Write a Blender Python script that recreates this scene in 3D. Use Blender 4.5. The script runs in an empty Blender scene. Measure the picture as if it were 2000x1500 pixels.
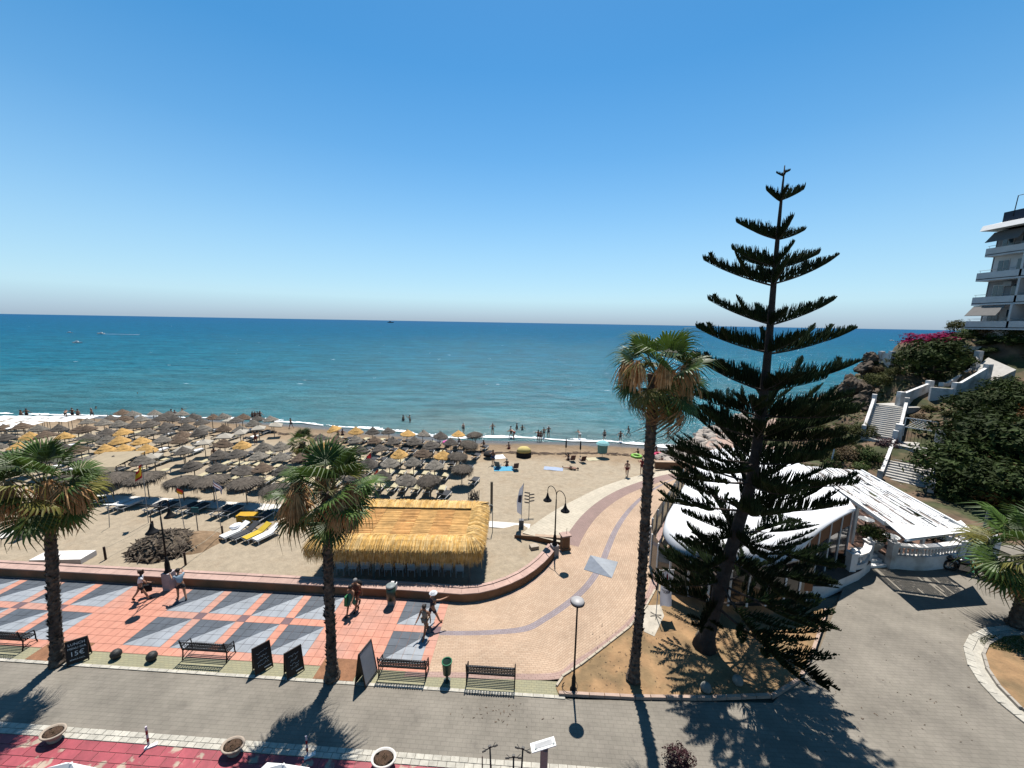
import bpy, math, random
import numpy as np
from mathutils import Vector, Matrix, noise

random.seed(7); rng = np.random.default_rng(7)
sc = bpy.context.scene; col = sc.collection
PI = math.pi

# ------------------------------------------------------------------ camera
FPX, CAMH, PITCH, ROLL = 751.0, 14.5, math.radians(9.08), math.radians(0.99)
cam = bpy.data.cameras.new('camera'); cam_o = bpy.data.objects.new('camera', cam); col.objects.link(cam_o)
cam.sensor_width = 36; cam.lens = FPX / 2000 * 36; cam.clip_start = 0.1; cam.clip_end = 120000
cam_o.matrix_world = (Matrix.Translation((0, 0, CAMH)) @ Matrix.Rotation(PI / 2 - PITCH, 4, 'X') @ Matrix.Rotation(ROLL, 4, 'Z'))
sc.camera = cam_o

# ------------------------------------------------------------------ light
SUN_EL, SUN_AZ = math.radians(69), math.radians(4.5)      # azimuth measured from +Y (out to sea) towards +X
w = bpy.data.worlds.new('World'); sc.world = w; w.use_nodes = True
nt = w.node_tree; bg = nt.nodes['Background']
sky = nt.nodes.new('ShaderNodeTexSky'); sky.sky_type = 'NISHITA'; sky.sun_disc = False
sky.sun_elevation = SUN_EL; sky.sun_rotation = SUN_AZ
sky.altitude = 0; sky.air_density = 1.0; sky.dust_density = 0.15; sky.ozone_density = 1.6
hs = nt.nodes.new('ShaderNodeHueSaturation'); hs.inputs['Hue'].default_value = .490; hs.inputs['Saturation'].default_value = 1.36; hs.inputs['Value'].default_value = 1.14
nt.links.new(sky.outputs[0], hs.inputs['Color'])
# pale sea haze low over the horizon, the same all round
wtc = nt.nodes.new('ShaderNodeTexCoord'); wsx = nt.nodes.new('ShaderNodeSeparateXYZ'); nt.links.new(wtc.outputs['Generated'], wsx.inputs[0])
wr = nt.nodes.new('ShaderNodeValToRGB'); e_ = wr.color_ramp.elements; e_[0].position = 0; e_[0].color = (.85,) * 3 + (1,); e_[1].position = .5; e_[1].color = (0, 0, 0, 1)
for p_, v_ in ((.03, .80), (.07, .70), (.14, .58), (.24, .34), (.36, .12)): e_.new(p_).color = (v_, v_, v_, 1)
nt.links.new(wsx.outputs['Z'], wr.inputs[0])
wc_ = nt.nodes.new('ShaderNodeValToRGB'); e_ = wc_.color_ramp.elements; e_[0].position = 0; e_[0].color = (.27, .44, .64, 1); e_[1].position = .3; e_[1].color = (.40, .66, .95, 1)
e_.new(.022).color = (.34, .54, .76, 1); e_.new(.055).color = (.46, .73, .93, 1)
nt.links.new(wsx.outputs['Z'], wc_.inputs[0])
wk = nt.nodes.new('ShaderNodeVectorMath'); wk.operation = 'SCALE'; wk.inputs['Scale'].default_value = 7.6; nt.links.new(wc_.outputs[0], wk.inputs[0])
wm = nt.nodes.new('ShaderNodeMixRGB'); nt.links.new(wr.outputs[0], wm.inputs[0]); nt.links.new(hs.outputs[0], wm.inputs[1]); nt.links.new(wk.outputs[0], wm.inputs[2])
nt.links.new(wm.outputs[0], bg.inputs[0])
bg.inputs[1].default_value = 0.06
sl = bpy.data.lights.new('sun', 'SUN'); sl.energy = 5.0; sl.angle = math.radians(0.5); sl.color = (1, 0.955, 0.89)
so = bpy.data.objects.new('sun', sl); col.objects.link(so)
sdir = Vector((math.sin(SUN_AZ) * math.cos(SUN_EL), math.cos(SUN_AZ) * math.cos(SUN_EL), math.sin(SUN_EL)))
so.rotation_euler = sdir.to_track_quat('Z', 'Y').to_euler(); so.location = (0, 0, 60)
sc.view_settings.view_transform = 'Standard'; sc.view_settings.look = 'None'
sc.view_settings.exposure = 1.1; sc.view_settings.gamma = 1.0
sc.view_settings.use_curve_mapping = False

# ------------------------------------------------------------------ survey helpers: photo pixel -> world point
def ray(x, y):
    u, v = x - 1000, y - 750
    c, s = math.cos(ROLL), math.sin(ROLL)
    u2, v2 = c * u + s * v, -s * u + c * v
    return (u2, FPX * math.cos(PITCH) - v2 * math.sin(PITCH), -FPX * math.sin(PITCH) - v2 * math.cos(PITCH))
def G(x, y, z=0.0):
    d = ray(x, y); t = (z - CAMH) / d[2]
    return Vector((d[0] * t, d[1] * t, z))
def AY(x, y, Y):
    d = ray(x, y); t = Y / d[1]
    return Vector((d[0] * t, Y, CAMH + d[2] * t))
SEA = -1.7
SHX = [-300, -200, -81, -58, -32, -7, 14, 23, 40, 60]; SHY = [70, 64, 60, 61, 58, 51.5, 51.3, 48.5, 44, 40]
APX = [(0.6, 25.0), (3.2, 28.6), (5.99, 31.0), (9.5, 34.2), (12.78, 36.0), (18.03, 37.7), (24, 40)]
def seg_d(px, py, a, b):
    ax, ay = a; bx, by = b; vx, vy = bx - ax, by - ay
    t = max(0, min(1, ((px - ax) * vx + (py - ay) * vy) / (vx * vx + vy * vy)))
    return math.hypot(px - ax - t * vx, py - ay - t * vy)
def sandz(X, Y):
    d = float(np.interp(X, SHX, SHY)) - Y
    z = SEA + 1.35 * (1 - math.exp(-max(d, -6) / 8.0))
    if X > -2 and Y > 25.2:
        q = min(seg_d(X, Y, APX[i], APX[i + 1]) for i in range(len(APX) - 1))
        k = max(0, 1 - q / 2.5); k = k * k * (3 - 2 * k)
        z = z * (1 - k) + (-0.06) * k
    return z
def S(x, y):
    z = -.5
    for _ in range(30):
        p = G(x, y, z); z = .5 * z + .5 * sandz(p.x, p.y)
    p.z = sandz(p.x, p.y)
    return p
TH = math.atan2(-0.0523, 0.9986)
def ST(s, t, z=0.0):                     # street frame: s along the road, t towards the sea
    return Vector((s * .99863 + t * .0523, -s * .0523 + t * .99863, z))

# ------------------------------------------------------------------ materials
MATS = {}
def alb(c):                                # the picture is exposed up by 1.1 stops: base colours sit lower to match
    m = min(c); k = max(0, min(1, (m - .5) / .12)); k = k * k * (3 - 2 * k); f = .435 + .21 * k
    return tuple(v * f for v in c)
def M(name, c, rough=.8, var=.12, vs=3.0, bump=0.0, bs=30.0, rnd=0.0, metal=0.0, transl=0.0, spec=.3, c2=None, c2s=1.0, c2lo=.45, c2hi=.6, world=False):
    if name in MATS: return MATS[name]
    c = alb(c); c2 = alb(c2) if c2 else None
    m = bpy.data.materials.new(name); m.use_nodes = True; t = m.node_tree; n = t.nodes; L = t.links
    p = n['Principled BSDF']; p.inputs['Roughness'].default_value = rough; p.inputs['Metallic'].default_value = metal
    p.inputs['Specular IOR Level'].default_value = spec
    tc = n.new('ShaderNodeTexCoord'); OUT = tc.outputs['Object']
    if world: OUT = n.new('ShaderNodeNewGeometry').outputs['Position']
    nz = n.new('ShaderNodeTexNoise'); nz.inputs['Scale'].default_value = vs; nz.inputs['Detail'].default_value = 6; nz.inputs['Roughness'].default_value = .65
    L.new(OUT, nz.inputs['Vector'])
    def rgb(q):
        k = n.new('ShaderNodeRGB'); k.outputs[0].default_value = (*q, 1); return k.outputs[0]
    base = rgb(c)
    if c2:
        n2 = n.new('ShaderNodeTexNoise'); n2.inputs['Scale'].default_value = c2s; n2.inputs['Detail'].default_value = 5
        L.new(OUT, n2.inputs['Vector'])
        r2 = n.new('ShaderNodeMapRange'); r2.inputs[1].default_value = c2lo; r2.inputs[2].default_value = c2hi
        L.new(n2.outputs['Fac'], r2.inputs[0])
        mx = n.new('ShaderNodeMixRGB'); L.new(r2.outputs[0], mx.inputs[0]); L.new(base, mx.inputs[1]); L.new(rgb(c2), mx.inputs[2])
        base = mx.outputs[0]
    mr = n.new('ShaderNodeMapRange'); mr.inputs[1].default_value = .3; mr.inputs[2].default_value = .7
    mr.inputs[3].default_value = 1 - var * 1.6; mr.inputs[4].default_value = 1 + var * 1.2
    L.new(nz.outputs['Fac'], mr.inputs[0]); fac = mr.outputs[0]
    if rnd:
        oi = n.new('ShaderNodeObjectInfo'); m2 = n.new('ShaderNodeMapRange'); m2.inputs[3].default_value = 1 - rnd; m2.inputs[4].default_value = 1 + rnd
        L.new(oi.outputs['Random'], m2.inputs[0]); mm = n.new('ShaderNodeMath'); mm.operation = 'MULTIPLY'
        L.new(fac, mm.inputs[0]); L.new(m2.outputs[0], mm.inputs[1]); fac = mm.outputs[0]
    vm = n.new('ShaderNodeVectorMath'); vm.operation = 'SCALE'; L.new(base, vm.inputs[0]); L.new(fac, vm.inputs['Scale'])
    L.new(vm.outputs[0], p.inputs['Base Color'])
    if bump:
        nb = n.new('ShaderNodeTexNoise'); nb.inputs['Scale'].default_value = bs; nb.inputs['Detail'].default_value = 4
        L.new(tc.outputs['Object'], nb.inputs['Vector'])
        b = n.new('ShaderNodeBump'); b.inputs['Strength'].default_value = bump; b.inputs['Distance'].default_value = .05
        L.new(nb.outputs['Fac'], b.inputs['Height']); L.new(b.outputs[0], p.inputs['Normal'])
    if transl:
        tr = n.new('ShaderNodeBsdfTranslucent'); L.new(vm.outputs[0], tr.inputs['Color'])
        ms = n.new('ShaderNodeMixShader'); ms.inputs[0].default_value = transl
        L.new(p.outputs[0], ms.inputs[1]); L.new(tr.outputs[0], ms.inputs[2]); L.new(ms.outputs[0], n['Material Output'].inputs['Surface'])
    MATS[name] = m
    return m

def brick_mat(name, c1, c2, mortar, bw, bh, ms=.012, rot=0.0, uv=False, bump=.5, var=.2, off=.5, stain=None, vs=.5):
    """paving blocks laid in rows; bw x bh metres"""
    c1, c2, mortar = alb(c1), alb(c2), alb(mortar)
    m = bpy.data.materials.new(name); m.use_nodes = True; t = m.node_tree; n = t.nodes; L = t.links
    p = n['Principled BSDF']; p.inputs['Roughness'].default_value = .85; p.inputs['Specular IOR Level'].default_value = .25
    tc = n.new('ShaderNodeTexCoord'); mp = n.new('ShaderNodeMapping'); mp.inputs['Rotation'].default_value = (0, 0, rot)
    L.new(tc.outputs['UV' if uv else 'Object'], mp.inputs[0])
    b = n.new('ShaderNodeTexBrick'); b.offset = off; b.inputs['Scale'].default_value = 1; b.inputs['Brick Width'].default_value = bw; b.inputs['Row Height'].default_value = bh
    b.inputs['Mortar Size'].default_value = ms; b.inputs['Mortar Smooth'].default_value = .3
    b.inputs['Color1'].default_value = (*c1, 1); b.inputs['Color2'].default_value = (*c2, 1); b.inputs['Mortar'].default_value = (*mortar, 1)
    L.new(mp.outputs[0], b.inputs['Vector'])
    nz = n.new('ShaderNodeTexNoise'); nz.inputs['Scale'].default_value = vs; nz.inputs['Detail'].default_value = 8; nz.inputs['Roughness'].default_value = .7
    L.new(tc.outputs['Object'], nz.inputs['Vector'])
    mr = n.new('ShaderNodeMapRange'); mr.inputs[1].default_value = .3; mr.inputs[2].default_value = .7; mr.inputs[3].default_value = 1 - var; mr.inputs[4].default_value = 1 + var
    L.new(nz.outputs['Fac'], mr.inputs[0])
    base = b.outputs['Color']
    if stain:
        n2 = n.new('ShaderNodeTexNoise'); n2.inputs['Scale'].default_value = 1.1; n2.inputs['Detail'].default_value = 9; n2.inputs['Roughness'].default_value = .75
        L.new(tc.outputs['Object'], n2.inputs['Vector'])
        r2 = n.new('ShaderNodeMapRange'); r2.inputs[1].default_value = .56; r2.inputs[2].default_value = .70; r2.inputs[4].default_value = .75; L.new(n2.outputs['Fac'], r2.inputs[0])
        mx = n.new('ShaderNodeMixRGB'); mx.inputs[2].default_value = (*alb(stain), 1); L.new(r2.outputs[0], mx.inputs[0]); L.new(base, mx.inputs[1]); base = mx.outputs[0]
    vm = n.new('ShaderNodeVectorMath'); vm.operation = 'SCALE'; L.new(base, vm.inputs[0]); L.new(mr.outputs[0], vm.inputs['Scale'])
    L.new(vm.outputs[0], p.inputs['Base Color'])
    inv = n.new('ShaderNodeMath'); inv.operation = 'SUBTRACT'; inv.inputs[0].default_value = 1; L.new(b.outputs['Fac'], inv.inputs[1])
    bp = n.new('ShaderNodeBump'); bp.inputs['Strength'].default_value = bump; bp.inputs['Distance'].default_value = .01
    L.new(inv.outputs[0], bp.inputs['Height']); L.new(bp.outputs[0], p.inputs['Normal'])
    MATS[name] = m
    return m

# ------------------------------------------------------------------ mesh builder
class MB:
    def __init__(s): s.v = []; s.f = []; s.m = []; s.n = 0
    def add(s, vs, fs, m=0):
        b = s.n; s.v.extend([tuple(q) for q in vs]); s.n += len(vs)
        s.f.extend([tuple(b + i for i in f) for f in fs]); s.m.extend([m] * len(fs)); return s
    def box(s, c, d, rz=0.0, m=0, taper=1.0):
        cx, cy, cz = c; hx, hy, hz = d[0] / 2, d[1] / 2, d[2] / 2; cs, sn = math.cos(rz), math.sin(rz); vs = []
        for z in (-hz, hz):
            k = taper if z > 0 else 1
            for x, y in ((-hx, -hy), (hx, -hy), (hx, hy), (-hx, hy)):
                x *= k; y *= k; vs.append((cx + x * cs - y * sn, cy + x * sn + y * cs, cz + z))
        return s.add(vs, [(3, 2, 1, 0), (4, 5, 6, 7), (0, 1, 5, 4), (1, 2, 6, 5), (2, 3, 7, 6), (3, 0, 4, 7)], m)
    def hexa(s, v8, m=0):
        return s.add(v8, [(3, 2, 1, 0), (4, 5, 6, 7), (0, 1, 5, 4), (1, 2, 6, 5), (2, 3, 7, 6), (3, 0, 4, 7)], m)
    def prism(s, poly, z0, z1, m=0, bottom=True):
        n = len(poly); vs = [(p[0], p[1], z0) for p in poly] + [(p[0], p[1], z1) for p in poly]
        fs = [tuple(range(n, 2 * n))] + ([tuple(reversed(range(n)))] if bottom else []) + [(i, (i + 1) % n, n + (i + 1) % n, n + i) for i in range(n)]
        return s.add(vs, fs, m)
    def sheet(s, poly, z, m=0): return s.add([(p[0], p[1], z) for p in poly], [tuple(range(len(poly)))], m)
    def tube(s, pts, r, n=8, m=0, caps=True, flat=1.0):
        pts = [Vector(p) for p in pts]; k = len(pts); rs = r if hasattr(r, '__len__') else [r] * k
        vs = []; prev = None
        for i, p in enumerate(pts):
            t = (pts[min(i + 1, k - 1)] - pts[max(i - 1, 0)])
            t = t.normalized() if t.length > 1e-9 else Vector((0, 0, 1))
            if prev is None:
                a = Vector((0, 0, 1)) if abs(t.z) < .95 else Vector((1, 0, 0)); u = t.cross(a).normalized()
            else:
                u = prev - t * prev.dot(t); u = u.normalized() if u.length > 1e-6 else t.orthogonal().normalized()
            prev = u; w_ = t.cross(u)
            for j in range(n):
                a = 2 * PI * j / n; q = p + u * (math.cos(a) * rs[i]) + w_ * (math.sin(a) * rs[i] * flat); vs.append(q)
        fs = [(i * n + j, i * n + (j + 1) % n, (i + 1) * n + (j + 1) % n, (i + 1) * n + j) for i in range(k - 1) for j in range(n)]
        if caps: fs += [tuple(reversed(range(n))), tuple(range((k - 1) * n, k * n))]
        return s.add(vs, fs, m)
    def lathe(s, prof, n=16, c=(0, 0, 0), m=0, jit=0.0, sx=1.0, sy=1.0, seed=0, caps=True):
        rr = random.Random(seed); vs = []; k = len(prof)
        for i, (r, z) in enumerate(prof):
            for j in range(n):
                a = 2 * PI * j / n; q = 1 + rr.uniform(-jit, jit)
                vs.append((c[0] + r * q * math.cos(a) * sx, c[1] + r * q * math.sin(a) * sy, c[2] + z + (rr.uniform(-jit, jit) * .3 if jit else 0)))
        fs = [(i * n + j, i * n + (j + 1) % n, (i + 1) * n + (j + 1) % n, (i + 1) * n + j) for i in range(k - 1) for j in range(n)]
        if caps: fs += [tuple(reversed(range(n))), tuple(range((k - 1) * n, k * n))]
        return s.add(vs, fs, m)
    def ball(s, c, r, nu=12, nv=8, m=0, sc=(1, 1, 1), jit=0.0, seed=0):
        rr = random.Random(seed); pr = []
        vs = [(c[0], c[1], c[2] - r * sc[2])]
        for i in range(1, nv):
            a = PI * i / nv
            for j in range(nu):
                b = 2 * PI * j / nu; q = r * (1 + rr.uniform(-jit, jit))
                vs.append((c[0] + q * sc[0] * math.sin(a) * math.cos(b), c[1] + q * sc[1] * math.sin(a) * math.sin(b), c[2] - q * sc[2] * math.cos(a)))
        vs.append((c[0], c[1], c[2] + r * sc[2])); e = len(vs) - 1
        fs = [(0, 1 + (j + 1) % nu, 1 + j) for j in range(nu)]
        for i in range(nv - 2):
            for j in range(nu):
                p = 1 + i * nu; fs.append((p + j, p + (j + 1) % nu, p + nu + (j + 1) % nu, p + nu + j))
        p = 1 + (nv - 2) * nu; fs += [(p + j, p + (j + 1) % nu, e) for j in range(nu)]
        return s.add(vs, fs, m)
    def rock(s, seed, nu=18, nv=12, sc=(1, .8, .8), amp=.38, m=0):
        b = s.n; s.ball((0, 0, 0), 1, nu, nv, m, sc)
        for i in range(b, s.n):
            x, y, z = s.v[i]; q = 1 + amp * noise.noise((x * 1.1 + seed, y * 1.1, z * 1.1)) + amp * .6 * abs(noise.noise((x * 2.6, y * 2.6 + seed, z * 2.6))) + amp * .25 * noise.noise((x * 6, y * 6, z * 6 + seed)); s.v[i] = (x * q, y * q, z * q)
        return s
    def mesh(s, name, mats, smooth=False):
        me = bpy.data.meshes.new(name); me.from_pydata(s.v, [], s.f)
        for q in (mats if isinstance(mats, (list, tuple)) else [mats]): me.materials.append(q)
        me.polygons.foreach_set('material_index', s.m)
        if smooth: me.polygons.foreach_set('use_smooth', [True] * len(s.f))
        me.update(); return me
    def build(s, name, mats, parent=None, smooth=False, loc=None, rz=0.0):
        return obj(name, s.mesh(name, mats, smooth), parent, loc, rz)

def obj(name, me, parent=None, loc=None, rz=0.0):
    o = bpy.data.objects.new(name, me); col.objects.link(o)
    if parent is not None: o.parent = parent
    if loc is not None: o.location = loc
    if rz: o.rotation_euler = (0, 0, rz)
    return o
def tag(o, label=None, cat=None, group=None, kind=None):
    if label: o['label'] = label
    if cat: o['category'] = cat
    if group: o['group'] = group
    if kind: o['kind'] = kind
    return o
def thing(name, label, cat, loc=(0, 0, 0), rz=0.0, group=None):
    o = bpy.data.objects.new(name, None); col.objects.link(o); o.location = loc; o.rotation_euler = (0, 0, rz); o.empty_display_size = .2
    return tag(o, label, cat, group)
KIDS = {}
def copy_tree(o, loc, rz=0.0, label=None, group=None, scale=None, parent=None):
    c = o.copy(); col.objects.link(c)
    if parent is not None: c.parent = parent
    else:
        c.location = loc; c.rotation_euler = (0, 0, rz)
        if scale: c.scale = (scale, scale, scale)
        if label: c['label'] = label
        if group: c['group'] = group
    for ch in list(o.children): copy_tree(ch, None, parent=c)
    return c
def text_mesh(txt, size, mat, name='lettering', align='CENTER'):
    cu = bpy.data.curves.new(name, 'FONT'); cu.body = txt; cu.size = size; cu.align_x = align; cu.align_y = 'CENTER'; cu.extrude = .002; cu.resolution_u = 2
    o = bpy.data.objects.new('tmp', cu); col.objects.link(o); dg = bpy.context.evaluated_depsgraph_get()
    me = bpy.data.meshes.new_from_object(o.evaluated_get(dg)); bpy.data.objects.remove(o); me.materials.clear(); me.materials.append(mat); me.name = name
    return me
def structure(o): return tag(o, kind='structure')
# ================================================================== SETTING
m_sand = None
def sand_material():
    m = bpy.data.materials.new('beach_sand'); m.use_nodes = True; t = m.node_tree; n = t.nodes; L = t.links
    p = n['Principled BSDF']; p.inputs['Roughness'].default_value = .9; p.inputs['Specular IOR Level'].default_value = .2
    tc = n.new('ShaderNodeTexCoord'); at = n.new('ShaderNodeAttribute'); at.attribute_name = 'wet'
    def noise_(sc_, d=6): 
        q = n.new('ShaderNodeTexNoise'); q.inputs['Scale'].default_value = sc_; q.inputs['Detail'].default_value = d; q.inputs['Roughness'].default_value = .65
        L.new(tc.outputs['Object'], q.inputs['Vector']); return q.outputs['Fac']
    def mrange(a, lo, hi, o0, o1):
        q = n.new('ShaderNodeMapRange'); q.inputs[1].default_value = lo; q.inputs[2].default_value = hi; q.inputs[3].default_value = o0; q.inputs[4].default_value = o1
        L.new(a, q.inputs[0]); return q.outputs[0]
    r = n.new('ShaderNodeValToRGB'); e = r.color_ramp.elements
    e[0].position = 0; e[0].color = (.205, .168, .120, 1); e[1].position = 1; e[1].color = (.055, .052, .05, 1)
    e.new(.3).color = (.165, .118, .073, 1); e.new(.55).color = (.112, .077, .045, 1); e.new(.8).color = (.085, .068, .052, 1)
    ad = n.new('ShaderNodeMath'); ad.operation = 'ADD'; L.new(at.outputs['Fac'], ad.inputs[0]); L.new(mrange(noise_(.6), .3, .7, -.12, .12), ad.inputs[1])
    L.new(ad.outputs[0], r.inputs[0])
    mu = n.new('ShaderNodeMath'); mu.operation = 'MULTIPLY'; L.new(mrange(noise_(2.2, 9), .3, .7, .84, 1.14), mu.inputs[0]); L.new(mrange(noise_(14, 4), .3, .7, .88, 1.1), mu.inputs[1])
    vm = n.new('ShaderNodeVectorMath'); vm.operation = 'SCALE'; L.new(r.outputs[0], vm.inputs[0]); L.new(mu.outputs[0], vm.inputs['Scale']); L.new(vm.outputs[0], p.inputs['Base Color'])
    L.new(mrange(at.outputs['Fac'], .7, 1, .9, .35), p.inputs['Roughness'])
    vo = n.new('ShaderNodeTexVoronoi'); vo.inputs['Scale'].default_value = 2.6; vo.feature = 'SMOOTH_F1'; L.new(tc.outputs['Object'], vo.inputs['Vector'])
    a2 = n.new('ShaderNodeMath'); a2.operation = 'ADD'; L.new(vo.outputs['Distance'], a2.inputs[0]); L.new(noise_(7, 5), a2.inputs[1])
    b = n.new('ShaderNodeBump'); b.inputs['Strength'].default_value = .55; b.inputs['Distance'].default_value = .1; L.new(a2.outputs[0], b.inputs['Height']); L.new(b.outputs[0], p.inputs['Normal'])
    return m
def sea_material():
    m = bpy.data.materials.new('sea_water'); m.use_nodes = True; t = m.node_tree; n = t.nodes; L = t.links
    n.remove(n['Principled BSDF']); df = n.new('ShaderNodeBsdfDiffuse'); gs = n.new('ShaderNodeBsdfGlossy'); gs.inputs['Roughness'].default_value = .2
    fr = n.new('ShaderNodeFresnel'); fr.inputs['IOR'].default_value = 1.33; fm = n.new('ShaderNodeMath'); fm.operation = 'MINIMUM'; fm.inputs[1].default_value = .085; L.new(fr.outputs[0], fm.inputs[0])   # a choppy sea never mirrors fully
    ms = n.new('ShaderNodeMixShader'); L.new(fm.outputs[0], ms.inputs[0]); L.new(df.outputs[0], ms.inputs[1]); L.new(gs.outputs[0], ms.inputs[2]); L.new(ms.outputs[0], n['Material Output'].inputs['Surface'])
    ge = n.new('ShaderNodeNewGeometry'); sx = n.new('ShaderNodeSeparateXYZ'); L.new(ge.outputs['Position'], sx.inputs[0])
    def mth(op, a, b=None):
        q = n.new('ShaderNodeMath'); q.operation = op
        for i, v in enumerate((a, b)):
            if v is None: continue
            if isinstance(v, (int, float)): q.inputs[i].default_value = v
            else: L.new(v, q.inputs[i])
        return q.outputs[0]
    lg = mth('LOGARITHM', mth('MAXIMUM', sx.outputs['Y'], 40.0), 10.0)          # depth of the water grows away from the shore
    def nz(sc_, d=5, st=(1, 1, 1)):
        mp = n.new('ShaderNodeMapping'); mp.inputs['Scale'].default_value = st; L.new(ge.outputs['Position'], mp.inputs[0])
        q = n.new('ShaderNodeTexNoise'); q.inputs['Scale'].default_value = sc_; q.inputs['Detail'].default_value = d; q.inputs['Roughness'].default_value = .6
        L.new(mp.outputs[0], q.inputs['Vector']); return q.outputs['Fac']
    big = nz(.012, 4, (.5, 1.6, 1)); mid = nz(.09, 5, (.35, 1, 1))
    f = mth('ADD', lg, mth('MULTIPLY', mth('SUBTRACT', big, .5), .55)); f = mth('ADD', f, mth('MULTIPLY', mth('SUBTRACT', mid, .5), .35))
    mr = n.new('ShaderNodeMapRange'); mr.inputs[1].default_value = 1.66; mr.inputs[2].default_value = 3.6; L.new(f, mr.inputs[0])
    r = n.new('ShaderNodeValToRGB'); e = r.color_ramp.elements
    e[0].position = 0; e[0].color = (.05, .088, .088, 1); e[1].position = 1; e[1].color = (.0002, .044, .105, 1)
    e.new(.08).color = (.020, .078, .094, 1); e.new(.22).color = (.004, .066, .098, 1); e.new(.5).color = (.0006, .052, .100, 1)
    L.new(mr.outputs[0], r.inputs[0])
    chop_shade = nz(.32, 7, (.28, 1, 1)); cm_ = n.new('ShaderNodeMapRange'); cm_.inputs[1].default_value = .38; cm_.inputs[2].default_value = .64; cm_.inputs[3].default_value = .62; cm_.inputs[4].default_value = 1.4; c3 = mth('ADD', mth('MULTIPLY', chop_shade, .62), mth('MULTIPLY', nz(1.1, 5, (.3, 1, 1)), .38)); L.new(c3, cm_.inputs[0])  # light and dark of the waves painted into the water colour as noise streaks
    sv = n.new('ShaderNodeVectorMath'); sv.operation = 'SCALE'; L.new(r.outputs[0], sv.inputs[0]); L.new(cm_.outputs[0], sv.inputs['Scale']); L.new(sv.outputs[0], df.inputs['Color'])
    w1 = nz(.45, 6, (.45, 1, 1)); w2 = nz(2.2, 4, (.6, 1, 1)); h = mth('ADD', mth('MULTIPLY', w1, 1.0), mth('MULTIPLY', w2, .22))
    b = n.new('ShaderNodeBump'); b.inputs['Strength'].default_value = 1.0; b.inputs['Distance'].default_value = 1.1; L.new(h, b.inputs['Height'])
    for q in (df, gs, fr): L.new(b.outputs[0], q.inputs['Normal'])
    return m
def foam_mat(): return M('sea_foam', (.82, .84, .84), .6, .06, 2, .3, 8)

def grid_mesh(name, xs, ys, zf, mat, attr=None, keep=None):
    nx, ny = len(xs), len(ys); vs = []; at = []
    for y in ys:
        for x in xs:
            vs.append((x, y, zf(x, y)))
            if attr: at.append(attr(x, y))
    fs = [(j * nx + i, j * nx + i + 1, (j + 1) * nx + i + 1, (j + 1) * nx + i) for j in range(ny - 1) for i in range(nx - 1) if keep is None or keep(.5 * (xs[i] + xs[i + 1]), .5 * (ys[j] + ys[j + 1]))]
    me = bpy.data.meshes.new(name); me.from_pydata(vs, [], fs); me.materials.append(mat)
    me.polygons.foreach_set('use_smooth', [True] * len(fs))
    if attr:
        a = me.attributes.new('wet', 'FLOAT', 'POINT'); a.data.foreach_set('value', at)
    return obj(name, me)

# base ground under everything on the land side
gm = M('bare_ground', (.26, .21, .15), .95, .2, .4, .4, 6)
structure(MB().add([(-400, -300, -.12), (400, -300, -.12), (400, 19, -.12), (-400, 19, -.12)], [(0, 1, 2, 3)]).build('ground', gm))
structure(MB().add([(-60000, 30, -4), (60000, 30, -4), (60000, 90000, -4), (-60000, 90000, -4)], [(0, 1, 2, 3)]).build('seabed', gm))
# beach
xs = list(np.arange(-130, -60, 2.0)) + list(np.arange(-60, 26, .5)); ys = list(np.arange(17.9, 72, .5))
def wet(x, y):
    d = float(np.interp(x, SHX, SHY)) - y
    wob = 1.6 * noise.noise((x * .12, 0, 3)) + .7 * noise.noise((x * .4, 2, 3))
    d += wob
    return 0.0 if d > 11.5 else (1.0 if d < 2.2 else .28 + .5 * max(0, (7.5 - d) / 7.5) + (.2 if d < 3.2 else 0)) * (1 if d < 9 else (11.5 - d) / 2.5)
def sand_rel(x, y):
    z = sandz(x, y); d = float(np.interp(x, SHX, SHY)) - y
    if d > 4: z += .05 * noise.noise((x * .9, y * .9, 0)) + .03 * noise.noise((x * 2.3, y * 2.3, 5))
    return z
structure(grid_mesh('sand_beach', xs, ys, sand_rel, sand_material(), wet))
# sea: fine sheet by the shore running out in growing quads to the horizon
ysea = [40, 46] + list(np.arange(48, 120, 2.0)) + [130, 150, 180, 240, 340, 500, 800, 1500, 3000, 7000, 15000, 30000, 60000]
xsea = [-60000, -20000, -6000, -2000, -700, -300] + list(np.arange(-200, 140, 4.0)) + [160, 300, 700, 2000, 6000, 20000, 60000]
def swell(x, y):
    d = y - float(np.interp(x, SHX, SHY))
    if d < 0 or y > 119 or abs(x) > 198: return SEA
    return SEA + .10 * math.sin(d * .75 + 1.5 * noise.noise((x * .05, y * .02, 1))) * max(0, 1 - d / 45)
structure(grid_mesh('sea', xsea, ysea, swell, sea_material()))
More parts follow.
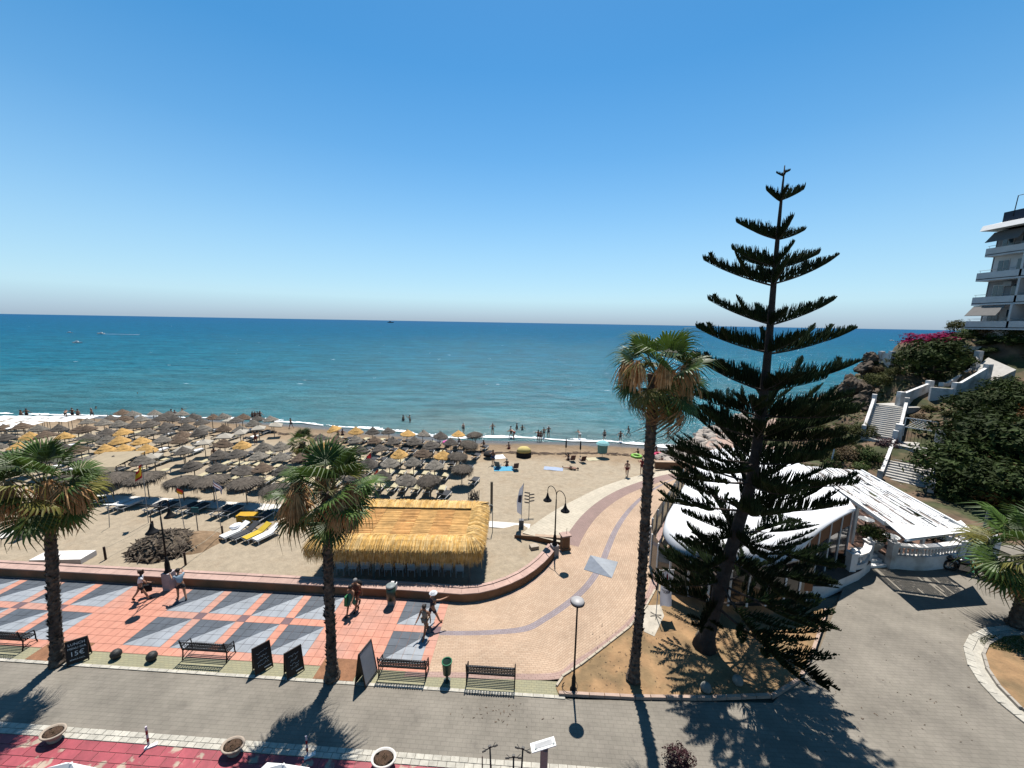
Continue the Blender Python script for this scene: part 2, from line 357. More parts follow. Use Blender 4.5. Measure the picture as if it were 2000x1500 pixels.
# foam washing up the sand, in ragged strips
def foam(name, off, wd, thr, dz, seed, x0=-110, x1=24, step=.22):
    vs = []; fs = []; 
    nx = int((x1 - x0) / step); ny = int(wd / .16)
    for j in range(ny + 1):
        for i in range(nx + 1):
            x = x0 + i * step; ys_ = float(np.interp(x, SHX, SHY)) + off + 1.3 * noise.noise((x * .11, seed, 0)) + .4 * noise.noise((x * .45, seed, 4))
            v = j / ny; vs.append((x, ys_ + v * wd, max(SEA + dz, sandz(x, ys_ + v * wd) + .03)))
    for j in range(ny):
        for i in range(nx):
            x, y, _ = vs[j * (nx + 1) + i]; v = (j + .5) / ny
            q = .5 + .5 * noise.noise((x * .35, y * .8, seed)) + .35 * noise.noise((x * 1.3, y * 2.2, seed + 9)) + .25 * noise.noise((x * .06, 0, seed + 3))
            if q > thr + 1.1 * v ** 1.5 - (.28 if v < .18 else 0): 
                a = j * (nx + 1) + i; fs.append((a, a + 1, a + nx + 2, a + nx + 1))
    me = bpy.data.meshes.new(name); me.from_pydata(vs, [], fs); me.materials.append(foam_mat())
    return tag(obj(name, me), kind='stuff')
foam('shore_foam', .3, 2.5, .34, .13, 1.5)
wc = MB()
for _ in range(120):
    y = 10 ** rng.uniform(1.95, 3.3); x = rng.uniform(-1.35, 1.2) * y; l = rng.uniform(.4, 1.3) * (y / 150) ** .35; k = l * rng.uniform(.08, .16) * (1 + y / 700)
    if x > 30 and y < 110: continue
    wc.add([(x - l, y, SEA + .14), (x, y - k, SEA + .14), (x + l * .8, y + k * .2, SEA + .14), (x + l * .1, y + k, SEA + .14)], [(0, 1, 2, 3)])
tag(wc.build('whitecaps', foam_mat()), kind='stuff')

# ---- road of grey paving blocks, wide forecourt on the right
road_m = brick_mat('grey_road_blocks', (.295, .262, .215), (.272, .243, .198), (.232, .207, .17), .30, .145, .010, -TH, var=.27, vs=.45, bump=.35, stain=(.19, .168, .14))
structure(MB().sheet([(-60, -20), (70, -20), (70, 24.4), (34, 24.4), (23.4, 21.6), (20.8, 21.4), (17.5, 18.4), (14.3, 15.5), (10.4, 12.9), (3, 12.9), (0, 13), (-60, 16.1)], 0).build('road', road_m))
# sea-side pavement: yellow-green strip
green_m = brick_mat('sage_paving_blocks', (.40, .37, .225), (.36, .345, .22), (.27, .25, .17), .2, .1, .008, -TH, var=.12)
structure(MB().sheet([ST(-40, 13.13), ST(1.45, 13.13), ST(1.6, 13.55), ST(2.0, 13.73), ST(-40, 13.73)], .008).build('pavement', green_m))

# ---- kerbs: rows of single stones on a mortar bed
white_stone = M('pale_kerb_stone', (.62, .58, .49), .8, .14, 6, .3, 40, rnd=.12, world=True)
mortar = M('mortar_bed', (.33, .3, .25), .9, .1)
def stones(parent, pts, width, length, z0, h, mat, name='kerb_stone', gap=.012, jz=.004):
    pts = [Vector((p[0], p[1], 0)) for p in pts]; me = MB().box((0, 0, h / 2), (length - gap, width - gap, h), taper=.97).mesh(name, mat)
    carry = 0.0
    for a, b in zip(pts, pts[1:]):
        d = (b - a); l = d.length; d.normalize(); q = carry + length / 2; ang = math.atan2(d.y, d.x)
        while q < l:
            p = a + d * q; o = obj(name, me, parent, (p.x, p.y, z0 + random.uniform(-jz, jz)), ang + random.uniform(-.006, .006)); q += length
        carry = q - length / 2 - l
kb = structure(MB().sheet([ST(-40, 12.985), ST(1.5, 12.985), ST(1.5, 13.13), ST(-40, 13.13)], .012).build('kerb', mortar))
stones(kb, [ST(-24, 13.057), ST(1.5, 13.057)], .145, .42, .012, .018, white_stone)
kb2 = structure(MB().sheet([ST(-40, 10.36), ST(14, 10.36), ST(14, 10.72), ST(-40, 10.72)], .012).build('kerb', mortar))
for r_ in range(2): stones(kb2, [ST(-19 + .1 * r_, 10.45 + .18 * r_), ST(3.4, 10.45 + .18 * r_)], .18, .3, .012, .02, white_stone)
# ---- red pavement in front: single tiles
red_m = M('worn_red_tile', (.43, .075, .095), .6, .16, 2.0, .15, 30, rnd=.12, c2=(.52, .40, .30), c2s=1.5, c2lo=.585, c2hi=.63, world=True)
rp = structure(MB().sheet([ST(-40, 3), ST(14, 3), ST(14, 10.355), ST(-40, 10.355)], .004).build('pavement', M('pale_grout', (.50, .30, .27), .9, .1)))
tl = [MB().box((0, 0, .007), (.585, .285, .014), taper=.99).mesh('tile', red_m)]
for j in range(4):
    for i in range(36):
        obj('tile', tl[0], rp, ST(-19.6 + .6 * i + (.3 if j % 2 else 0), 10.205 - .3 * j, .005 + random.uniform(0, .003)), TH)

# ---- promenade: a chequer of two-tone panels in coral paving, every tile its own piece
coral = M('coral_tile', (.72, .315, .215), .75, .10, 3, .1, 40, rnd=.07, c2=(.62, .33, .25), c2s=.35, world=True)
lgrey = M('pale_blue_grey_tile', (.385, .415, .45), .75, .12, 1.5, .1, 40, rnd=.07, world=True)
dgrey = M('slate_grey_tile', (.10, .12, .148), .7, .18, 1.5, .1, 40, rnd=.10, world=True)
plum = M('plum_tile', (.20, .12, .13), .75, .1, rnd=.06)
prom = structure(MB().sheet([ST(-44, 13.73), ST(-4.03, 13.73), ST(-4.03, 17.95), ST(-44, 17.95)], .008).build('promenade', M('coral_grout', (.42, .20, .14), .9, .1)))
sl_ = [(-4.03, 0)]
def seg(w_, n_, kind):
    for _ in range(n_): sl_.append((sl_[-1][0] - w_ / n_, kind))
seg(.44, 1, 'g'); seg(1.76, 4, 'p'); seg(3.35, 8, 'c')
for _ in range(3): seg(1.76, 4, 'p'); seg(.44, 1, 'g')
seg(1.76, 4, 'p'); seg(3.36, 8, 'c')
for _ in range(5): seg(1.76, 4, 'p'); seg(.44, 1, 'g')
tv = [13.73, 14.13] + [14.13 + .4125 * k for k in range(1, 5)] + [16.19] + [16.19 + .4125 * k for k in range(1, 5)] + [17.93]
tiles = []      # (distance, polygon, material)
G_ = .006
def inset(poly, c=None):
    cx = sum(p[0] for p in poly) / len(poly); cy = sum(p[1] for p in poly) / len(poly)
    out = []
    for x, y in poly:
        d = math.hypot(x - cx, y - cy); k = max(.6, 1 - 1.6 * G_ / d); out.append((cx + (x - cx) * k, cy + (y - cy) * k))
    return out
pcol = 0
for i in range(1, len(sl_)):
    s1, kind = sl_[i]; s0 = sl_[i - 1][0]
    pcol = (pcol + 1 if kind == 'p' and sl_[i - 1][1] == 'p' else 0)
    for j in range(len(tv) - 1):
        t0, t1 = tv[j], tv[j + 1]; row = 'p' if (1 <= j <= 4 or 6 <= j <= 9) else 'g'
        quad = [(s1, t0), (s0, t0), (s0, t1), (s1, t1)]
        if kind == 'p' and row == 'p':
            cc, rr_ = 3 - pcol, (j - 1 if j <= 4 else j - 6)       # column from the left, row from the road side
            if cc == rr_: parts_ = [([quad[0], quad[1], quad[2]], lgrey), ([quad[0], quad[2], quad[3]], dgrey)]
            elif cc > rr_: parts_ = [(quad, lgrey)]
            else: parts_ = [(quad, dgrey)]
        elif kind == 'g' and row == 'g' and j == 5: parts_ = [(quad, plum)]
        else: parts_ = [(quad, coral)]
        for poly, mt in parts_:
            c_ = ST(sum(p[0] for p in poly) / len(poly), sum(p[1] for p in poly) / len(poly))
            tiles.append((c_.x ** 2 + c_.y ** 2 + 210, poly, mt))
tiles.sort(key=lambda q: q[0])
rest = {}
for k, (d, poly, mt) in enumerate(tiles):
    pl = inset(poly); c_ = (sum(p[0] for p in pl) / len(pl), sum(p[1] for p in pl) / len(pl)); dz = random.uniform(0, .003)
    if k < 300:
        b = MB().prism([(p[0] - c_[0], p[1] - c_[1]) for p in pl], 0, .014, bottom=False)
        b.build('tile', mt, prom, loc=ST(c_[0], c_[1], .008 + dz), rz=TH)
    else:
        rest.setdefault(mt, MB()).prism([ST(*p) for p in pl], .008 + dz, .022 + dz, bottom=False)
rb = MB(); rm = list(rest)
for q, mt in enumerate(rm):
    rb.add(rest[mt].v, rest[mt].f, q)
tag(rb.build('tiles', rm, prom), kind='stuff')
# bare earth squares round the street palms
earth = M('dry_red_earth', (.34, .165, .085), .95, .2, 3, .6, 18)
for a, b in (((-8.62, 13.13), (-6.95, 14.12)), ((-21.2, 13.13), (-19.2, 14.12))):
    structure(MB().prism([ST(a[0], a[1]), ST(b[0], a[1]), ST(b[0], b[1]), ST(a[0], b[1])], .02, .032).build('soil', earth))

# ---- curved brick path sweeping to the shore
inn = [(-4.08, 18.1), (-2.6, 18.05), (-1.43, 18.22), (-.3, 18.65), (.77, 19.38), (1.75, 20.4), (2.54, 21.51), (3.1, 22.6), (3.6, 23.7), (4.3, 25.3), (5.6, 27.6), (7.4, 30.0), (9.6, 32.2), (12.3, 34.2), (15.2, 35.9), (18.6, 37.4), (22.5, 39.6), (26, 42.4)]
out_ = [(-4.25, 13.73), (-2.4, 13.73), (-.2, 13.7), (2.1, 13.75), (3.0, 14.3), (4.4, 15.25), (5.87, 16.42), (7.13, 17.79), (8.1, 19.2), (8.9, 20.8), (9.9, 23.2), (11.1, 25.8), (12.4, 28.4), (13.9, 31.0), (15.9, 33.5), (18.4, 35.4), (22.5, 37.0), (27.5, 39.0)]
def resample(pl, n):
    P = np.array(pl, float); d = np.r_[0, np.cumsum(np.hypot(*np.diff(P, axis=0).T))]; q = np.linspace(0, d[-1], n)
    return [(float(np.interp(v, d, P[:, 0])), float(np.interp(v, d, P[:, 1]))) for v in q]
def dense(pl, k=6):
    """smooth a polyline (Catmull-Rom), k pieces per leg"""
    P = [np.array(p, float) for p in pl]; P = [2 * P[0] - P[1]] + P + [2 * P[-1] - P[-2]]; o = []
    for i in range(1, len(P) - 2):
        for q in range(k):
            t = q / k; a, b, c, d = P[i - 1], P[i], P[i + 1], P[i + 2]
            o.append(tuple(.5 * ((2 * b) + (-a + c) * t + (2 * a - 5 * b + 4 * c - d) * t * t + (-a + 3 * b - 3 * c + d) * t ** 3)))
    o.append(tuple(P[-2])); return o
I = dense(inn); O = dense(out_)
path_m = brick_mat('ochre_path_bricks', (.64, .465, .325), (.56, .39, .265), (.38, .27, .19), .21, .105, .008, 0, uv=True, var=.17, vs=.4)
def band_mat():
    m = path_m; t = m.node_tree; n = t.nodes; L = t.links
    p = n['Principled BSDF']; src = p.inputs['Base Color'].links[0].from_socket
    at = n.new('ShaderNodeAttribute'); at.attribute_name = 'across'
    r = n.new('ShaderNodeValToRGB'); r.color_ramp.interpolation = 'CONSTANT'; e = r.color_ramp.elements
    e[0].position = 0; e[0].color = (.9, .9, 1, 1); e[1].position = .94; e[1].color = (.80, .76, .92, 1)
    e.new(.04).color = (1, 1, 1, 1); e.new(.435).color = (.60, .70, 1.05, 1); e.new(.50).color = (1, 1, 1, 1)
    L.new(at.outputs['Fac'], r.inputs[0]); mx = n.new('ShaderNodeMixRGB'); mx.blend_type = 'MULTIPLY'; mx.inputs[0].default_value = 1
    L.new(src, mx.inputs[1]); L.new(r.outputs[0], mx.inputs[2]); L.new(mx.outputs[0], p.inputs['Base Color'])
band_mat()
NV = 40; vs = []; uv = []; ac = []; ln = 0
for i, (a, b) in enumerate(zip(I, O)):
    if i: ln += .5 * (math.dist(a, I[i - 1]) + math.dist(b, O[i - 1]))  # grey-brown slats paint the roof's dark gap and shadow pattern into its colour
    wdt = 5.5
    for j in range(NV + 1):
        v = j / NV; vs.append((a[0] + (b[0] - a[0]) * v, a[1] + (b[1] - a[1]) * v, .014)); uv.append((ln, v * wdt)); ac.append(v)
fs = [(i * (NV + 1) + j, (i + 1) * (NV + 1) + j, (i + 1) * (NV + 1) + j + 1, i * (NV + 1) + j + 1) for i in range(len(I) - 1) for j in range(NV)]
me = bpy.data.meshes.new('path'); me.from_pydata(vs, [], [tuple(reversed(f)) for f in fs]); me.materials.append(path_m)
ul = me.uv_layers.new(name='UVMap'); ul.data.foreach_set('uv', [c for l in me.loops for c in uv[l.vertex_index]])
a_ = me.attributes.new('across', 'FLOAT', 'POINT'); a_.data.foreach_set('value', ac)
path = structure(obj('path', me))
# lilac band and cream apron along the seaward edge of the path
lil = brick_mat('lilac_path_bricks', (.40, .27, .235), (.35, .24, .21), (.25, .17, .14), .21, .105, .008, .6, var=.1)
aprn = brick_mat('cream_apron_slabs', (.66, .58, .45), (.60, .53, .41), (.45, .38, .28), .6, .3, .01, .75, var=.12, vs=.8)
J = I[8 * 6:15 * 6 + 1]
def offset(pl, d0, d1):
    o = []
    for i, p in enumerate(pl):
        a, b = np.array(pl[max(i - 1, 0)]), np.array(pl[min(i + 1, len(pl) - 1)]); t = (b - a) / np.linalg.norm(b - a); k = i / (len(pl) - 1); d = d0 + (d1 - d0) * k
        o.append((p[0] - t[1] * d, p[1] + t[0] * d))
    return o
def strip(name, A, B, z, mat, z2=None):
    n = len(A); z2 = z if z2 is None else z2
    return structure(MB().add([(p[0], p[1], z) for p in A] + [(p[0], p[1], z2) for p in B], [(i, i + 1, n + i + 1, n + i) for i in range(n - 1)]).build(name, mat))
strip('path_border', offset(J, -1.05, -1.0), J, .020, lil)
ao = [(.9, 24.95), (1.6, 25.9), (2.6, 27.2), (3.9, 28.7), (5.6, 30.4), (7.8, 32.5), (10.2, 34.3), (12.7, 35.8), (15.4, 37.0), (18.3, 37.9)]
A2 = resample(dense(ao), 40); J2 = resample(J, 40)
strip('path_apron', J2, A2, .016, aprn, -.03)
# four-sided blue-grey star panel let into the path
dp = [G(1153, 1085), G(1140, 1113), G(1195, 1130), G(1207, 1098)]
dm = structure(MB().sheet([(p.x, p.y) for p in dp], .018).build('path_panel', M('panel_grout', (.3, .32, .36))))
MB().prism(inset([(dp[0].x, dp[0].y), (dp[1].x, dp[1].y), (dp[2].x, dp[2].y)]), .018, .03).build('slab', M('mid_blue_grey', (.20, .23, .28), .75, .12, 3), dm)
MB().prism(inset([(dp[0].x, dp[0].y), (dp[2].x, dp[2].y), (dp[3].x, dp[3].y)]), .018, .03).build('slab', lgrey, dm)
# coastal path going on round the headland
cp = [(1340, 916), (1395, 848), (1450, 832), (1530, 813), (1640, 785), (1652, 800), (1570, 822), (1512, 838), (1505, 852), (1545, 872), (1612, 910), (1600, 935), (1480, 935), (1400, 935)]
structure(MB().sheet([tuple(G(*q, .01))[:2] for q in cp], .01).build('coast_path', brick_mat('pink_coast_paving', (.58, .40, .32), (.52, .36, .29), (.36, .26, .2), .4, .2, .012, .5, var=.12)))

# ---- dry planting bed with a raised kerb, bottom centre-right
bed = [(2.05, 13.08), (1.98, 13.35), (2.35, 13.86), (3.2, 14.42), (4.4, 15.35), (5.87, 16.5), (7.13, 17.87), (8.1, 19.2), (9.2, 18.7), (12.5, 18.4), (15.0, 18.7), (16.5, 17.9), (15.4, 16.8), (13.6, 15.1), (12.2, 13.9), (10.6, 13.15), (8, 13.0), (5, 12.98)]
bedm = M('dry_ochre_earth', (.42, .255, .125), .95, .22, 1.2, .7, 9, c2=(.30, .20, .10), c2s=.9)
pb = structure(MB().prism(bed, 0, .05).build('planting_bed', bedm))
stones(pb, [bed[7], bed[6], bed[5], bed[4], bed[3], bed[2], bed[1]], .1, .5, .0, .11, M('cream_edging', (.60, .52, .40), .85, .12, rnd=.08), 'edging_stone')
stones(pb, [bed[0], bed[17], bed[16], bed[15], bed[14], bed[13], bed[12], bed[11]], .14, .6, .0, .13, M('pink_edging', (.58, .42, .33), .85, .12, rnd=.08), 'edging_stone')
stones(pb, [ST(1.4, 13.0), ST(9.6, 13.55 - .1)], .14, .42, .012, .018, white_stone) if False else None
# pale concrete pad under the banner stand
pad = [G(*q) for q in ((1252, 1185), (1290, 1183), (1297, 1205), (1278, 1245), (1258, 1236), (1250, 1215))]
structure(MB().prism([(p.x, p.y) for p in pad], .04, .065).build('concrete_pad', M('pale_concrete', (.60, .54, .44), .9, .2, 2, .3, 12)))
# ---- traffic island on the right
islg = M('island_grass', (.15, .16, .04), .95, .3, 3, .5, 20, c2=(.30, .20, .09), c2s=.9)
isl = [G(*q) for q in ((2060, 1225), (1985, 1226), (1930, 1232), (1900, 1248), (1890, 1268), (1898, 1300), (1920, 1335), (1955, 1372), (2000, 1408), (2080, 1470))]
islp = [(p.x, p.y) for p in isl]; ib = structure(MB().prism(islp, 0, .03).build('traffic_island', white_stone))
stones(ib, islp, .30, .45, .01, .05, white_stone)
inner = offset(islp, .45, .45); inner2 = offset(islp, .5, .5)
stones(ib, inner, .12, .5, .03, .12, M('grey_edging', (.5, .45, .38), .85, .12, rnd=.08), 'edging_stone')
structure(MB().prism(inner2, .03, .10).build('soil', bedm))

gm_ = MB(); r_ = np.random.default_rng(17); gc_ = G(1960, 1262)
for _ in range(2600):
    a = r_.uniform(0, 6.28); q = r_.random() ** .5; x, y = gc_.x + 1.6 * q * math.cos(a) + .6, gc_.y + .55 * q * math.sin(a); h = r_.uniform(.03, .1); b = r_.uniform(0, 6.28); k = .012
    gm_.add([(x - k * math.cos(b), y - k * math.sin(b), .1), (x + k * math.cos(b), y + k * math.sin(b), .1), (x + r_.uniform(-.05, .05), y + r_.uniform(-.05, .05), .1 + h)], [(0, 1, 2)])
tag(gm_.build('grass', M('grass_blade', (.13, .17, .035), .8, .3, 2, transl=.2)), kind='stuff')

# dry litter blown about the road and the bed
lm = MB(); r_ = np.random.default_rng(23)
for _ in range(420):
    if r_.random() < .10: c = G(r_.normal(970, 55), r_.normal(1395, 16))
    elif r_.random() < .3: c = G(r_.uniform(1560, 1900), r_.uniform(1180, 1480))
    else: c = G(r_.uniform(1150, 1560), r_.uniform(1220, 1350))
    if not (c.x > 1.9 or c.y < 12.9): continue
    a = r_.uniform(0, 6.28); l = r_.uniform(.015, .07); k = r_.uniform(.008, .02); z = .062 if 2 < c.x < 15 and c.y > 13.2 else .008
    lm.add([(c.x - l * math.cos(a), c.y - l * math.sin(a), z), (c.x + k * math.sin(a), c.y - k * math.cos(a), z + .01), (c.x + l * math.cos(a), c.y + l * math.sin(a), z + .004), (c.x - k * math.sin(a), c.y + k * math.cos(a), z + .01)], [(0, 1, 2, 3)])
tag(lm.build('leaf_litter', M('dry_litter', (.18, .12, .08), .9, .4)), kind='stuff')
# ================================================================== WALLS
brown = M('ochre_brown_render', (.34, .17, .085), .85, .18, 1.5, .25, 20)
pinkc = M('pink_coping', (.60, .40, .33), .8, .12, 2.5, .15, 30, rnd=.07)
def wall_run(pl, thick, h, z0=-.6, lip=True, name='bench_wall', label=None):
    t = thing(name, label, 'wall')
    a = pl; b = offset(pl, thick, thick); n = len(a); mb = MB()
    mb.add([(p[0], p[1], z0) for p in a] + [(p[0], p[1], h) for p in a] + [(p[0], p[1], h) for p in b] + [(p[0], p[1], z0) for p in b],
           [(i, i + 1, n + i + 1, n + i) for i in range(n - 1)] + [(n + i, n + i + 1, 2 * n + i + 1, 2 * n + i) for i in range(n - 1)] + [(2 * n + i, 2 * n + i + 1, 3 * n + i + 1, 3 * n + i) for i in range(n - 1)] + [(0, n, 2 * n, 3 * n), (4 * n - 1, 3 * n - 1, 2 * n - 1, n - 1)])
    mb.build('wall_body', brown, t)
    rs = resample(pl, max(2, int(sum(math.dist(p, q) for p, q in zip(pl, pl[1:])) / .9)))
    f0 = offset(rs, -.03, -.03); f1 = offset(rs, thick * .72, thick * .72); f2 = offset(rs, thick + .02, thick + .02)
    def q8(A, B, i, z0, z1, g=.006):
        def mix(P, k): return (P[i][0] + (P[i + 1][0] - P[i][0]) * k, P[i][1] + (P[i + 1][1] - P[i][1]) * k)
        p = [mix(A, g), mix(A, 1 - g), mix(B, 1 - g), mix(B, g)]
        return [(x, y, z0) for x, y in p] + [(x, y, z1) for x, y in p]
    for i in range(len(rs) - 1):
        j = random.uniform(0, .004); MB().hexa(q8(f0, f1, i, h + .001, h + .055 + j)).build('coping_slab', pinkc, t)
        MB().hexa(q8(f1, f2, i, h + .001, h + .10 + j)).build('back_rail', pinkc, t)
    return t
wl = [tuple(ST(s, 17.95))[:2] for s in (-44, -36, -28, -20, -12, -6)] + dense([(-3.3, 18.10), (-2.2, 18.03), (-1.2, 18.25), (-.2, 18.72), (.8, 19.42), (1.75, 20.42), (2.5, 21.5), (3.0, 22.45)], 4)
wall_run(wl, .55, .47, label='long low brown seat wall with pink coping curving between promenade and sand')
# wedge-shaped retaining wall holding up the apron
t = thing('retaining_wall', 'wedge shaped brown retaining wall beside the right double lamp', 'wall')
wa, wb = Vector((.35, 24.9, 0)), Vector((3.55, 24.05, 0)); nrm = Vector((.25, 1, 0)).normalized()
q = [wa, wb, wb + nrm * .3, wa + nrm * .3]
MB().hexa([(p.x, p.y, -1.0) for p in q] + [(p.x, p.y, zz) for p, zz in zip(q, (-.22, .10, .10, -.22))]).build('wall_body', brown, t)
MB().hexa([(p.x, p.y, zz) for p, zz in zip(q, (-.219, .101, .101, -.219))] + [(p.x, p.y, zz) for p, zz in zip(q, (-.16, .17, .17, -.16))]).build('coping', M('buff_coping', (.55, .40, .28), .85, .12), t)
t = thing('wall_end_pillar', 'short brown pillar with tile cap at end of curved seat wall', 'pillar', (3.62, 23.05, 0), .3)
MB().box((0, 0, .48), (.52, .42, .96), taper=.94).build('shaft', brown, t); MB().box((0, 0, 1.0), (.64, .54, .09)).build('cap', pinkc, t); MB().box((0, 0, .08), (.62, .52, .16)).build('plinth', brown, t)
MB().tube([(.1, .05, 1.04), (.14, .08, 1.4)], .012).build('rod', M('black_iron', (.012, .012, .014), .6, .1, spec=.15), t)
MB().box((0, 0, .12), (.55, .42, .24)).build('stone_block', M('pale_block', (.55, .46, .36), .9, .15), None, loc=(*S(1043, 1071)[:2], -.4), rz=.3)
tag(bpy.data.objects['stone_block'], 'loose pale stone block lying on sand under the wedge wall', 'block')
# low brown wall at the far end of the path
p, q = G(1288, 917), G(1345, 915); t = thing('low_wall', 'low brown wall across the far end of the curved path', 'wall')
MB().box(((p.x + q.x) / 2, (p.y + q.y) / 2 + .2, .3), (q.x - p.x + .6, .4, .75), -.02).build('wall_body', brown, t)
MB().box(((p.x + q.x) / 2, (p.y + q.y) / 2 + .2, .7), (q.x - p.x + .7, .5, .06), -.02).build('coping', M('buff_coping', (.55, .40, .28), .85, .12), t)

# ================================================================== STREET FURNITURE
iron = M('black_iron', (.012, .012, .014), .6, .1, spec=.15)
white_p = M('white_paint', (.74, .74, .72), .6, .06, 2)
gg = M('dark_green_paint', (.012, .05, .03), .45, .1, spec=.5)
def double_lamp(loc, ang, hgt, label, plinth):
    t = thing('street_lamp', label, 'street lamp', loc, ang, 'twin headed street lamps')
    if plinth: MB().box((0, 0, .5), (.42, .42, 1.0), -ang + TH).build('plinth', M('lilac_white_plinth', (.58, .50, .50), .8, .12), t); z0 = 1.0
    else: MB().box((0, 0, .36), (.42, .42, .72), -ang + .4).build('plinth', M('pale_grey_plinth', (.48, .44, .43), .8, .12), t); z0 = .72
    MB().lathe([(.17, 0), (.17, .06), (.12, .12), (.11, .5), (.085, .62), (.06, .7), (.055, .9)], 12, (0, 0, z0)).build('base', iron, t, True)
    MB().tube([(0, 0, z0 + .85), (0, 0, hgt - .7)], [.048, .036], 8).build('pole', iron, t, True)
    for s in (-1, 1):
        R_ = .42; pts = [(0, 0, hgt - .72)] + [(s * (R_ - R_ * math.cos(a)), 0, hgt - .42 + R_ * math.sin(a)) for a in np.linspace(0, PI, 13)] + [(s * 2 * R_, 0, hgt - .62)]
        a_ = MB().tube(pts, .024, 6).build('arm', iron, t, True)
        k = MB().lathe([(.03, 0), (.05, -.05), (.07, -.16), (.12, -.3), (.2, -.42), (.27, -.48), (.275, -.52), (.24, -.50), (.1, -.36)], 16, (s * 2 * R_, 0, hgt - .6)).build('lamp_shade', iron, t, True)
        MB().ball((s * 2 * R_, 0, hgt - 1.1), .09, 10, 6).build('bulb', M('milky_glass', (.6, .6, .58), .3, .05), k, True)
    return t
dl = double_lamp((2.86, 22.35, 0), math.atan2(-.83, .56), 4.45, 'black twin gooseneck street lamp at the end of the curved seat wall', False)
dl2 = double_lamp((*ST(-19.2, 17.72)[:2], 0), math.atan2(-.95, .3), 4.85, 'black twin gooseneck street lamp on pale plinth beside two strollers', True)
# a third one far along the coast path
t3 = copy_tree(dl, G(1560, 818), .2, 'black twin gooseneck street lamp on the distant coast path behind the tall pine')
# single globe lamp post in the bed
t = thing('lamp_post', 'tall black lamp post with white disc head in the dry planting bed', 'lamp post', (2.66, 13.25, .05))
MB().lathe([(.14, 0), (.14, .05), (.085, .1), (.08, .55), (.05, .68), (.04, .75)], 12).build('base', iron, t, True)
MB().tube([(0, 0, .7), (0, 0, 3.78)], [.04, .032], 8).build('pole', iron, t, True)
MB().lathe([(.06, 3.76), (.1, 3.8), (.26, 3.86), (.275, 3.9), (.27, 3.93)], 20).build('lamp_bowl', iron, t, True)
MB().lathe([(.268, 3.93), (.25, 3.98), (.17, 4.03), (.06, 4.05), (.01, 4.055)], 20).build('lamp_cap', M('dull_white', (.52, .50, .49), .5, .08), t, True)
c_ = MB(); c_.tube([(-.45, .1, .02)] + [(.3 * math.cos(a) - .15, .3 * math.sin(a), .03 + .03 * a) for a in np.linspace(2.2, 7.5, 14)], .012, 5)
c_.build('cable', iron, t)

FIN = MB().ball((0, 0, 0), .028, 6, 4).mesh('finial', M('light_iron', (.20, .20, .21), .5, .1))
# ---- cast iron benches: backs towards the road
def make_bench(label, loc, rz):
    t = thing('park_bench', label, 'bench', loc, rz, 'ornate iron benches along the kerb'); W = 1.95
    for s in (-1, 1):
        m = MB(); x = s * W / 2
        m.tube([(x, -.05, 0), (x, -.0, .22), (x, .02, .42), (x, -.03, .62), (x, -.07, .86), (x, -.09, .98)], .026, 6)
        m.tube([(x, .47, 0), (x, .43, .2), (x, .44, .40)], .026, 6); m.tube([(x, .02, .40), (x, .45, .40)], .022, 6)
        m.tube([(x, -.03, .64), (x, .2, .66), (x, .42, .62), (x, .44, .42)], .022, 6); m.tube([(x, -.02, .1), (x, .22, .2), (x, .45, .1)], .016, 5)
        m.build('end_frame', iron, t, True)
    for k in range(6): MB().box((0, .06 + .072 * k, .425), (W - .04, .034, .03)).build('seat_slat', iron, t)
    for z in (.55, .88): MB().box((0, -.03 - .1 * (z - .5), z), (W - .04, .035, .04)).build('back_rail', iron, t)
    m = MB()
    for k in range(17):
        x = -W / 2 + .08 + k * (W - .16) / 16
        m.tube([(x - .045, -.04, .56), (x + .045, -.055, .715), (x - .045, -.07, .87)], .010, 4, caps=False)
        m.tube([(x + .045, -.04, .56), (x - .045, -.055, .715), (x + .045, -.07, .87)], .010, 4, caps=False)
        m.lathe([(.012, -.012), (.02, 0), (.012, .012)], 5, (x, -.055, .715))
    m.build('back_lattice', iron, t)
    for k in range(19):
        a = -W / 2 + .12 + k * (W - .24) / 18; obj('finial', FIN, t, (a, -.085, .925 + .02 * math.cos(k * .35 - 3.1)))
    return t
make_bench('ornate black iron bench nearest the round posts, between them and two chalkboards', (*ST(-13.62, 13.62)[:2], .02), TH)
make_bench('ornate black iron bench between the tall tilted board and the green litter bin', (*ST(-5.0, 13.42)[:2], .02), TH)
make_bench('ornate black iron bench on the end between green litter bin and planting bed', (*ST(-1.36, 13.36)[:2], .02), TH)
make_bench('ornate black iron bench cut off by the left edge of the view', (*ST(-22.8, 13.55)[:2], .02), TH)

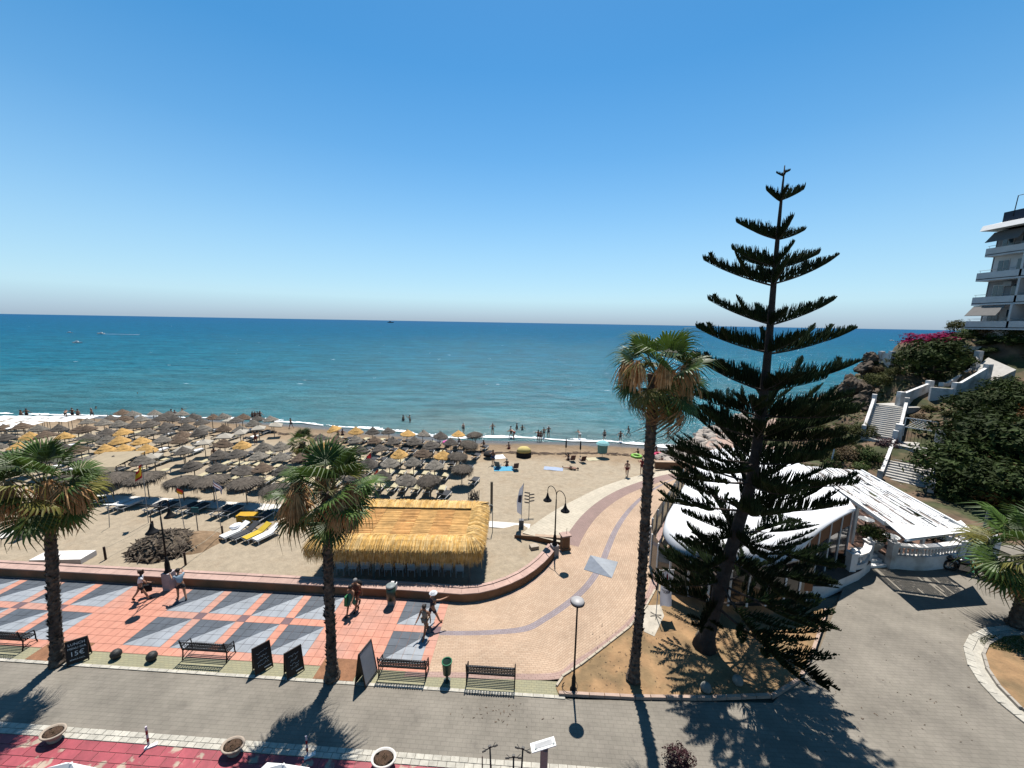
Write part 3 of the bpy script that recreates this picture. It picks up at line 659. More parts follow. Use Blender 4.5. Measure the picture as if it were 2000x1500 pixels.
# ---- A-boards
chalk = M('chalk_white', (.72, .72, .70), .9, .1); slate = M('blackboard', (.012, .012, .014), .6, .1)
def a_board(label, loc, rz, w_, h_, front=None, strips=True, back=None, spread=.42):
    t = thing('chalkboard_sign', label, 'sign board', loc, rz, 'sandwich boards on the kerb strip')
    lean = math.atan2(spread / 2, h_)
    for s, nm in ((-1, 'front_board'), (1, 'back_board')):
        b = MB().box((0, 0, h_ / 2), (w_, .025, h_ - .1)).build(nm, slate if not (back and s == 1) else back, t, loc=(0, s * spread / 2, 0)); b.rotation_euler = (s * lean, 0, 0)
        f = MB(); 
        for x in (-1, 1): f.box((x * (w_ / 2), 0, h_ / 2), (.035, .04, h_))
        f.box((0, 0, h_ - .02), (w_ + .03, .042, .04)); f.box((0, 0, .1), (w_ + .03, .042, .035))
        fr = f.build('frame', M('dark_wood', (.03, .015, .01), .6, .15), b)
        if strips and s == -1: MB().box((w_ * .22, -.022, .17), (w_ * .4, .006, .035)).build('chalk_mark', chalk, b)
        if isinstance(front, int) and s == -1:          # loose chalk scrawl, too far off to read
            rr = random.Random(front)
            for z in (.86, .68, .5, .36):
                q = rr.uniform(.14, .22); MB().tube([(x, -.017, z + rr.uniform(-.05, .05) + .12 * x) for x in np.linspace(-q, q, 15)], .006, 4).build('chalk_scrawl', chalk, b)
        elif front and s == -1:
            for txt, sz, z in front:
                me = text_mesh(txt, sz, chalk); o = obj('lettering', me, b, (0, -.018, z)); o.rotation_euler = (PI / 2, 0, 0)
    return t
a_board('black chalkboard with white chalk lettering and price leaning beside the left palm', (*ST(-18.92, 13.3)[:2], .02), .62, .62, 1.0, [('LUNCH', .15, .83), ('MENU DIA', .115, .66), ('15€', .27, .43), ('BEBIDA INCL.', .075, .2)], False)
def scrib(n): return n + 5
a_board('black folding chalkboard just right of the leftmost whole bench, the left one of a pair', (*ST(-10.95, 13.45)[:2], .02), .85, .62, 1.15, scrib(1))
a_board('black folding chalkboard between its twin board and the middle palm', (*ST(-9.55, 13.38)[:2], .02), .85, .62, 1.1, scrib(0))
a_board('tall sandwich board with pale grey panel standing by the middle bench', (*ST(-6.45, 13.3)[:2], .02), 1.28 + PI, .75, 1.5, None, False, M('silver_panel', (.42, .43, .46), .5, .08), .5)

# ---- bins
def open_bin(label, p):
    t = thing('litter_bin', label, 'litter bin', p)
    MB().lathe([(.14, .32), (.16, .34), (.19, .82), (.205, .83), (.205, .86), (.18, .86), (.15, .4), (.0, .39)], 18, caps=False).build('bucket', gg, t, True)
    MB().lathe([(.185, .855), (.215, .86), (.215, .90), (.185, .905), (.18, .86)], 18, caps=False).build('rim', M('bright_green', (.03, .22, .10), .5, .1), t, True)
    MB().tube([(0, 0, 0), (0, 0, .34)], .05, 8).build('post', gg, t); MB().lathe([(.14, 0), (.14, .02), (.06, .03)], 12).build('foot', gg, t)
open_bin('dark green litter bin on a post between two benches', (*ST(-3.15, 13.45)[:2], .02))
t = thing('waste_bin', 'dark green drum waste bin with grey lid against the seat wall', 'litter bin', (*ST(-6.95, 17.45)[:2], .02), TH)
MB().lathe([(.2, .32), (.22, .33), (.235, 1.05), (.0, 1.05)], 20).build('drum', gg, t, True)
MB().lathe([(.25, 1.05), (.25, 1.09), (.2, 1.13), (.09, 1.15), (.05, 1.2), (.0, 1.21)], 20).build('lid', M('dull_grey_metal', (.32, .36, .36), .5, .1), t, True)
MB().box((.0, .27, .55), (.16, .12, 1.1)).build('post', M('white_post', (.62, .60, .58), .7, .08), t); MB().box((.18, .24, .85), (.04, .3, .34)).build('bracket', white_p, t)
MB().box((.0, .05, .16), (.34, .3, .32)).build('block', M('dull_grey_metal', (.32, .36, .36), .5, .1), t)

# ---- round bollards
stone_b = M('dark_stone', (.035, .035, .033), .6, .3, 6, .4, 20)
for k, (s, t_) in enumerate(((-17.47, 13.48), (-15.86, 13.48))):
    t = thing('bollard', ('dark stone ball bollard nearer the left palm', 'dark stone ball bollard nearer the bench')[k], 'bollard', (*ST(s, t_)[:2], .02), 0, 'stone ball bollards')
    MB().ball((0, 0, .2), .2, 16, 10, sc=(1, 1, .98)).build('ball', stone_b, t, True); MB().lathe([(.13, 0), (.13, .03), (.10, .05)], 14).build('collar', stone_b, t)
gs = M('grey_boulder', (.33, .32, .28), .85, .2, 5, .4, 10)
for k, (x, y) in enumerate(((1378, 1352), (1440, 1338), (1540, 1292))):
    p = G(x, y); b = MB().ball((0, 0, .17), .21, 14, 9, sc=(1, 1, .95), jit=.02, seed=k).build('boulder', gs, None, True, (p.x, p.y, .05))
    tag(b, ('pale round stone in the dry bed nearest the road lamp, shaded by the pine', 'pale round stone in the middle of the pine shadow', 'pale round stone on the bed corner below the lowest pine branches')[k], 'boulder', 'round stones in the planting bed')

# ---- bowl planters on the red pavement
ter = M('cream_planter', (.52, .42, .33), .8, .12, 4); dirt = M('dark_soil', (.09, .05, .028), .95, .3, 8, .8, 20)
def planter(label, p, sx, sy, rz, mat):
    t = thing('planter', label, 'planter', (p.x, p.y, .02), rz, 'bowl planters on the red pavement')
    sx *= .74; sy *= .74; t.scale = (1, 1, .82)
    MB().lathe([(.28, 0), (.3, .05), (.25, .1), (.42, .28), (.5, .36), (.53, .37), (.53, .43), (.45, .43), (.42, .36), (.0, .35)], 28, sx=sx, sy=sy).build('bowl', mat, t, True)
    MB().lathe([(.43, .37), (.3, .385), (.12, .40), (.0, .40)], 18, sx=sx, sy=sy, jit=.05).build('soil', dirt, t, True)
    m = MB(); rr = random.Random(int(p.x * 100))
    for _ in range(26):
        a = rr.uniform(0, 2 * PI); r = rr.uniform(0, .36); x, y = r * math.cos(a) * sx, r * math.sin(a) * sy
        m.tube([(x, y, .37), (x + rr.uniform(-.06, .06), y + rr.uniform(-.06, .06), .37 + rr.uniform(.03, .12))], .006, 3)
    m.build('dead_stalks', M('dry_stalk', (.22, .14, .07), .9, .2), t)
planter('cream oval bowl planter farthest left on the red pavement', G(107, 1446), .95, .72, TH, ter)
planter('cream oval bowl planter in the palm shadow, between the other two', G(457, 1472), .95, .72, TH, ter)
planter('wide white bowl planter near the scooters, third from the left', G(750, 1497), 1.05, .8, TH, M('white_planter', (.66, .62, .57), .7, .08))
t = thing('barrier_post', 'slim red and white banded post on the red pavement', 'post', (*G(291, 1459)[:2], .02), 0)
rw = [M('signal_red', (.42, .03, .035), .5, .1), M('lilac_white', (.62, .55, .60), .6, .08)]
for k in range(5): MB().tube([(.0, 0, .05 + .15 * k), (0, 0, .2 + .15 * k)], .032, 8).build('band', rw[(k + 1) % 2], t)
MB().box((.08, 0, .025), (.34, .12, .05), .5).build('foot', white_p, t)
t = thing('barrier_post', 'pale slim post standing in the middle palm shadow by the kerb', 'post', (*G(601, 1478)[:2], .02), 0)
for k in range(5): MB().tube([(.0, 0, .05 + .15 * k), (0, 0, .2 + .15 * k)], .032, 8).build('band', rw[(k + 1) % 2], t)
MB().box((.08, 0, .025), (.34, .12, .05), .5).build('foot', white_p, t)

# ---- e-scooters at the lower edge, and the white sign post
blk = M('black_plastic', (.012, .012, .012), .5, .1)
def scooter(label, p, rz, lean):
    t = thing('electric_scooter', label, 'scooter', p, rz, 'electric scooters parked by the kerb'); t.rotation_euler = (0, lean, rz)
    MB().box((.42, 0, .16), (.75, .17, .06)).build('deck', blk, t); MB().tube([(.86, 0, .18), (.98, 0, .5), (1.06, 0, 1.12)], [.035, .03, .026], 8).build('stem', blk, t, True)
    MB().tube([(1.06, -.24, 1.12), (1.07, 0, 1.14), (1.06, .24, 1.12)], .017, 6).build('handlebar', blk, t, True)
    for s in (-1, 1):
        MB().tube([(1.06, s * .14, 1.12), (1.06, s * .26, 1.12)], .024, 8).build('grip', blk, t); MB().tube([(1.08, s * .12, 1.13), (1.15, s * .22, 1.15)], .009, 5).build('brake_lever', blk, t)
    MB().box((1.09, 0, 1.17), (.06, .09, .05)).build('display', blk, t)
    for x in (0.02, .95):
        wv = [(x + .11 * math.cos(a), 0, .11 + .11 * math.sin(a)) for a in np.linspace(0, 2 * PI, 17)]
        MB().tube(wv, .026, 6).build('wheel', blk, t, True)
    MB().tube([(-.08, 0, .2), (.02, 0, .245), (.14, 0, .22)], .03, 6, flat=.5).build('mudguard', blk, t)
for k, (x, y, z, rz, ln, lb) in enumerate(((957, 1463, 1.12, 2.0, .06, 'black electric scooter leaning left, leftmost of the three at the lower edge'), (1003, 1484, 1.08, 1.6, .0, 'black electric scooter facing the sea, middle of the three'), (1021, 1466, 1.12, 1.25, .04, 'black electric scooter beside the white sloping sign post'))):
    h = G(x, y, z); scooter(lb, (h.x - 1.06 * math.cos(rz), h.y - 1.06 * math.sin(rz), .02), rz, 0)
p = G(942, 1479, .8); t = MB().tube([(0, 0, 0), (0, 0, .8)], .018, 8).build('slim_post', M('rust_dark', (.06, .02, .015), .7, .2), None, False, (p.x, p.y, .02)); tag(t, 'thin dark rusty post left of the parked scooters', 'post')
p = G(1062, 1456, 1.45); t = thing('information_pillar', 'pinkish pillar with white sloping top panel beside the scooters', 'sign', (p.x, p.y, 0), -.25)
MB().box((.03, -.05, .7), (.22, .16, 1.4)).build('pillar', M('mauve_pillar', (.40, .30, .28), .7, .1), t)
b = MB().box((0, 0, 0), (.78, .3, .03)).build('panel', white_p, t, loc=(-.02, 0, 1.47)); b.rotation_euler = (-.12, -.16, .42)
MB().box((.02, .0, .02), (.55, .16, .012)).build('plate', M('pale_grey', (.5, .5, .5), .5), b)
for x in (-.25, .33): MB().lathe([(.028, 0), (.028, .03)], 10, (x, -.08, .01)).build('bolt', M('dull_grey_metal', (.32, .36, .36)), b)
# ---- white canvas awnings below the viewer
for k, (pts, lb) in enumerate(((((90, 1500), (128, 1489), (190, 1500), (160, 1530)), 'flat white parasol top poking in at the lower left edge'), (((505, 1505), (522, 1489), (605, 1499), (590, 1535)), 'flat white parasol top poking in at the lower edge right of the left one'))):
    q = [G(x, y, 2.6) for x, y in pts]; cx = sum(v.x for v in q) / 4; cy = sum(v.y for v in q) / 4
    t = thing('canvas_parasol', lb, 'parasol', (cx, cy, 0), 0, 'white parasols on the terrace below')
    c = Vector((0, 0, 2.85)); e = [Vector((v.x - cx, v.y - cy, 2.6)) for v in q]
    MB().add([*e, c, *[v - Vector((0, 0, .12)) for v in e]], [(0, 1, 4), (1, 2, 4), (2, 3, 4), (3, 0, 4), (0, 5, 6, 1), (1, 6, 7, 2), (2, 7, 8, 3), (3, 8, 5, 0)]).build('canopy', M('white_canvas', (.78, .78, .76), .8, .04), t)
    MB().tube([(0, 0, 0), (0, 0, 2.84)], .03, 8).build('pole', white_p, t)

# ---- banner on a cross foot
b0 = G(1281, 1203, .06); t = thing('banner_stand', 'white cloth banner with red and green picture hanging from a pole on cross feet', 'banner', (b0.x, b0.y, .06), .15)
MB().tube([(0, 0, 0), (0, 0, 2.55)], .02, 8).build('pole', M('white_post', (.62, .60, .58)), t)
m = MB()
for k in range(6): a = k * PI / 3; m.tube([(.03 * math.cos(a), .03 * math.sin(a), .06), (.3 * math.cos(a), .3 * math.sin(a), .02)], .014, 5)
m.build('cross_foot', iron, t)
MB().tube([(0, 0, 2.5), (.36, -.02, 2.54), (.75, -.04, 2.5)], .014, 6).build('top_arm', white_p, t)
bw, m = [], MB(); NX, NZ = 8, 16
vs = [(.1 + .62 * i / NX, -.02 + .06 * math.sin(i * .8 + j * .25) - .12 * (1 - j / NZ), .62 + 1.86 * j / NZ) for j in range(NZ + 1) for i in range(NX + 1)]
cl = m.add(vs, [(j * (NX + 1) + i, j * (NX + 1) + i + 1, (j + 1) * (NX + 1) + i + 1, (j + 1) * (NX + 1) + i) for j in range(NZ) for i in range(NX)]).build('cloth', M('banner_cloth', (.66, .65, .70), .85, .05, transl=.25), t, True)
def on(u, v): return (.1 + .62 * u, -.02 + .06 * math.sin(u * NX * .8 + v * NZ * .25) - .12 * (1 - v) - .025, .62 + 1.86 * v)
m = MB()
for (u0, v0, u1, v1, q) in ((.35, .74, .62, .92, 0), (.5, .8, .6, .97, 0), (.12, .66, .86, .74, 1), (.15, .74, .32, .86, 1), (.7, .72, .84, .8, 1)):
    m.add([on(u0, v0), on(u1, v0 + .02), on(u1 - .05, v1), on(u0 + .04, v1 - .03)], [(0, 1, 2, 3)], q)
m.build('picture', [M('banner_red', (.45, .03, .04), .8), M('banner_green', (.02, .07, .03), .8)], cl)
m = MB(); rr = random.Random(4)
m.tube([on(.08 + .86 * k / 30, .47 + .035 * math.sin(k * 1.5) - .06 * k / 30) for k in range(31)], .009, 4); m.tube([on(.2 + .6 * k / 24, .40 + .03 * math.sin(k * 1.9)) for k in range(25)], .008, 4)
m.build('script_lettering', M('ink_grey', (.09, .09, .14), .8), cl)
# ================================================================== PALMS
leafg = [M('palm_green', (.085, .150, .022), .5, .25, 2, rnd=.35, transl=.22, spec=.25), M('palm_yellow', (.27, .25, .05), .55, .25, 2, rnd=.25, transl=.3, spec=.2), M('palm_dead', (.50, .29, .13), .8, .3, 2, rnd=.3, transl=.15)]
petm = M('palm_stalk', (.16, .15, .05), .6, .2)
def fan(nseg, R_, droop, spread, fold, seed, petl):
    """one fan leaf: stalk along +X from the origin, blade of folded pointed segments with drooping tips"""
    rr = random.Random(seed); m = MB(); zc = lambda d: -droop * d * d
    pts = [(petl * k / 5, 0, .10 * petl * (k / 5) - .16 * petl * (k / 5) ** 2) for k in range(6)]
    m.tube(pts, [.03, .026, .022, .019, .016, .014], 4, 1)
    hx, hz = pts[-1][0], pts[-1][2]
    for i in range(nseg):
        a = -spread + 2 * spread * (i + .5) / nseg + rr.uniform(-.03, .03); da = spread / nseg * .92; L_ = R_ * (1 - .12 * abs(a) / spread) * rr.uniform(.88, 1.06)
        dr = droop * rr.uniform(.8, 1.4); vs = []
        for k, (q, wd) in enumerate(((.05, .9), (.58, 1.05), (.8, .5), (1.0, .05))):
            d = L_ * q; wdt = max(.004, .5 * d * da * 2 * wd if k < 2 else L_ * .45 * da * wd)
            cx, cy = hx + d * math.cos(a), d * math.sin(a); z = hz + fold * abs(math.sin(a)) * d - dr * d * d * ((2.2 if dr < .6 else 1.1) if k == 3 else 1 if k == 2 else .55)
            if k == 3: cx -= .25 * dr * d * d * math.cos(a); cy -= .25 * dr * d * d * math.sin(a)
            nx, ny = -math.sin(a), math.cos(a)
            vs += [(cx + nx * wdt, cy + ny * wdt, z), (cx, cy, z + wdt * .45), (cx - nx * wdt, cy - ny * wdt, z)]
        m.add(vs, [(3 * k, 3 * k + 1, 3 * k + 4, 3 * k + 3) for k in range(3)] + [(3 * k + 1, 3 * k + 2, 3 * k + 5, 3 * k + 4) for k in range(3)])
    return m
FANS = {(kd, v): fan(22, 1.12, dr, 1.75, .12, v + 10 * kd, pl).mesh('frond', [leafg[kd], petm if kd < 2 else leafg[2]]) for kd, dr, pl in ((0, .20, 1.0), (1, .34, .95), (2, 1.0, .8)) for v in range(3)}
def seeds(seed):
    rr = random.Random(seed); m = MB()
    for k in range(110):
        a = rr.uniform(0, 2 * PI); r = abs(rr.gauss(0, .2)); l = rr.uniform(.5, 1.25); x, y = r * math.cos(a), r * math.sin(a); z0 = rr.uniform(-.1, .2)
        m.tube([(x * .3, y * .3, z0), (x * .8, y * .8, z0 - l * .4), (x * 1.2, y * 1.2, z0 - l)], [.012, .02, .008], 3, caps=False)
    return m.mesh('seed_cluster', M('palm_seed_straw', (1.1, .62, .27), .85, .35, 5, rnd=.25, transl=.2))
SEEDS = [seeds(k) for k in range(3)]
barkm = M('palm_bark', (.115, .085, .065), .95, .35, 6, .9, 14, c2=(.20, .15, .11), c2s=5)
def palm_trunk(base, top, r0, r1, seed):
    rr = random.Random(seed); m = MB(); n = 14; b = Vector(base); t = Vector(top); H_ = (t - b).length; k = int(H_ / .11); pr = []
    vs = []
    for i in range(k + 1):
        q = i / k; c = b.lerp(t, q) + Vector((.10 * math.sin(q * 2.6 + seed), .06 * math.sin(q * 3.1), 0)) * min(1, q * 3)
        r = r0 + (r1 - r0) * q + (.14 * math.exp(-q * H_ / .45)) + (.05 * max(0, q - .8) / .2); r *= 1 + (.11 if i % 2 else -.05)
        for j in range(n):
            a = 2 * PI * j / n + (i % 2) * PI / n; w_ = r * (1 + rr.uniform(-.10, .14)); vs.append((c.x + w_ * math.cos(a), c.y + w_ * math.sin(a), c.z + rr.uniform(-.03, .03)))
    m.add(vs, [(i * n + j, i * n + (j + 1) % n, (i + 1) * n + (j + 1) % n, (i + 1) * n + j) for i in range(k) for j in range(n)] + [tuple(range(k * n, k * n + n))])
    for _ in range(int(H_ * 42)):                        # old leaf bases standing off the trunk
        q = rr.random(); c = b.lerp(t, q) + Vector((.10 * math.sin(q * 2.6 + seed), .06 * math.sin(q * 3.1), 0)) * min(1, q * 3); a = rr.uniform(0, 2 * PI); r = r0 + (r1 - r0) * q
        d = Vector((math.cos(a), math.sin(a), 0)); s = Vector((-d.y, d.x, 0)) * rr.uniform(.03, .07); p = c + d * r * .95; e = c + d * (r + rr.uniform(.05, .11)) + Vector((0, 0, rr.uniform(.04, .12)))
        m.add([p - s, p + s, e], [(0, 1, 2)]); m.add([p + s - Vector((0, 0, .06)), p - s - Vector((0, 0, .06)), e], [(0, 1, 2)])
    return m
def make_palm(label, base, top, r0, r1, seed, n_live=34, n_dead=14, n_seed=4, sc_=1.0, seed_dirs=None, cat='palm tree', skirt=0):
    rr = random.Random(seed); t = thing('palm_tree', label, cat, base); B = Vector(base); T = Vector(top) - B
    palm_trunk((0, 0, 0), T, r0, r1, seed).build('trunk', barkm, t)
    def put(me, el, az, s, nm, roll=0, off=0):
        o = obj(nm, me, t, T + Vector((math.cos(az) * .12, math.sin(az) * .12, off)))
        o.rotation_mode = 'XYZ'; o.matrix_basis = Matrix.Translation(o.location) @ Matrix.Rotation(az, 4, 'Z') @ Matrix.Rotation(-el, 4, 'Y') @ Matrix.Rotation(roll, 4, 'X') @ Matrix.Scale(s, 4)
    ga = PI * (3 - math.sqrt(5))
    for i in range(n_live):
        q = i / (n_live - 1); el = math.radians(76 - 128 * q ** .95 + rr.uniform(-16, 16)); kd = 0 if q < .35 or rr.random() < .62 else 1
        put(FANS[(kd, rr.randrange(3))], el, i * ga + rr.uniform(-.25, .25), sc_ * rr.uniform(.85, 1.12), 'frond', rr.uniform(-.7, .7), .1 - .25 * q)
    for i in range(n_dead):
        put(FANS[(2 if i % 3 else 1, rr.randrange(3))], math.radians(rr.uniform(-62, -28)), i * ga * 1.3 + rr.uniform(-.4, .4), sc_ * rr.uniform(.7, .95), 'dead_frond', rr.uniform(-.6, .6), -.2 - rr.uniform(0, .3))
    for i in range(n_seed):
        az = seed_dirs[i] if seed_dirs else i * 2 * PI / n_seed + rr.uniform(-.4, .4); d = rr.uniform(.7, 1.4) * sc_; zz = rr.uniform(-.1, .5)
        o = obj('seed_cluster', SEEDS[i % 3], t, T + Vector((d * math.cos(az), d * math.sin(az), zz)), rr.uniform(0, 6)); o.scale = (1.2 * sc_, 1.2 * sc_, rr.uniform(.75, 1.3) * sc_)
        MB().tube([T + Vector((.05 * math.cos(az), .05 * math.sin(az), .1)), T + Vector((.55 * d * math.cos(az), .55 * d * math.sin(az), zz + .25)), T + Vector((d * math.cos(az), d * math.sin(az), zz + .1))], .018, 5).build('seed_stalk', petm, t)
    return t
make_palm('fan palm in front of the thatched kiosk with brown hanging seed strands', (-7.15, 13.62, .03), (-6.82, 13.6, 8.1), .17, .155, 3, 25, 8, 9, .97, [-2.3, -.75, -2.75, -2.5, -.4, 2.2, -.95, -2.1, .6])
make_palm('fan palm at the left beside the priced chalkboard', (-18.9, 14.1, .03), (-18.25, 14.15, 7.9), .175, .155, 5, 27, 8, 5, .97, [-1.7, -1.5, -.5, .1, -.25])
tallp = make_palm('tallest slender fan palm in the dry bed, head against the sea', (5.2, 13.75, .05), (5.22, 13.7, 12.75), .155, .175, 8, 25, 7, 6, .90, [-1.7, -2.5, -.2, 3.0, -.6, .5])
# one broken frond hanging from the tall palm
o = obj('dead_frond', FANS[(2, 1)], tallp); o.matrix_basis = Matrix.Translation((.45, -.1, 12.4)) @ Matrix.Rotation(math.radians(62), 4, 'Y') @ Matrix.Scale(1.15, 4)
# small stubby palm on the beach with shaggy skirt, and the palm poking in at the right edge
p = S(592, 905); tp = make_palm('small palm with shaggy dark skirt among the beach parasols', (p.x, p.y, p.z), (p.x, p.y, p.z + 2.3), .22, .24, 11, 24, 26, 0, .72)
rp_ = AY(2018, 1082, 17.0); make_palm('bright green fan palm cut off by the right edge', (rp_.x, 17.0, .1), (rp_.x, 17.0, rp_.z), .2, .2, 13, 30, 4, 0, 1.25)

# ================================================================== NORFOLK ISLAND PINE
pine_m = M('pine_needles', (.032, .056, .018), .7, .35, 3, rnd=.3, transl=.15, spec=.1); pine_b = M('pine_bark', (.075, .055, .045), .95, .3, 5, .8, 20)
def pine_branch(L_, seed, rise, curl, dens, nside, tuft):
    """limb along +X; cord-like twigs stand up along both sides of it"""
    rr = random.Random(seed); m = MB()
    ax = lambda q: Vector((L_ * q * (1 - .08 * q), .10 * L_ * math.sin(2.2 * q + seed) * q * .6, L_ * (rise * q + curl * q * q)))
    m.tube([ax(k / 10) for k in range(11)], [max(.008, .014 * L_ * (1 - k / 10.5)) for k in range(11)], 5, 1)
    def twig(p, d, l, up):
        pts = [p]; v = Vector(d).normalized()
        for k in range(3): pts.append(pts[-1] + v * l / 3); v = (v + Vector((0, 0, up))).normalized()
        m.tube(pts, [.010, .019, .016, .005], 4, 0, caps=False)
    zt = ax(1).z
    def spray(f, tang, q0, q1, n, lmax, main=False):
        for i in range(n):
            q = q0 + (q1 - q0) * (i + rr.random()) / n; p = f(q); t = tang(q); s = Vector((-t.y, t.x, 0)).normalized()
            env = min(1, (1 - q) * 3.2 + .14) * min(1, .35 + q * 2)
            for sg in (-1, 1, 0):
                if sg == 0 and rr.random() < .35: continue
                l = lmax * env * rr.uniform(.75, 1.1); uz = rr.uniform(.45, .9)
                if main: l = min(.85, .15 + .12 * min(1, L_) + .62 * (zt - p.z)) * rr.uniform(.62, 1.12) * min(1, .3 + 6 * q); uz = rr.uniform(.9, 1.7)   # twig tops level off near the height of the tip
                twig(p, s * sg * rr.uniform(.25, .75) + t * rr.uniform(.25, .7) + Vector((0, 0, uz)), l, .30)
    tg = lambda q: (ax(min(1, q + .02)) - ax(q - .02)).normalized()
    spray(ax, tg, tuft, 1.0, int(dens * L_), .15 * L_ ** .5 + .29, L_ < 4)
    for k in range(nside):
        q = rr.uniform(.25, .8); p0 = ax(q); t = tg(q); sg = 1 if k % 2 else -1; l = L_ * (1 - q) * rr.uniform(.45, .75) + .3
        d = (t * .75 + Vector((-t.y, t.x, 0)) * sg * rr.uniform(.5, .8) + Vector((0, 0, .12))).normalized()
        g = lambda u, p0=p0, d=d, l=l: p0 + d * (l * u) + Vector((0, 0, .22 * l * u * u))
        m.tube([g(u / 4) for u in range(5)], [.016, .013, .011, .009, .006], 4, 1, caps=False)
        spray(g, lambda u, d=d: d, .25, 1.0, int(dens * l * .9), .3)
    return m.mesh('branch', [pine_m, pine_b])
BR = {'s': [pine_branch(1.0, k, .28, .12, 34, 0, .03) for k in range(2)], 'm': [pine_branch(2.0, k + 5, .24, .12, 26, 0, .03) for k in range(3)],
      'l': [pine_branch(3.2, k + 9, .20, .12, 22, 4, .08) for k in range(4)], 'x': [pine_branch(4.6, k + 17, .03, .10, 14, 12, .32) for k in range(4)]}
BL = {'s': 1.0, 'm': 2.0, 'l': 3.2, 'x': 4.6}
pt = thing('norfolk_pine', 'tall dark Norfolk Island pine with tiered branches rising above the horizon', 'pine tree', (8.97, 15.45, .05))
axis = lambda z: Vector((1.25 * min(1, z / 8) * (1 - .12 * max(0, z - 12) / 8) - .05 * math.sin(z * .4), 0, z))
HT = 20.4
MB().tube([axis(z) for z in np.linspace(0, HT, 34)], [(.30 * (1 - z / HT) ** .8 + .018 + .2 * math.exp(-z / .35)) for z in np.linspace(0, HT, 34)], 10).build('trunk', pine_b, pt, True)
rr = random.Random(21)
def zy(y):                                    # height on the trunk seen at photo row y
    lo, hi = 0, 24
    for _ in range(40):
        z = .5 * (lo + hi); a = axis(z); q = AYrow(8.97 + a.x, 15.45, z)
        if q > y: lo = z
        else: hi = z
    return z
def AYrow(X, Y, Z):
    Zr = Z - CAMH; f = Y * math.cos(PITCH) - Zr * math.sin(PITCH); d = -(Y * math.sin(PITCH) + Zr * math.cos(PITCH)); u = X / f * FPX; v = d / f * FPX
    return 750 + math.sin(ROLL) * u + math.cos(ROLL) * v
WH = [(344, .32, 4), (394, .98, 4), (472, 1.65, 5), (524, 2.15, 5), (558, 2.85, 5), (636, 2.95, 5), (690, 3.3, 5), (764, 3.8, 6), (815, 3.5, 6), (856, 3.6, 6), (905, 3.8, 6), (948, 3.9, 6), (1000, 4.0, 6), (1048, 4.2, 6), (1095, 4.3, 6), (1140, 4.7, 6), (1182, 4.8, 5)]
for wi, (y, l, n) in enumerate(WH):
    z = zy(y); a0 = rr.uniform(0, PI) + (.0 if wi % 2 else .4)
    if wi < 8: a0 = rr.choice([.15, -.2, .3, 0])
    for k in range(n):
        ll = l * rr.uniform(.82, 1.06)
        if wi > 12 and math.cos(a0 + 2 * PI * k / n) < -.1: ll *= .62
        kd = 's' if ll < 1.35 else 'm' if ll < 2.45 else 'l' if ll < 3.7 else 'x'
        me = rr.choice(BR[kd]); az = a0 + 2 * PI * k / n + rr.uniform(-.16, .16)
        if wi < 8: az = [.1, PI + .05, 1.25, -1.9, 2.2, -.9][k] + rr.uniform(-.2, .2); ll *= (1 if k < 2 else .66)
        kd = 's' if ll < 1.35 else 'm' if ll < 2.45 else 'l' if ll < 3.7 else 'x'; me = rr.choice(BR[kd])
        o = obj('branch', me, pt); p = axis(z + rr.uniform(-.08, .08)); tilt = math.radians(rr.uniform(-5, 5) - (9 if wi > 12 else 0))
        o.matrix_basis = Matrix.Translation(p) @ Matrix.Rotation(az, 4, 'Z') @ Matrix.Rotation(-tilt, 4, 'Y') @ Matrix.Scale(ll / BL[kd], 4)
# loose bark slab propped at the foot of the pine
p = G(1362, 1243); b = MB().box((0, 0, .3), (.22, .1, .6), .3, taper=.7).build('driftwood', M('bleached_wood', (.55, .46, .33), .9, .2, 4, .4, 12), None, loc=(p.x, p.y, .05)); b.rotation_euler = (.1, .35, 0)
tag(b, 'bleached piece of wood leaning against the foot of the tall pine', 'wood')
# ================================================================== THATCHED KIOSK
straw = M('golden_straw', (.95, .55, .145), .8, .3, 3, rnd=.0, transl=.1); straw2 = M('pale_straw', (1.1, .76, .33), .8, .25, 3, transl=.1)
KX0, KX1, KY0, KY1, KZ = -10.75, -1.95, 19.75, 24.1, 2.3
kt = thing('thatched_kiosk', 'open beach bar with flat golden thatched roof behind the seat wall', 'kiosk', (0, 0, 0))
mats_ = [M('reed_mat_light', (1.05, .64, .24), .85, .22, 1.5), M('reed_mat_dark', (.98, .55, .20), .85, .25, 1.5)]
nm = 7; rr = random.Random(5)
for k in range(nm):
    x0 = KX0 + .5 + (KX1 - KX0 - 1.0) * k / nm; x1 = KX0 + .5 + (KX1 - KX0 - 1.0) * (k + 1) / nm; m = MB(); rows = 34
    for r_ in range(rows):
        y0 = KY0 + .45 + (KY1 - KY0 - .9) * r_ / rows; y1 = KY0 + .45 + (KY1 - KY0 - .9) * (r_ + 1) / rows; z = KZ + .02 * (k % 2) + rr.uniform(0, .02); tl_ = rr.uniform(-.015, .015)
        m.add([(x0, y0, z + .03), (x1, y0, z + .03 + tl_), (x1, y1, z + tl_), (x0, y1, z), (x0, y0, z - .04), (x1, y0, z - .04)], [(0, 1, 2, 3), (4, 5, 1, 0)])
    m.build('reed_mat', mats_[k % 2], kt)
for k in range(4): MB().box(((KX0 + KX1) / 2, KY0 + .6 + k * 1.05, KZ - .12), (KX1 - KX0 - .6, .1, .14)).build('beam', M('pale_timber', (.36, .31, .25), .8, .15), kt)
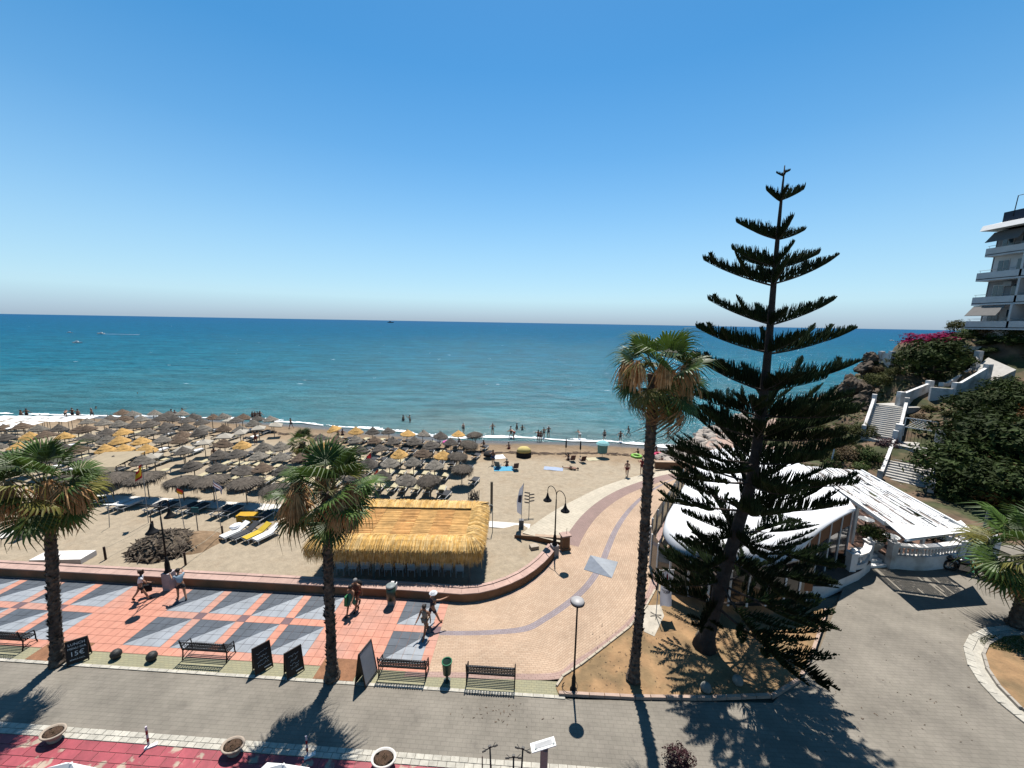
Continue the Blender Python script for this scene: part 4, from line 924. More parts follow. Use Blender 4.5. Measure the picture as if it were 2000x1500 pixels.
def fringe(n, seed):
    rr = random.Random(seed); m = MB(); per = [((KX0, KY0), (KX1, KY0), (0, -1), 1.25), ((KX1, KY0), (KX1, KY1), (1, 0), 1.1), ((KX1, KY1), (KX0, KY1), (0, 1), .35), ((KX0, KY1), (KX0, KY0), (-1, 0), 1.1)]
    tot = sum(math.dist(a, b) for a, b, _, _ in per)
    for a, b, nr, drop in per:
        for _ in range(int(n * math.dist(a, b) / tot)):
            u = rr.uniform(-.02, 1.02); ix, iy = a[0] + (b[0] - a[0]) * u, a[1] + (b[1] - a[1]) * u; tx, ty = (b[0] - a[0]), (b[1] - a[1]); l = math.hypot(tx, ty); tx /= l; ty /= l
            e = min(u, 1 - u) * l; fan_ = max(0, .7 - e) * (1 if u > .5 else -1) * .8
            dx, dy = nr[0] + tx * fan_, nr[1] + ty * fan_; q = math.hypot(dx, dy); dx /= q; dy /= q
            lay = rr.random(); d = drop * rr.uniform(.55, 1.1) * (.5 + .5 * lay); o = .38 + .22 * (1 - lay) + rr.uniform(-.05, .08); wd = rr.uniform(.008, .018); z0 = KZ + .05 + .14 * (1 - lay) + rr.uniform(0, .05)
            P = [(-.55, z0 - .06), (-.15, z0 + .08), (.12, z0 + .02), (o * .7, z0 - d * .3), (o, z0 - d * .65), (o + rr.uniform(-.08, .1), z0 - d)]; sw = rr.uniform(-.10, .10)
            vs = []
            for i, (r_, z) in enumerate(P):
                k = wd * (1 if i < 5 else .3); s_ = sw * i / 5
                vs += [(ix + dx * r_ + tx * (s_ - k), iy + dy * r_ + ty * (s_ - k), z), (ix + dx * r_ + tx * (s_ + k), iy + dy * r_ + ty * (s_ + k), z)]
            m.add(vs, [(2 * i, 2 * i + 1, 2 * i + 3, 2 * i + 2) for i in range(5)], 0 if rr.random() < .62 else 1)
    return m
tag(fringe(15000, 3).build('thatch_fringe', [straw, straw2], kt), kind='stuff')
for x in (KX0 + .2, -7.8, -5.2, -2.3):
    for y in (20.2, 23.7): MB().box((x, y, .95), (.11, .11, 2.75)).build('post', M('weathered_post', (.42, .38, .32), .8, .2), kt)
MB().box((-6.6, 23.2, .15), (7.2, .5, 1.1)).build('bar_counter', M('dark_wood', (.03, .015, .01)), kt)
def make_chair(label, p, rz):
    t = thing('cafe_chair', label, 'chair', p, rz, 'white chairs under the thatched roof')
    MB().box((0, 0, .45), (.46, .46, .04)).build('seat', white_p, t)
    b = MB(); 
    for z in (.6, .68, .76, .84): b.box((0, -.22, z), (.46, .03, .06))
    b.build('backrest', white_p, t)
    for sx in (-1, 1):
        for sy in (-1, 1): MB().box((sx * .2, sy * .2, .22), (.035, .035, .44)).build('leg', white_p, t)
        MB().box((sx * .22, 0, .65), (.035, .42, .03)).build('armrest', white_p, t)
    return t
ch = make_chair('first white chair from the left under the kiosk thatch', (-9.9, 20.75, -.38), 0)
ORD = ['first', 'second', 'third', 'fourth', 'fifth', 'sixth', 'seventh', 'eighth', 'ninth', 'tenth', 'eleventh', 'twelfth', 'thirteenth', 'fourteenth', 'fifteenth', 'sixteenth', 'seventeenth', 'eighteenth', 'nineteenth', 'twentieth']
def ordn(n):
    if n < 20: return ORD[n]
    tens = ['', '', 'twenty', 'thirty', 'forty', 'fifty'][(n + 1) // 10]; u = (n + 1) % 10
    return (tens + '-' + ORD[u - 1]) if u else tens.replace('ty', 'tieth')
for k in range(1, 11): copy_tree(ch, (-9.9 + .70 * k, 20.78 + random.uniform(-.05, .05), -.38), random.uniform(-.1, .1), '%s white chair from the left under the kiosk thatch' % ordn(k))

# ================================================================== PARASOLS
th_dk = [M('grey_thatch', (.135, .115, .095), .95, .3, 5, .8, 25, rnd=.25), M('brown_thatch', (.17, .115, .075), .95, .3, 5, .8, 25, rnd=.2), M('orange_thatch', (.72, .42, .13), .9, .2, 5, .6, 25, rnd=.12), M('pale_thatch', (.25, .22, .18), .95, .3, 5, .8, 25, rnd=.25)]
polem = M('parasol_pole', (.40, .34, .27), .8, .15)
def canopy(R_, rise, seed, n=22):
    """layered straw cone with a ragged rim and a topknot"""
    rr = random.Random(seed); m = MB(); za = 2.35; rings = [(.03, .13), (.07, .06), (.14, -.03), (.34, -.24), (.40, -.33), (.66, -.58), (.71, -.68), (.97, -.97), (1.0, -1.08), (.93, -1.10), (.6, -.78), (.0, -.34)]
    vs = []
    for i, (r, z) in enumerate(rings):
        for j in range(n):
            a = 2 * PI * j / n; q = 1 + (rr.uniform(-.05, .05) if 4 < i < 10 else rr.uniform(-.02, .02)); vs.append((R_ * r * q * math.cos(a), R_ * r * q * math.sin(a), za + rise * z + (rr.uniform(-.035, .02) if 6 < i < 10 else 0)))
    k = len(rings); m.add(vs, [(i * n + j, i * n + (j + 1) % n, (i + 1) * n + (j + 1) % n, (i + 1) * n + j)[::-1] for i in range(k - 1) for j in range(n)])
    for _ in range(90):
        a = rr.uniform(0, 2 * PI); l = rr.uniform(.08, .2); r0 = R_ * rr.uniform(.93, 1); x, y = math.cos(a), math.sin(a); z = za - rise * 1.0
        m.add([(x * r0 - y * .03, y * r0 + x * .03, z), (x * r0 + y * .03, y * r0 - x * .03, z), (x * (r0 + .06), y * (r0 + .06), z - l)], [(0, 1, 2)])
    return m
def shaggy(seed):
    rr = random.Random(seed); m = MB(); R_ = 1.35; za = 2.35
    m.lathe([(.03, za + .02), (.3, za - .06), (.8, za - .22), (1.15, za - .42), (1.2, za - .52), (.9, za - .45), (.0, za - .2)][::-1], 22, jit=.03, seed=seed)
    for _ in range(900):
        a = rr.uniform(0, 2 * PI); x, y = math.cos(a), math.sin(a); r0 = rr.uniform(.35, 1.15); z = za - .05 - .36 * (r0 / 1.15) ** 1.6; l = rr.uniform(.3, .62); k = rr.uniform(.012, .028); o = .22 * rr.uniform(.5, 1.1)
        P = [(r0, z + .04), (r0 + o, z - .05), (r0 + o * 1.3, z - l)]
        vs = []
        for i, (r, zz) in enumerate(P): w_ = k * (1 if i < 2 else .3); vs += [(x * r - y * w_, y * r + x * w_, zz), (x * r + y * w_, y * r - x * w_, zz)]
        m.add(vs, [(0, 1, 3, 2), (2, 3, 5, 4)])
    return m
CAN = {(c, v): canopy(1.0, .55 + .05 * v, v * 3 + 1).mesh('canopy', th_dk[c]) for c in range(4) for v in range(3)}
SHG = [shaggy(k).mesh('canopy', M('shaggy_thatch', (.14, .115, .09), .95, .35, 6, rnd=.15)) for k in range(2)]
POLE = MB().tube([(0, 0, 0), (0, 0, 2.3)], .04, 8).mesh('pole', polem)
cloth = M('cream_cloth', (.66, .60, .50), .85, .06, 2, transl=.2)
q = [(-1.05, -1.05, 1.85), (1.05, -1.05, 1.82), (1.05, 1.05, 1.85), (-1.05, 1.05, 1.83)]
SQ = MB().add(q + [(0, 0, 2.25)] + [(x, y, z - .1) for x, y, z in q], [(0, 1, 4), (1, 2, 4), (2, 3, 4), (3, 0, 4), (0, 5, 6, 1), (1, 6, 7, 2), (2, 7, 8, 3), (3, 8, 5, 0)]).mesh('canopy', cloth)
def parasol(label, s=None, t=None, p=None, kind='grey', R_=1.0, group='straw parasols on the beach'):
    p = ST(s, t) if p is None else p; z = sandz(p.x, p.y)
    o = thing('beach_parasol', label, 'parasol', (p.x, p.y, z - .02), random.uniform(0, 6.28), group); h = random.uniform(.90, 1.05)
    me = SQ if kind == 'white' else random.choice(SHG) if kind == 'shaggy' else CAN[({'grey': 0, 'brown': 1, 'orange': 2, 'pale': 3}[kind], random.randrange(3))]
    if kind == 'white': o.rotation_euler[2] = .35 + random.uniform(-.1, .1)
    c = obj('canopy', me, o); c.scale = (R_ * (.68 if kind == 'white' else 1), R_ * (.68 if kind == 'white' else 1), 1); c.location = (0, 0, 2.3 * (h - 1)); c.rotation_euler = (random.gauss(0, .07), random.gauss(0, .07), 0)
    obj('pole', POLE, o); return o
# loungers
fr_w = M('lounger_white', (.68, .68, .66), .6, .05)
def make_lounger(matc, nm='mattress', back=.5):
    t = thing('sun_lounger', 'x', 'sun lounger', (0, 0, 0), 0, 'sun loungers on the sand')
    f = MB(); 
    for s in (-1, 1): f.box((s * .3, .15, .3), (.045, 1.5, .06))
    f.box((0, .88, .3), (.62, .045, .06)); f.box((0, -.6, .3), (.62, .045, .06)); f.build('frame', fr_w, t)
    for sx in (-1, 1):
        for y in (-.5, .8): MB().box((sx * .28, y, .14), (.045, .045, .28)).build('leg', fr_w, t)
    b = back; c, s_ = math.cos(b), math.sin(b); l = .72
    MB().hexa([(-.29, -.15, .34), (.29, -.15, .34), (.29, .9, .34), (-.29, .9, .34), (-.29, -.15, .40), (.29, -.15, .40), (.29, .9, .40), (-.29, .9, .40)]).hexa([(-.29, -.15 - l * c, .34 + l * s_), (.29, -.15 - l * c, .34 + l * s_), (.29, -.15, .34), (-.29, -.15, .34), (-.29, -.15 - l * c, .41 + l * s_), (.29, -.15 - l * c, .41 + l * s_), (.29, -.15, .41), (-.29, -.15, .41)]).build(nm, matc, t)
    return t
LC = {'cream': make_lounger(M('cream_mattress', (.62, .54, .34), .85, .08)), 'dark': make_lounger(M('charcoal_mattress', (.05, .052, .06), .85, .1)), 'yellow': make_lounger(M('yellow_mattress', (.72, .50, .03), .8, .08), back=.45), 'white': make_lounger(M('white_mattress', (.66, .66, .65), .8, .06), back=.4)}
USED = set()
def lounger(kd, p, rz, label):
    z = sandz(p.x, p.y)
    if kd not in USED:
        USED.add(kd); o = LC[kd]; o.location = (p.x, p.y, z); o.rotation_euler = (0, 0, rz); o['label'] = label; return o
    return copy_tree(LC[kd], (p.x, p.y, z), rz, label)
ROWN = ['row nearest the sea', 'second row from the sea', 'third row from the sea', 'fourth row from the sea', 'fifth row from the sea']
rows = [(45.0, -25.0), (40.9, -25.5), (37.0, -31), (33.7, -31), (30.5, -30)]
OR = {0: (-24.7, -22.6, -15.1, -8.8), 2: (-13.7, -9.3, -22.6, -30.7)}
SH = {0: (-6.6,), 1: (-7.0,), 2: (-7.2,), 4: (-8.3,)}
for ri, (t_, smin) in enumerate(rows):
    s = -8.85 + (.4 if ri == 4 else 0); k = 0
    while s > smin - .1:
        tt = t_ + .03 * (-s - 9) * (1 if ri > 1 else 0) + random.uniform(-.12, .12); sj = s + random.uniform(-.12, .12); kd = random.choices(['grey', 'brown', 'pale'], [.62, .2, .18])[0]
        for o_ in OR.get(ri, ()):
            if abs(o_ - s) < 1.1: kd = 'orange'
        lab = '%s parasol, %s from right, open block, %s' % ({'grey': 'dark grey', 'brown': 'brown', 'orange': 'golden', 'pale': 'faded pale'}[kd], ordn(k), ROWN[ri])
        if not (abs(ST(sj, tt).x - tp.location.x) < 1.0 and abs(ST(sj, tt).y - tp.location.y) < 1.5): parasol(lab, sj, tt, kind=kd, R_=random.uniform(.82, .94))
        for sd in (-1, 1):
            lounger('cream' if (ri >= 3 or random.random() < .4) else 'dark', ST(sj + .62 * sd + .1, tt + 1.0 + random.uniform(-.15, .15)), TH + random.uniform(-.06, .06), 'lounger %s of %s parasol from right, open block, %s' % ('left' if sd < 0 else 'right', ordn(k), ROWN[ri]))
        s -= 2.15; k += 1
for k, (s, t_) in enumerate(((-6.6, 44.3), (-7.1, 40.6), (-7.3, 36.4), (-6.2, 33.2), (-8.2, 29.9))):
    parasol('shaggy fringed parasol ending the right of the %s' % ROWN[k], s, t_, kind='shaggy', R_=.8, group='shaggy parasols')
    lounger('dark', ST(s + 1.0, t_ + .6), TH - .2, 'dark lounger at the right-hand end of the %s' % ROWN[k])
for k, (s, t_) in enumerate(((-37.6, 28.3), (-34.4, 28.2), (-31.2, 28.1), (-28.1, 28.0), (-25.5, 28.0), (-22.6, 27.8), (-19.7, 27.2))):
    parasol('large shaggy parasol, %s from left, front row by white walkway' % ordn(k), s, t_, kind='shaggy', R_=1.05 if k < 6 else .85, group='shaggy parasols')
    for sd in (-1, 1): lounger('dark' if k != 2 else 'white', ST(s + .42 * sd - .5, t_ - 1.6), TH - .12, '%s lounger below the %s shaggy parasol from left, front row' % ('left' if sd < 0 else 'right', ordn(k)))
# packed field further left
white_px = [(301, 900), (357, 884), (399, 871), (437, 861), (474, 850), (505, 840), (534, 832), (444, 824)]
wpos = [S(*q) + Vector((0, -2.6, 0)) for q in white_px]
wpos = [G(x, y - 6, 1.1) for x, y in white_px]
for k, p in enumerate(wpos): parasol('cream square cloth parasol, %s from the front of the diagonal line' % ordn(k), p=p, kind='white', group='cream square parasols')
orpx = [G(x, y, 1.2) for x, y in ((45, 860), (75, 863), (102, 863), (217, 868), (266, 842), (303, 857), (222, 886), (258, 888), (195, 884), (18, 878))]
fr_n = 0
FROW = [(31.6, -33.5), (34.6, -33.8), (37.6, -33.0), (40.7, -33.5), (43.8, -33.6), (46.8, -34.0), (49.6, -35.5)]
for ri, (t_, smax) in enumerate(FROW):
    s = smax; k = 0; smin = -(t_ + 3) * 1.46
    while s > smin:
        sj, tt = s + random.uniform(-.25, .25), t_ + random.uniform(-.3, .3); p = ST(sj, tt); s -= 2.2
        k += 1
        if any((p - q).to_2d().length < 1.5 for q in wpos) or (p.x < -55 and p.y > 46.5): continue
        kd = random.choices(['grey', 'brown', 'pale'], [.52, .18, .30])[0]
        if any((p - q).to_2d().length < 1.45 for q in orpx): kd = 'orange'
        if abs(p.x + 31.5) < 2.2 and abs(p.y - 33) < 2.2: continue
        parasol('%s parasol, %s from right, %s row from front, packed field' % ({'grey': 'dark grey', 'brown': 'brown', 'orange': 'golden', 'pale': 'faded pale'}[kd], ordn(k - 1), ordn(ri)), p=p, kind=kd, R_=random.uniform(.80, .98), group='packed straw parasols')
        if ri < 6 and k < 12: lounger(random.choice(['dark', 'white', 'cream']), ST(sj + .5, tt + 1.2), TH, 'lounger by the %s parasol from right, %s row from front, packed field' % (ordn(k - 1), ordn(ri)))
# flat white shade cloths by the water, far left
n = 0
for r_, (y, xs_) in enumerate(((825, (8, 40, 74, 108, 145, 172)), (832, (-4, 34, 70, 105, 128)), (840, (8, 45, 62)), (848, (-2, 16)))):
    for k, x in enumerate(xs_):
        p = G(x, y - 2, .5); z = sandz(p.x, p.y); t = thing('shade_cloth', 'flat white shade cloth, %s from left, %s line from the water' % (ordn(k), ordn(r_)), 'shade cloth', (p.x, p.y, z), TH + random.uniform(-.05, .05), 'white shade cloths at the far left')
        q = [(-.95, -.62, 1.75), (.95, -.62, 1.72), (.95, .62, 1.8), (-.95, .62, 1.78)]
        MB().add(q + [(0, 0, 1.9)], [(0, 1, 4), (1, 2, 4), (2, 3, 4), (3, 0, 4)]).build('canopy', M('white_canvas', (.78, .78, .76)), t)
        for sx in (-1, 1): MB().tube([(sx * .9, 0, 0), (sx * .9, 0, 1.77)], .03, 6).build('pole', polem, t)

# ================================================================== OTHER BEACH THINGS
p = S(222, 950); t = thing('canvas_shelter', 'beige canvas shelter with drooping front flap behind the left palm', 'shelter', (p.x, p.y, p.z), .12)
MB().add([(-2.4, -.6, 2.0), (1.0, -.8, 2.1), (1.3, 2.2, 2.5), (-2.2, 2.2, 2.45), (-.2, -1.6, 1.15), (1.5, -1.5, 1.3)], [(0, 1, 2, 3), (4, 5, 1, 0)]).build('canopy', M('beige_canvas', (.60, .49, .33), .85, .08, 2, transl=.2), t)
for x, y, z in ((-2.3, -.5, 2.0), (1.0, -.7, 2.1), (1.2, 2.1, 2.5), (-2.1, 2.1, 2.45)): MB().tube([(x, y, 0), (x, y, z)], .035, 6).build('pole', polem, t)
# dried brush heap
hp = S(318, 1075); t = thing('brush_heap', 'dark heap of dried palm brush and roots piled on the sand', 'heap', (hp.x, hp.y + .3, hp.z)); t.scale = (1.22, 1.15, 1.1)
brush = M('dried_brush', (.075, .055, .04), .95, .4, 5, .8, 18, c2=(.20, .15, .10), c2s=4)
MB().lathe([(1.85, -.05), (1.65, .1), (1.3, .42), (.8, .78), (.35, .98), (.0, 1.02)], 24, sx=1.0, sy=.8, jit=.10, seed=4).build('mound', brush, t)
m = MB(); rr = random.Random(9)
for _ in range(420):
    a = rr.uniform(0, 2 * PI); r = rr.random() ** .6 * 1.75; z = 1.02 * (1 - (r / 1.85) ** 1.35) + .03; x, y = r * math.cos(a), r * .8 * math.sin(a); d = Vector((rr.uniform(-1, 1), rr.uniform(-1, 1), rr.uniform(-.35, .25))).normalized() * rr.uniform(.12, .34)
    m.tube([(x - d.x, y - d.y, z - d.z), (x, y, z + rr.uniform(.0, .07)), (x + d.x, y + d.y, z + d.z)], [.02, rr.uniform(.03, .07), .015], 5, rr.randrange(2))
tag(m.build('brush', [brush, M('dried_root', (.19, .15, .11), .95, .3, 4, .5, 14)], t), kind='stuff')
MB().lathe([(1.3, -.04), (1.0, .2), (.5, .5), (.0, .6)], 18, (1.15, .5, 0), jit=.07, seed=6).build('sand_mound', m_sand or M('piled_sand', (.32, .21, .12), .95, .2, 4, .5, 12), t)
p = S(115, 1103); t = MB().box((0, 0, .17), (2.9, .95, .34)).build('platform', M('whitewash', (.68, .64, .60), .85, .1, 2), None, False, (p.x - .2, p.y + .45, p.z), .06); tag(t, 'low white platform block on the sand behind the left palm', 'platform')
for k, (x, y, h) in enumerate(((206.7, 1093, .85), (362.7, 1103.7, .85), (435.5, 1050, .85), (300, 1040, .85))):
    p = S(x, y); t = MB().tube([(0, 0, -.1), (0, 0, h)], .06, 8).build('rope_post', M('dark_red_post', (.06, .028, .02), .8, .2), None, False, p)
    tag(t, 'dark wooden rope post ' + ('left of the brush heap', 'right of the brush heap near the wall', 'left of the stacked loungers', 'behind the twin lamp')[k], 'post', 'rope posts round the brush heap')
rope = M('pale_rope', (.55, .48, .36), .9, .1)
for k, (a, b) in enumerate((((206.7, 1093), (300, 1040)), ((435.5, 1050), (362.7, 1103.7)))):
    a, b = S(*a) + Vector((0, 0, .75)), S(*b) + Vector((0, 0, .75)); c = (a + b) / 2 - Vector((0, 0, .12))
    tag(MB().tube([a, c, b], .014, 5).build('rope', rope), ('slack pale rope running left of the brush heap', 'slack pale rope running right of the brush heap')[k], 'rope')
# flags
def flag(label, foot, top, kind, side=1, fl=.95, fh=.6):
    p = S(*foot); q = AY(top[0], top[1], p.y); t = thing('flag_pole', label, 'flag', p, 0)
    T = q - p; MB().tube([(0, 0, 0), T], .022, 6).build('pole', M('pale_pole', (.55, .53, .50), .6, .08), t)
    if not kind: return
    cs = {'tri': [(.50, .02, .03), (.72, .46, .02), (.50, .02, .03)], 'red': [(.55, .03, .045)], 'cross': [(.05, .07, .25), (.62, .60, .60), (.45, .05, .08), (.62, .6, .6), (.05, .07, .25)], 'or': [(.58, .05, .03), (.7, .32, .02)]}[kind]
    ms = [M('flag_%s_%d' % (kind, i), c, .8, .05, transl=.3) for i, c in enumerate(cs)]; m = MB(); NU, NVv = 7, 12; vs = []
    for j in range(NVv + 1):
        for i in range(NU + 1):
            u, v = i / NU, j / NVv; vs.append((T.x + side * u * fl * .55, T.y - .1 * math.sin(u * 6 + v * 2), T.z - .05 - v * fh - u * fl * .62 + .05 * math.sin(u * 5 + v * 3)))
    n_ = len(cs); wts = [1, 2, 1] if kind == 'tri' else [1] * n_; cum = np.cumsum(wts) / sum(wts)
    m_i = lambda v: int(np.searchsorted(cum, v))
    for j in range(NVv):
        for i in range(NU):
            a = j * (NU + 1) + i; m.f.append((a, a + 1, a + NU + 2, a + NU + 1)); m.m.append(min(n_ - 1, m_i((j + .5) / NVv)))
    m.v = vs; m.n = len(vs); m.build('cloth', ms, t, True)
flag('red and yellow striped flag drooping on a leaning pole near the shaggy parasols', (290, 1021), (277, 905), 'tri', -1, 1.0, .75)
flag('small red and yellow flag on a pole in the middle of the three flags', (361, 1036), (346, 950), 'or', 1, .6, .4)
flag('blue, white and red flag drooping on a pole, rightmost of the three flags', (431.6, 1030), (417, 936), 'cross', 1, 1.0, .5)
flag('bare pale pole standing in the sand beside the left palm', (148, 1026), (143, 985), None)
flag('bare pale pole standing in the sand left of the striped flag', (213.7, 1030), (212, 985), None)
flag('red flag on a pole amid the parasols right of the middle palm', (727, 925), (725, 882), 'red', -1, 1.3, .5)
flag('small orange and red flag low beside the middle palm fronds', (741, 950), (739, 915), 'or', -1, .9, .4)
# stacked loungers, crates
for k, (kd, x, y) in enumerate((('white', 462, 1046), ('dark', 482, 1048), ('yellow', 505, 1049), ('white', 524, 1051))):
    p = S(x, y); lounger(kd, p, PI - .45, ('white lounger heaped with towels, left of the yellow one', 'grey striped lounger next to the yellow one', 'bright yellow lounger parked beside the front row', 'plain white lounger right of the yellow one')[k])
p = S(462, 1040); tag(MB().ball((0, 0, .5), .33, 10, 7, sc=(1, 1.3, .42), jit=.12, seed=3).build('towel_heap', M('white_towel', (.66, .67, .70), .9, .1), None, False, p), 'crumpled white and blue towels on the leftmost parked lounger', 'towels')
for k, x in enumerate((476, 492)):
    p = S(x, 1020); t = thing('crate', ('left orange yellow crate by the parked loungers', 'right orange yellow crate by the parked loungers')[k], 'crate', p, .1, 'yellow crates')
    MB().box((0, 0, .3), (.62, .6, .6), taper=1.04).build('body', M('yellow_plastic', (.70, .40, .015), .5, .06), t); MB().box((0, 0, .63), (.68, .66, .06)).build('lid', M('yellow_plastic', (.70, .40, .015)), t)
# white board walkway across the sand: single boards
wk = structure(MB().add([(*S(x, y)[:2], S(x, y).z + .03) for x, y in ((955, 1018), (1036, 1024), (1034, 1036), (955, 1030))], [(3, 2, 1, 0)]).build('walkway', M('white_boards', (.66, .63, .58), .85, .08)))
a, b = S(160, 972), S(560, 995); d = (b - a); n_ = int(d.length / .8); bm = MB().box((0, 0, .03), (.78, 1.1, .06)).mesh('board', M('white_boards', (.66, .63, .58)))
wk2 = structure(MB().add([a + Vector((0, -.5, .02)), b + Vector((0, -.5, .02)), b + Vector((0, .5, .02)), a + Vector((0, .5, .02))], [(0, 1, 2, 3)]).build('walkway', M('white_boards', (.66, .63, .58))))
for k in range(n_): q = a + d * ((k + .5) / n_); obj('board', bm, wk2, (q.x, q.y, sandz(q.x, q.y) + .03), math.atan2(d.y, d.x) + random.uniform(-.01, .01))
a, b = S(0, 1050), S(75, 1015); d = b - a; wk3 = structure(MB().add([a + Vector((0, -.4, .03)), b + Vector((0, -.4, .03)), b + Vector((0, .6, .03)), a + Vector((0, .6, .03))], [(0, 1, 2, 3)]).build('walkway', M('white_boards', (.66, .63, .58))))
for k in range(8): q = a + d * ((k + .5) / 8); obj('board', bm, wk3, (q.x, q.y, sandz(q.x, q.y) + .05), math.atan2(d.y, d.x))
p = S(40, 1053); t = MB().box((0, 0, .55), (.42, .2, 1.1)).build('stone_pillar', M('pale_concrete', (.60, .54, .44)), None, False, p); tag(t, 'grey slab pillar by the walkway at the left edge', 'pillar')
p = S(66, 1042); t = thing('notice_board', 'white notice board on legs beside the grey slab pillar', 'sign', p, .1); MB().box((0, 0, .75), (.8, .05, .6)).build('panel', M('pale_grey', (.5, .5, .5)), t)
for s in (-1, 1): MB().box((s * .3, 0, .25), (.05, .05, .5)).build('leg', polem, t)
p = S(387, 1040); t = thing('notice_board', 'small teal notice board on a post by the lounger row', 'sign', p, 0); MB().tube([(0, 0, 0), (0, 0, 1.5)], .03, 6).build('post', polem, t); MB().box((0, -.04, 1.7), (.5, .04, .4)).build('panel', M('teal_panel', (.03, .16, .17), .6), t)
# feather flag, arrow sign post, plank post, beach shower
p = S(1018, 1030); t = thing('feather_flag', 'white feather flag in a grey block on the board walkway', 'banner', p, 0)
MB().box((0, 0, .3), (.34, .3, .6)).build('base', M('grey_block', (.22, .22, .23), .8), t); MB().tube([(0, 0, .6), (.02, 0, 2.2), (.12, 0, 3.4)], .018, 6).build('pole', M('pale_pole', (.55, .53, .5)), t)
cl = MB().add([(-.01, 0, .95), (-.32, .02, 1.15), (-.36, -.03, 2.0), (-.18, .03, 2.9), (.10, 0, 3.35), (.03, 0, 2.2)], [(0, 1, 2, 5), (5, 2, 3, 4)]).build('cloth', M('banner_cloth', (.66, .65, .70)), t)
MB().add([(-.05, -.04, 1.9), (-.28, -.03, 1.95), (-.24, -.02, 2.45), (.0, -.04, 2.5)], [(0, 1, 2, 3)]).build('print', M('ink_grey', (.09, .09, .14)), cl)
p = S(1033, 1008); t = thing('arrow_signpost', 'thin signpost with several grey arrow boards on the sand', 'sign', p, 0); MB().tube([(0, 0, 0), (0, 0, 1.95)], .03, 6).build('post', polem, t)
for k in range(7):
    z = 1.1 + .13 * k; s = 1 if k % 2 else -1; b = MB().prism([(0, -.05), (s * .34, -.05), (s * .42, 0), (s * .34, .05), (0, .05)][:: s], -.012, .012).build('arrow', M('grey_arrow', (.26, .23, .21), .8, .1), t, loc=(0, -.04, z)); b.rotation_euler = (PI / 2, s * -.18, 0)
p = S(960, 992); t = MB().box((0, 0, 1.1), (.2, .16, 2.3)).build('plank_post', M('weathered_plank', (.26, .21, .15), .9, .2, 4), None, False, p); tag(t, 'tall weathered plank standing upright behind the kiosk corner', 'post')
p = S(962, 1040); t = thing('beach_shower', 'slim hooked shower pipe beside the right end of the kiosk', 'shower', p, 0); MB().tube([(0, 0, 0), (-.02, 0, 1.6), (.0, 0, 2.0), (-.12, 0, 2.12), (-.24, 0, 2.05)], .03, 6).build('pipe', M('dull_grey_metal', (.32, .36, .36)), t, True); MB().lathe([(.03, 0), (.07, -.05), (.07, -.07)], 10, (-.25, 0, 2.04)).build('head', M('dull_grey_metal', (.32, .36, .36)), t)
p = S(925, 975); m = MB(); rr = random.Random(3)
for _ in range(40): m.tube([(rr.uniform(-.5, .5), rr.uniform(-.2, .2), 0), (rr.uniform(-.5, .5), rr.uniform(-.2, .2), rr.uniform(.3, .9))], .02, 4)
tag(m.build('driftwood_tangle', M('grey_driftwood', (.14, .125, .12), .9, .2), None, False, p), 'tangle of grey driftwood on the sand behind the kiosk', 'driftwood')
# seaweed line
m = MB(); rr = random.Random(12)
for _ in range(900):
    x = rr.uniform(-45, 24); d = 7.2 + 1.2 * noise.noise((x * .15, 4, 0)) + rr.gauss(0, .25); y = float(np.interp(x, SHX, SHY)) - d
    if noise.noise((x * .22, 8, 1)) < -.12: continue
    r = rr.uniform(.05, .2); z = sandz(x, y) + .03; m.add([(x + r * 2 * math.cos(a + rr.uniform(-.4, .4)), y + r * .8 * math.sin(a), z + rr.uniform(0, .06)) for a in (0, 1.2, 2.4, 3.6, 4.9)], [(0, 1, 2, 3, 4)])
tag(m.build('seaweed_line', M('seaweed', (.10, .06, .035), .9, .3)), kind='stuff')
# ================================================================== PEOPLE
def fk(lt=0, lk=0, rt=0, rk=0, la=(5, 10, 10), ra=(5, 10, 10), lean=2, sit=None, hd=0):
    """joint positions; thigh / knee angles forward, arms (forward, elbow, out) in degrees; x right, y ahead"""
    r = math.radians; J = {}; J['pel'] = Vector((0, 0, 0)); up = Vector((0, math.sin(r(lean)), math.cos(r(lean))))
    for n, d in (('sp', .20), ('ch', .40), ('nk', .52), ('hl', .585), ('hm', .665), ('ht', .745)): J[n] = up * d
    for k in ('hl', 'hm', 'ht'): J[k] = J[k] + Vector((0, .035 + .12 * math.sin(r(hd)), 0))
    for sd, s, th, kn, (f, e, ab) in (('l', -1, lt, lk, la), ('r', 1, rt, rk, ra)):
        h = Vector((s * .095, 0, -.03)); k = h + .43 * Vector((s * .03, math.sin(r(th)), -math.cos(r(th)))); a = k + .42 * Vector((0, math.sin(r(th - kn)), -math.cos(r(th - kn))))
        pit = r(max(-35, min(60, th - kn))); t_ = a + .15 * Vector((s * .1, math.cos(pit), -.22 + math.sin(pit) * .6))
        sh = J['ch'] + up * .06 + Vector((s * .175, 0, 0)); dv = lambda q, o: Vector((s * math.sin(r(o)), math.sin(r(q)) * math.cos(r(o)), -math.cos(r(q)) * math.cos(r(o))))
        el = sh + .285 * dv(f, ab); wr = el + .25 * dv(f + e, ab * .5); hn = wr + .085 * dv(f + e + 8, ab * .4)
        for n, v in (('h', h), ('k', k), ('a', a), ('t', t_), ('s', sh), ('e', el), ('w', wr), ('n', hn)): J[sd + n] = v
        J[sd + 'dir'] = dv(f + e + 25, ab * .4)
    z = min(J['la'].z, J['ra'].z) - .065
    if sit is not None: z = -sit
    for k in J:
        if not k.endswith('dir'): J[k] = J[k] - Vector((0, 0, z))
    return J
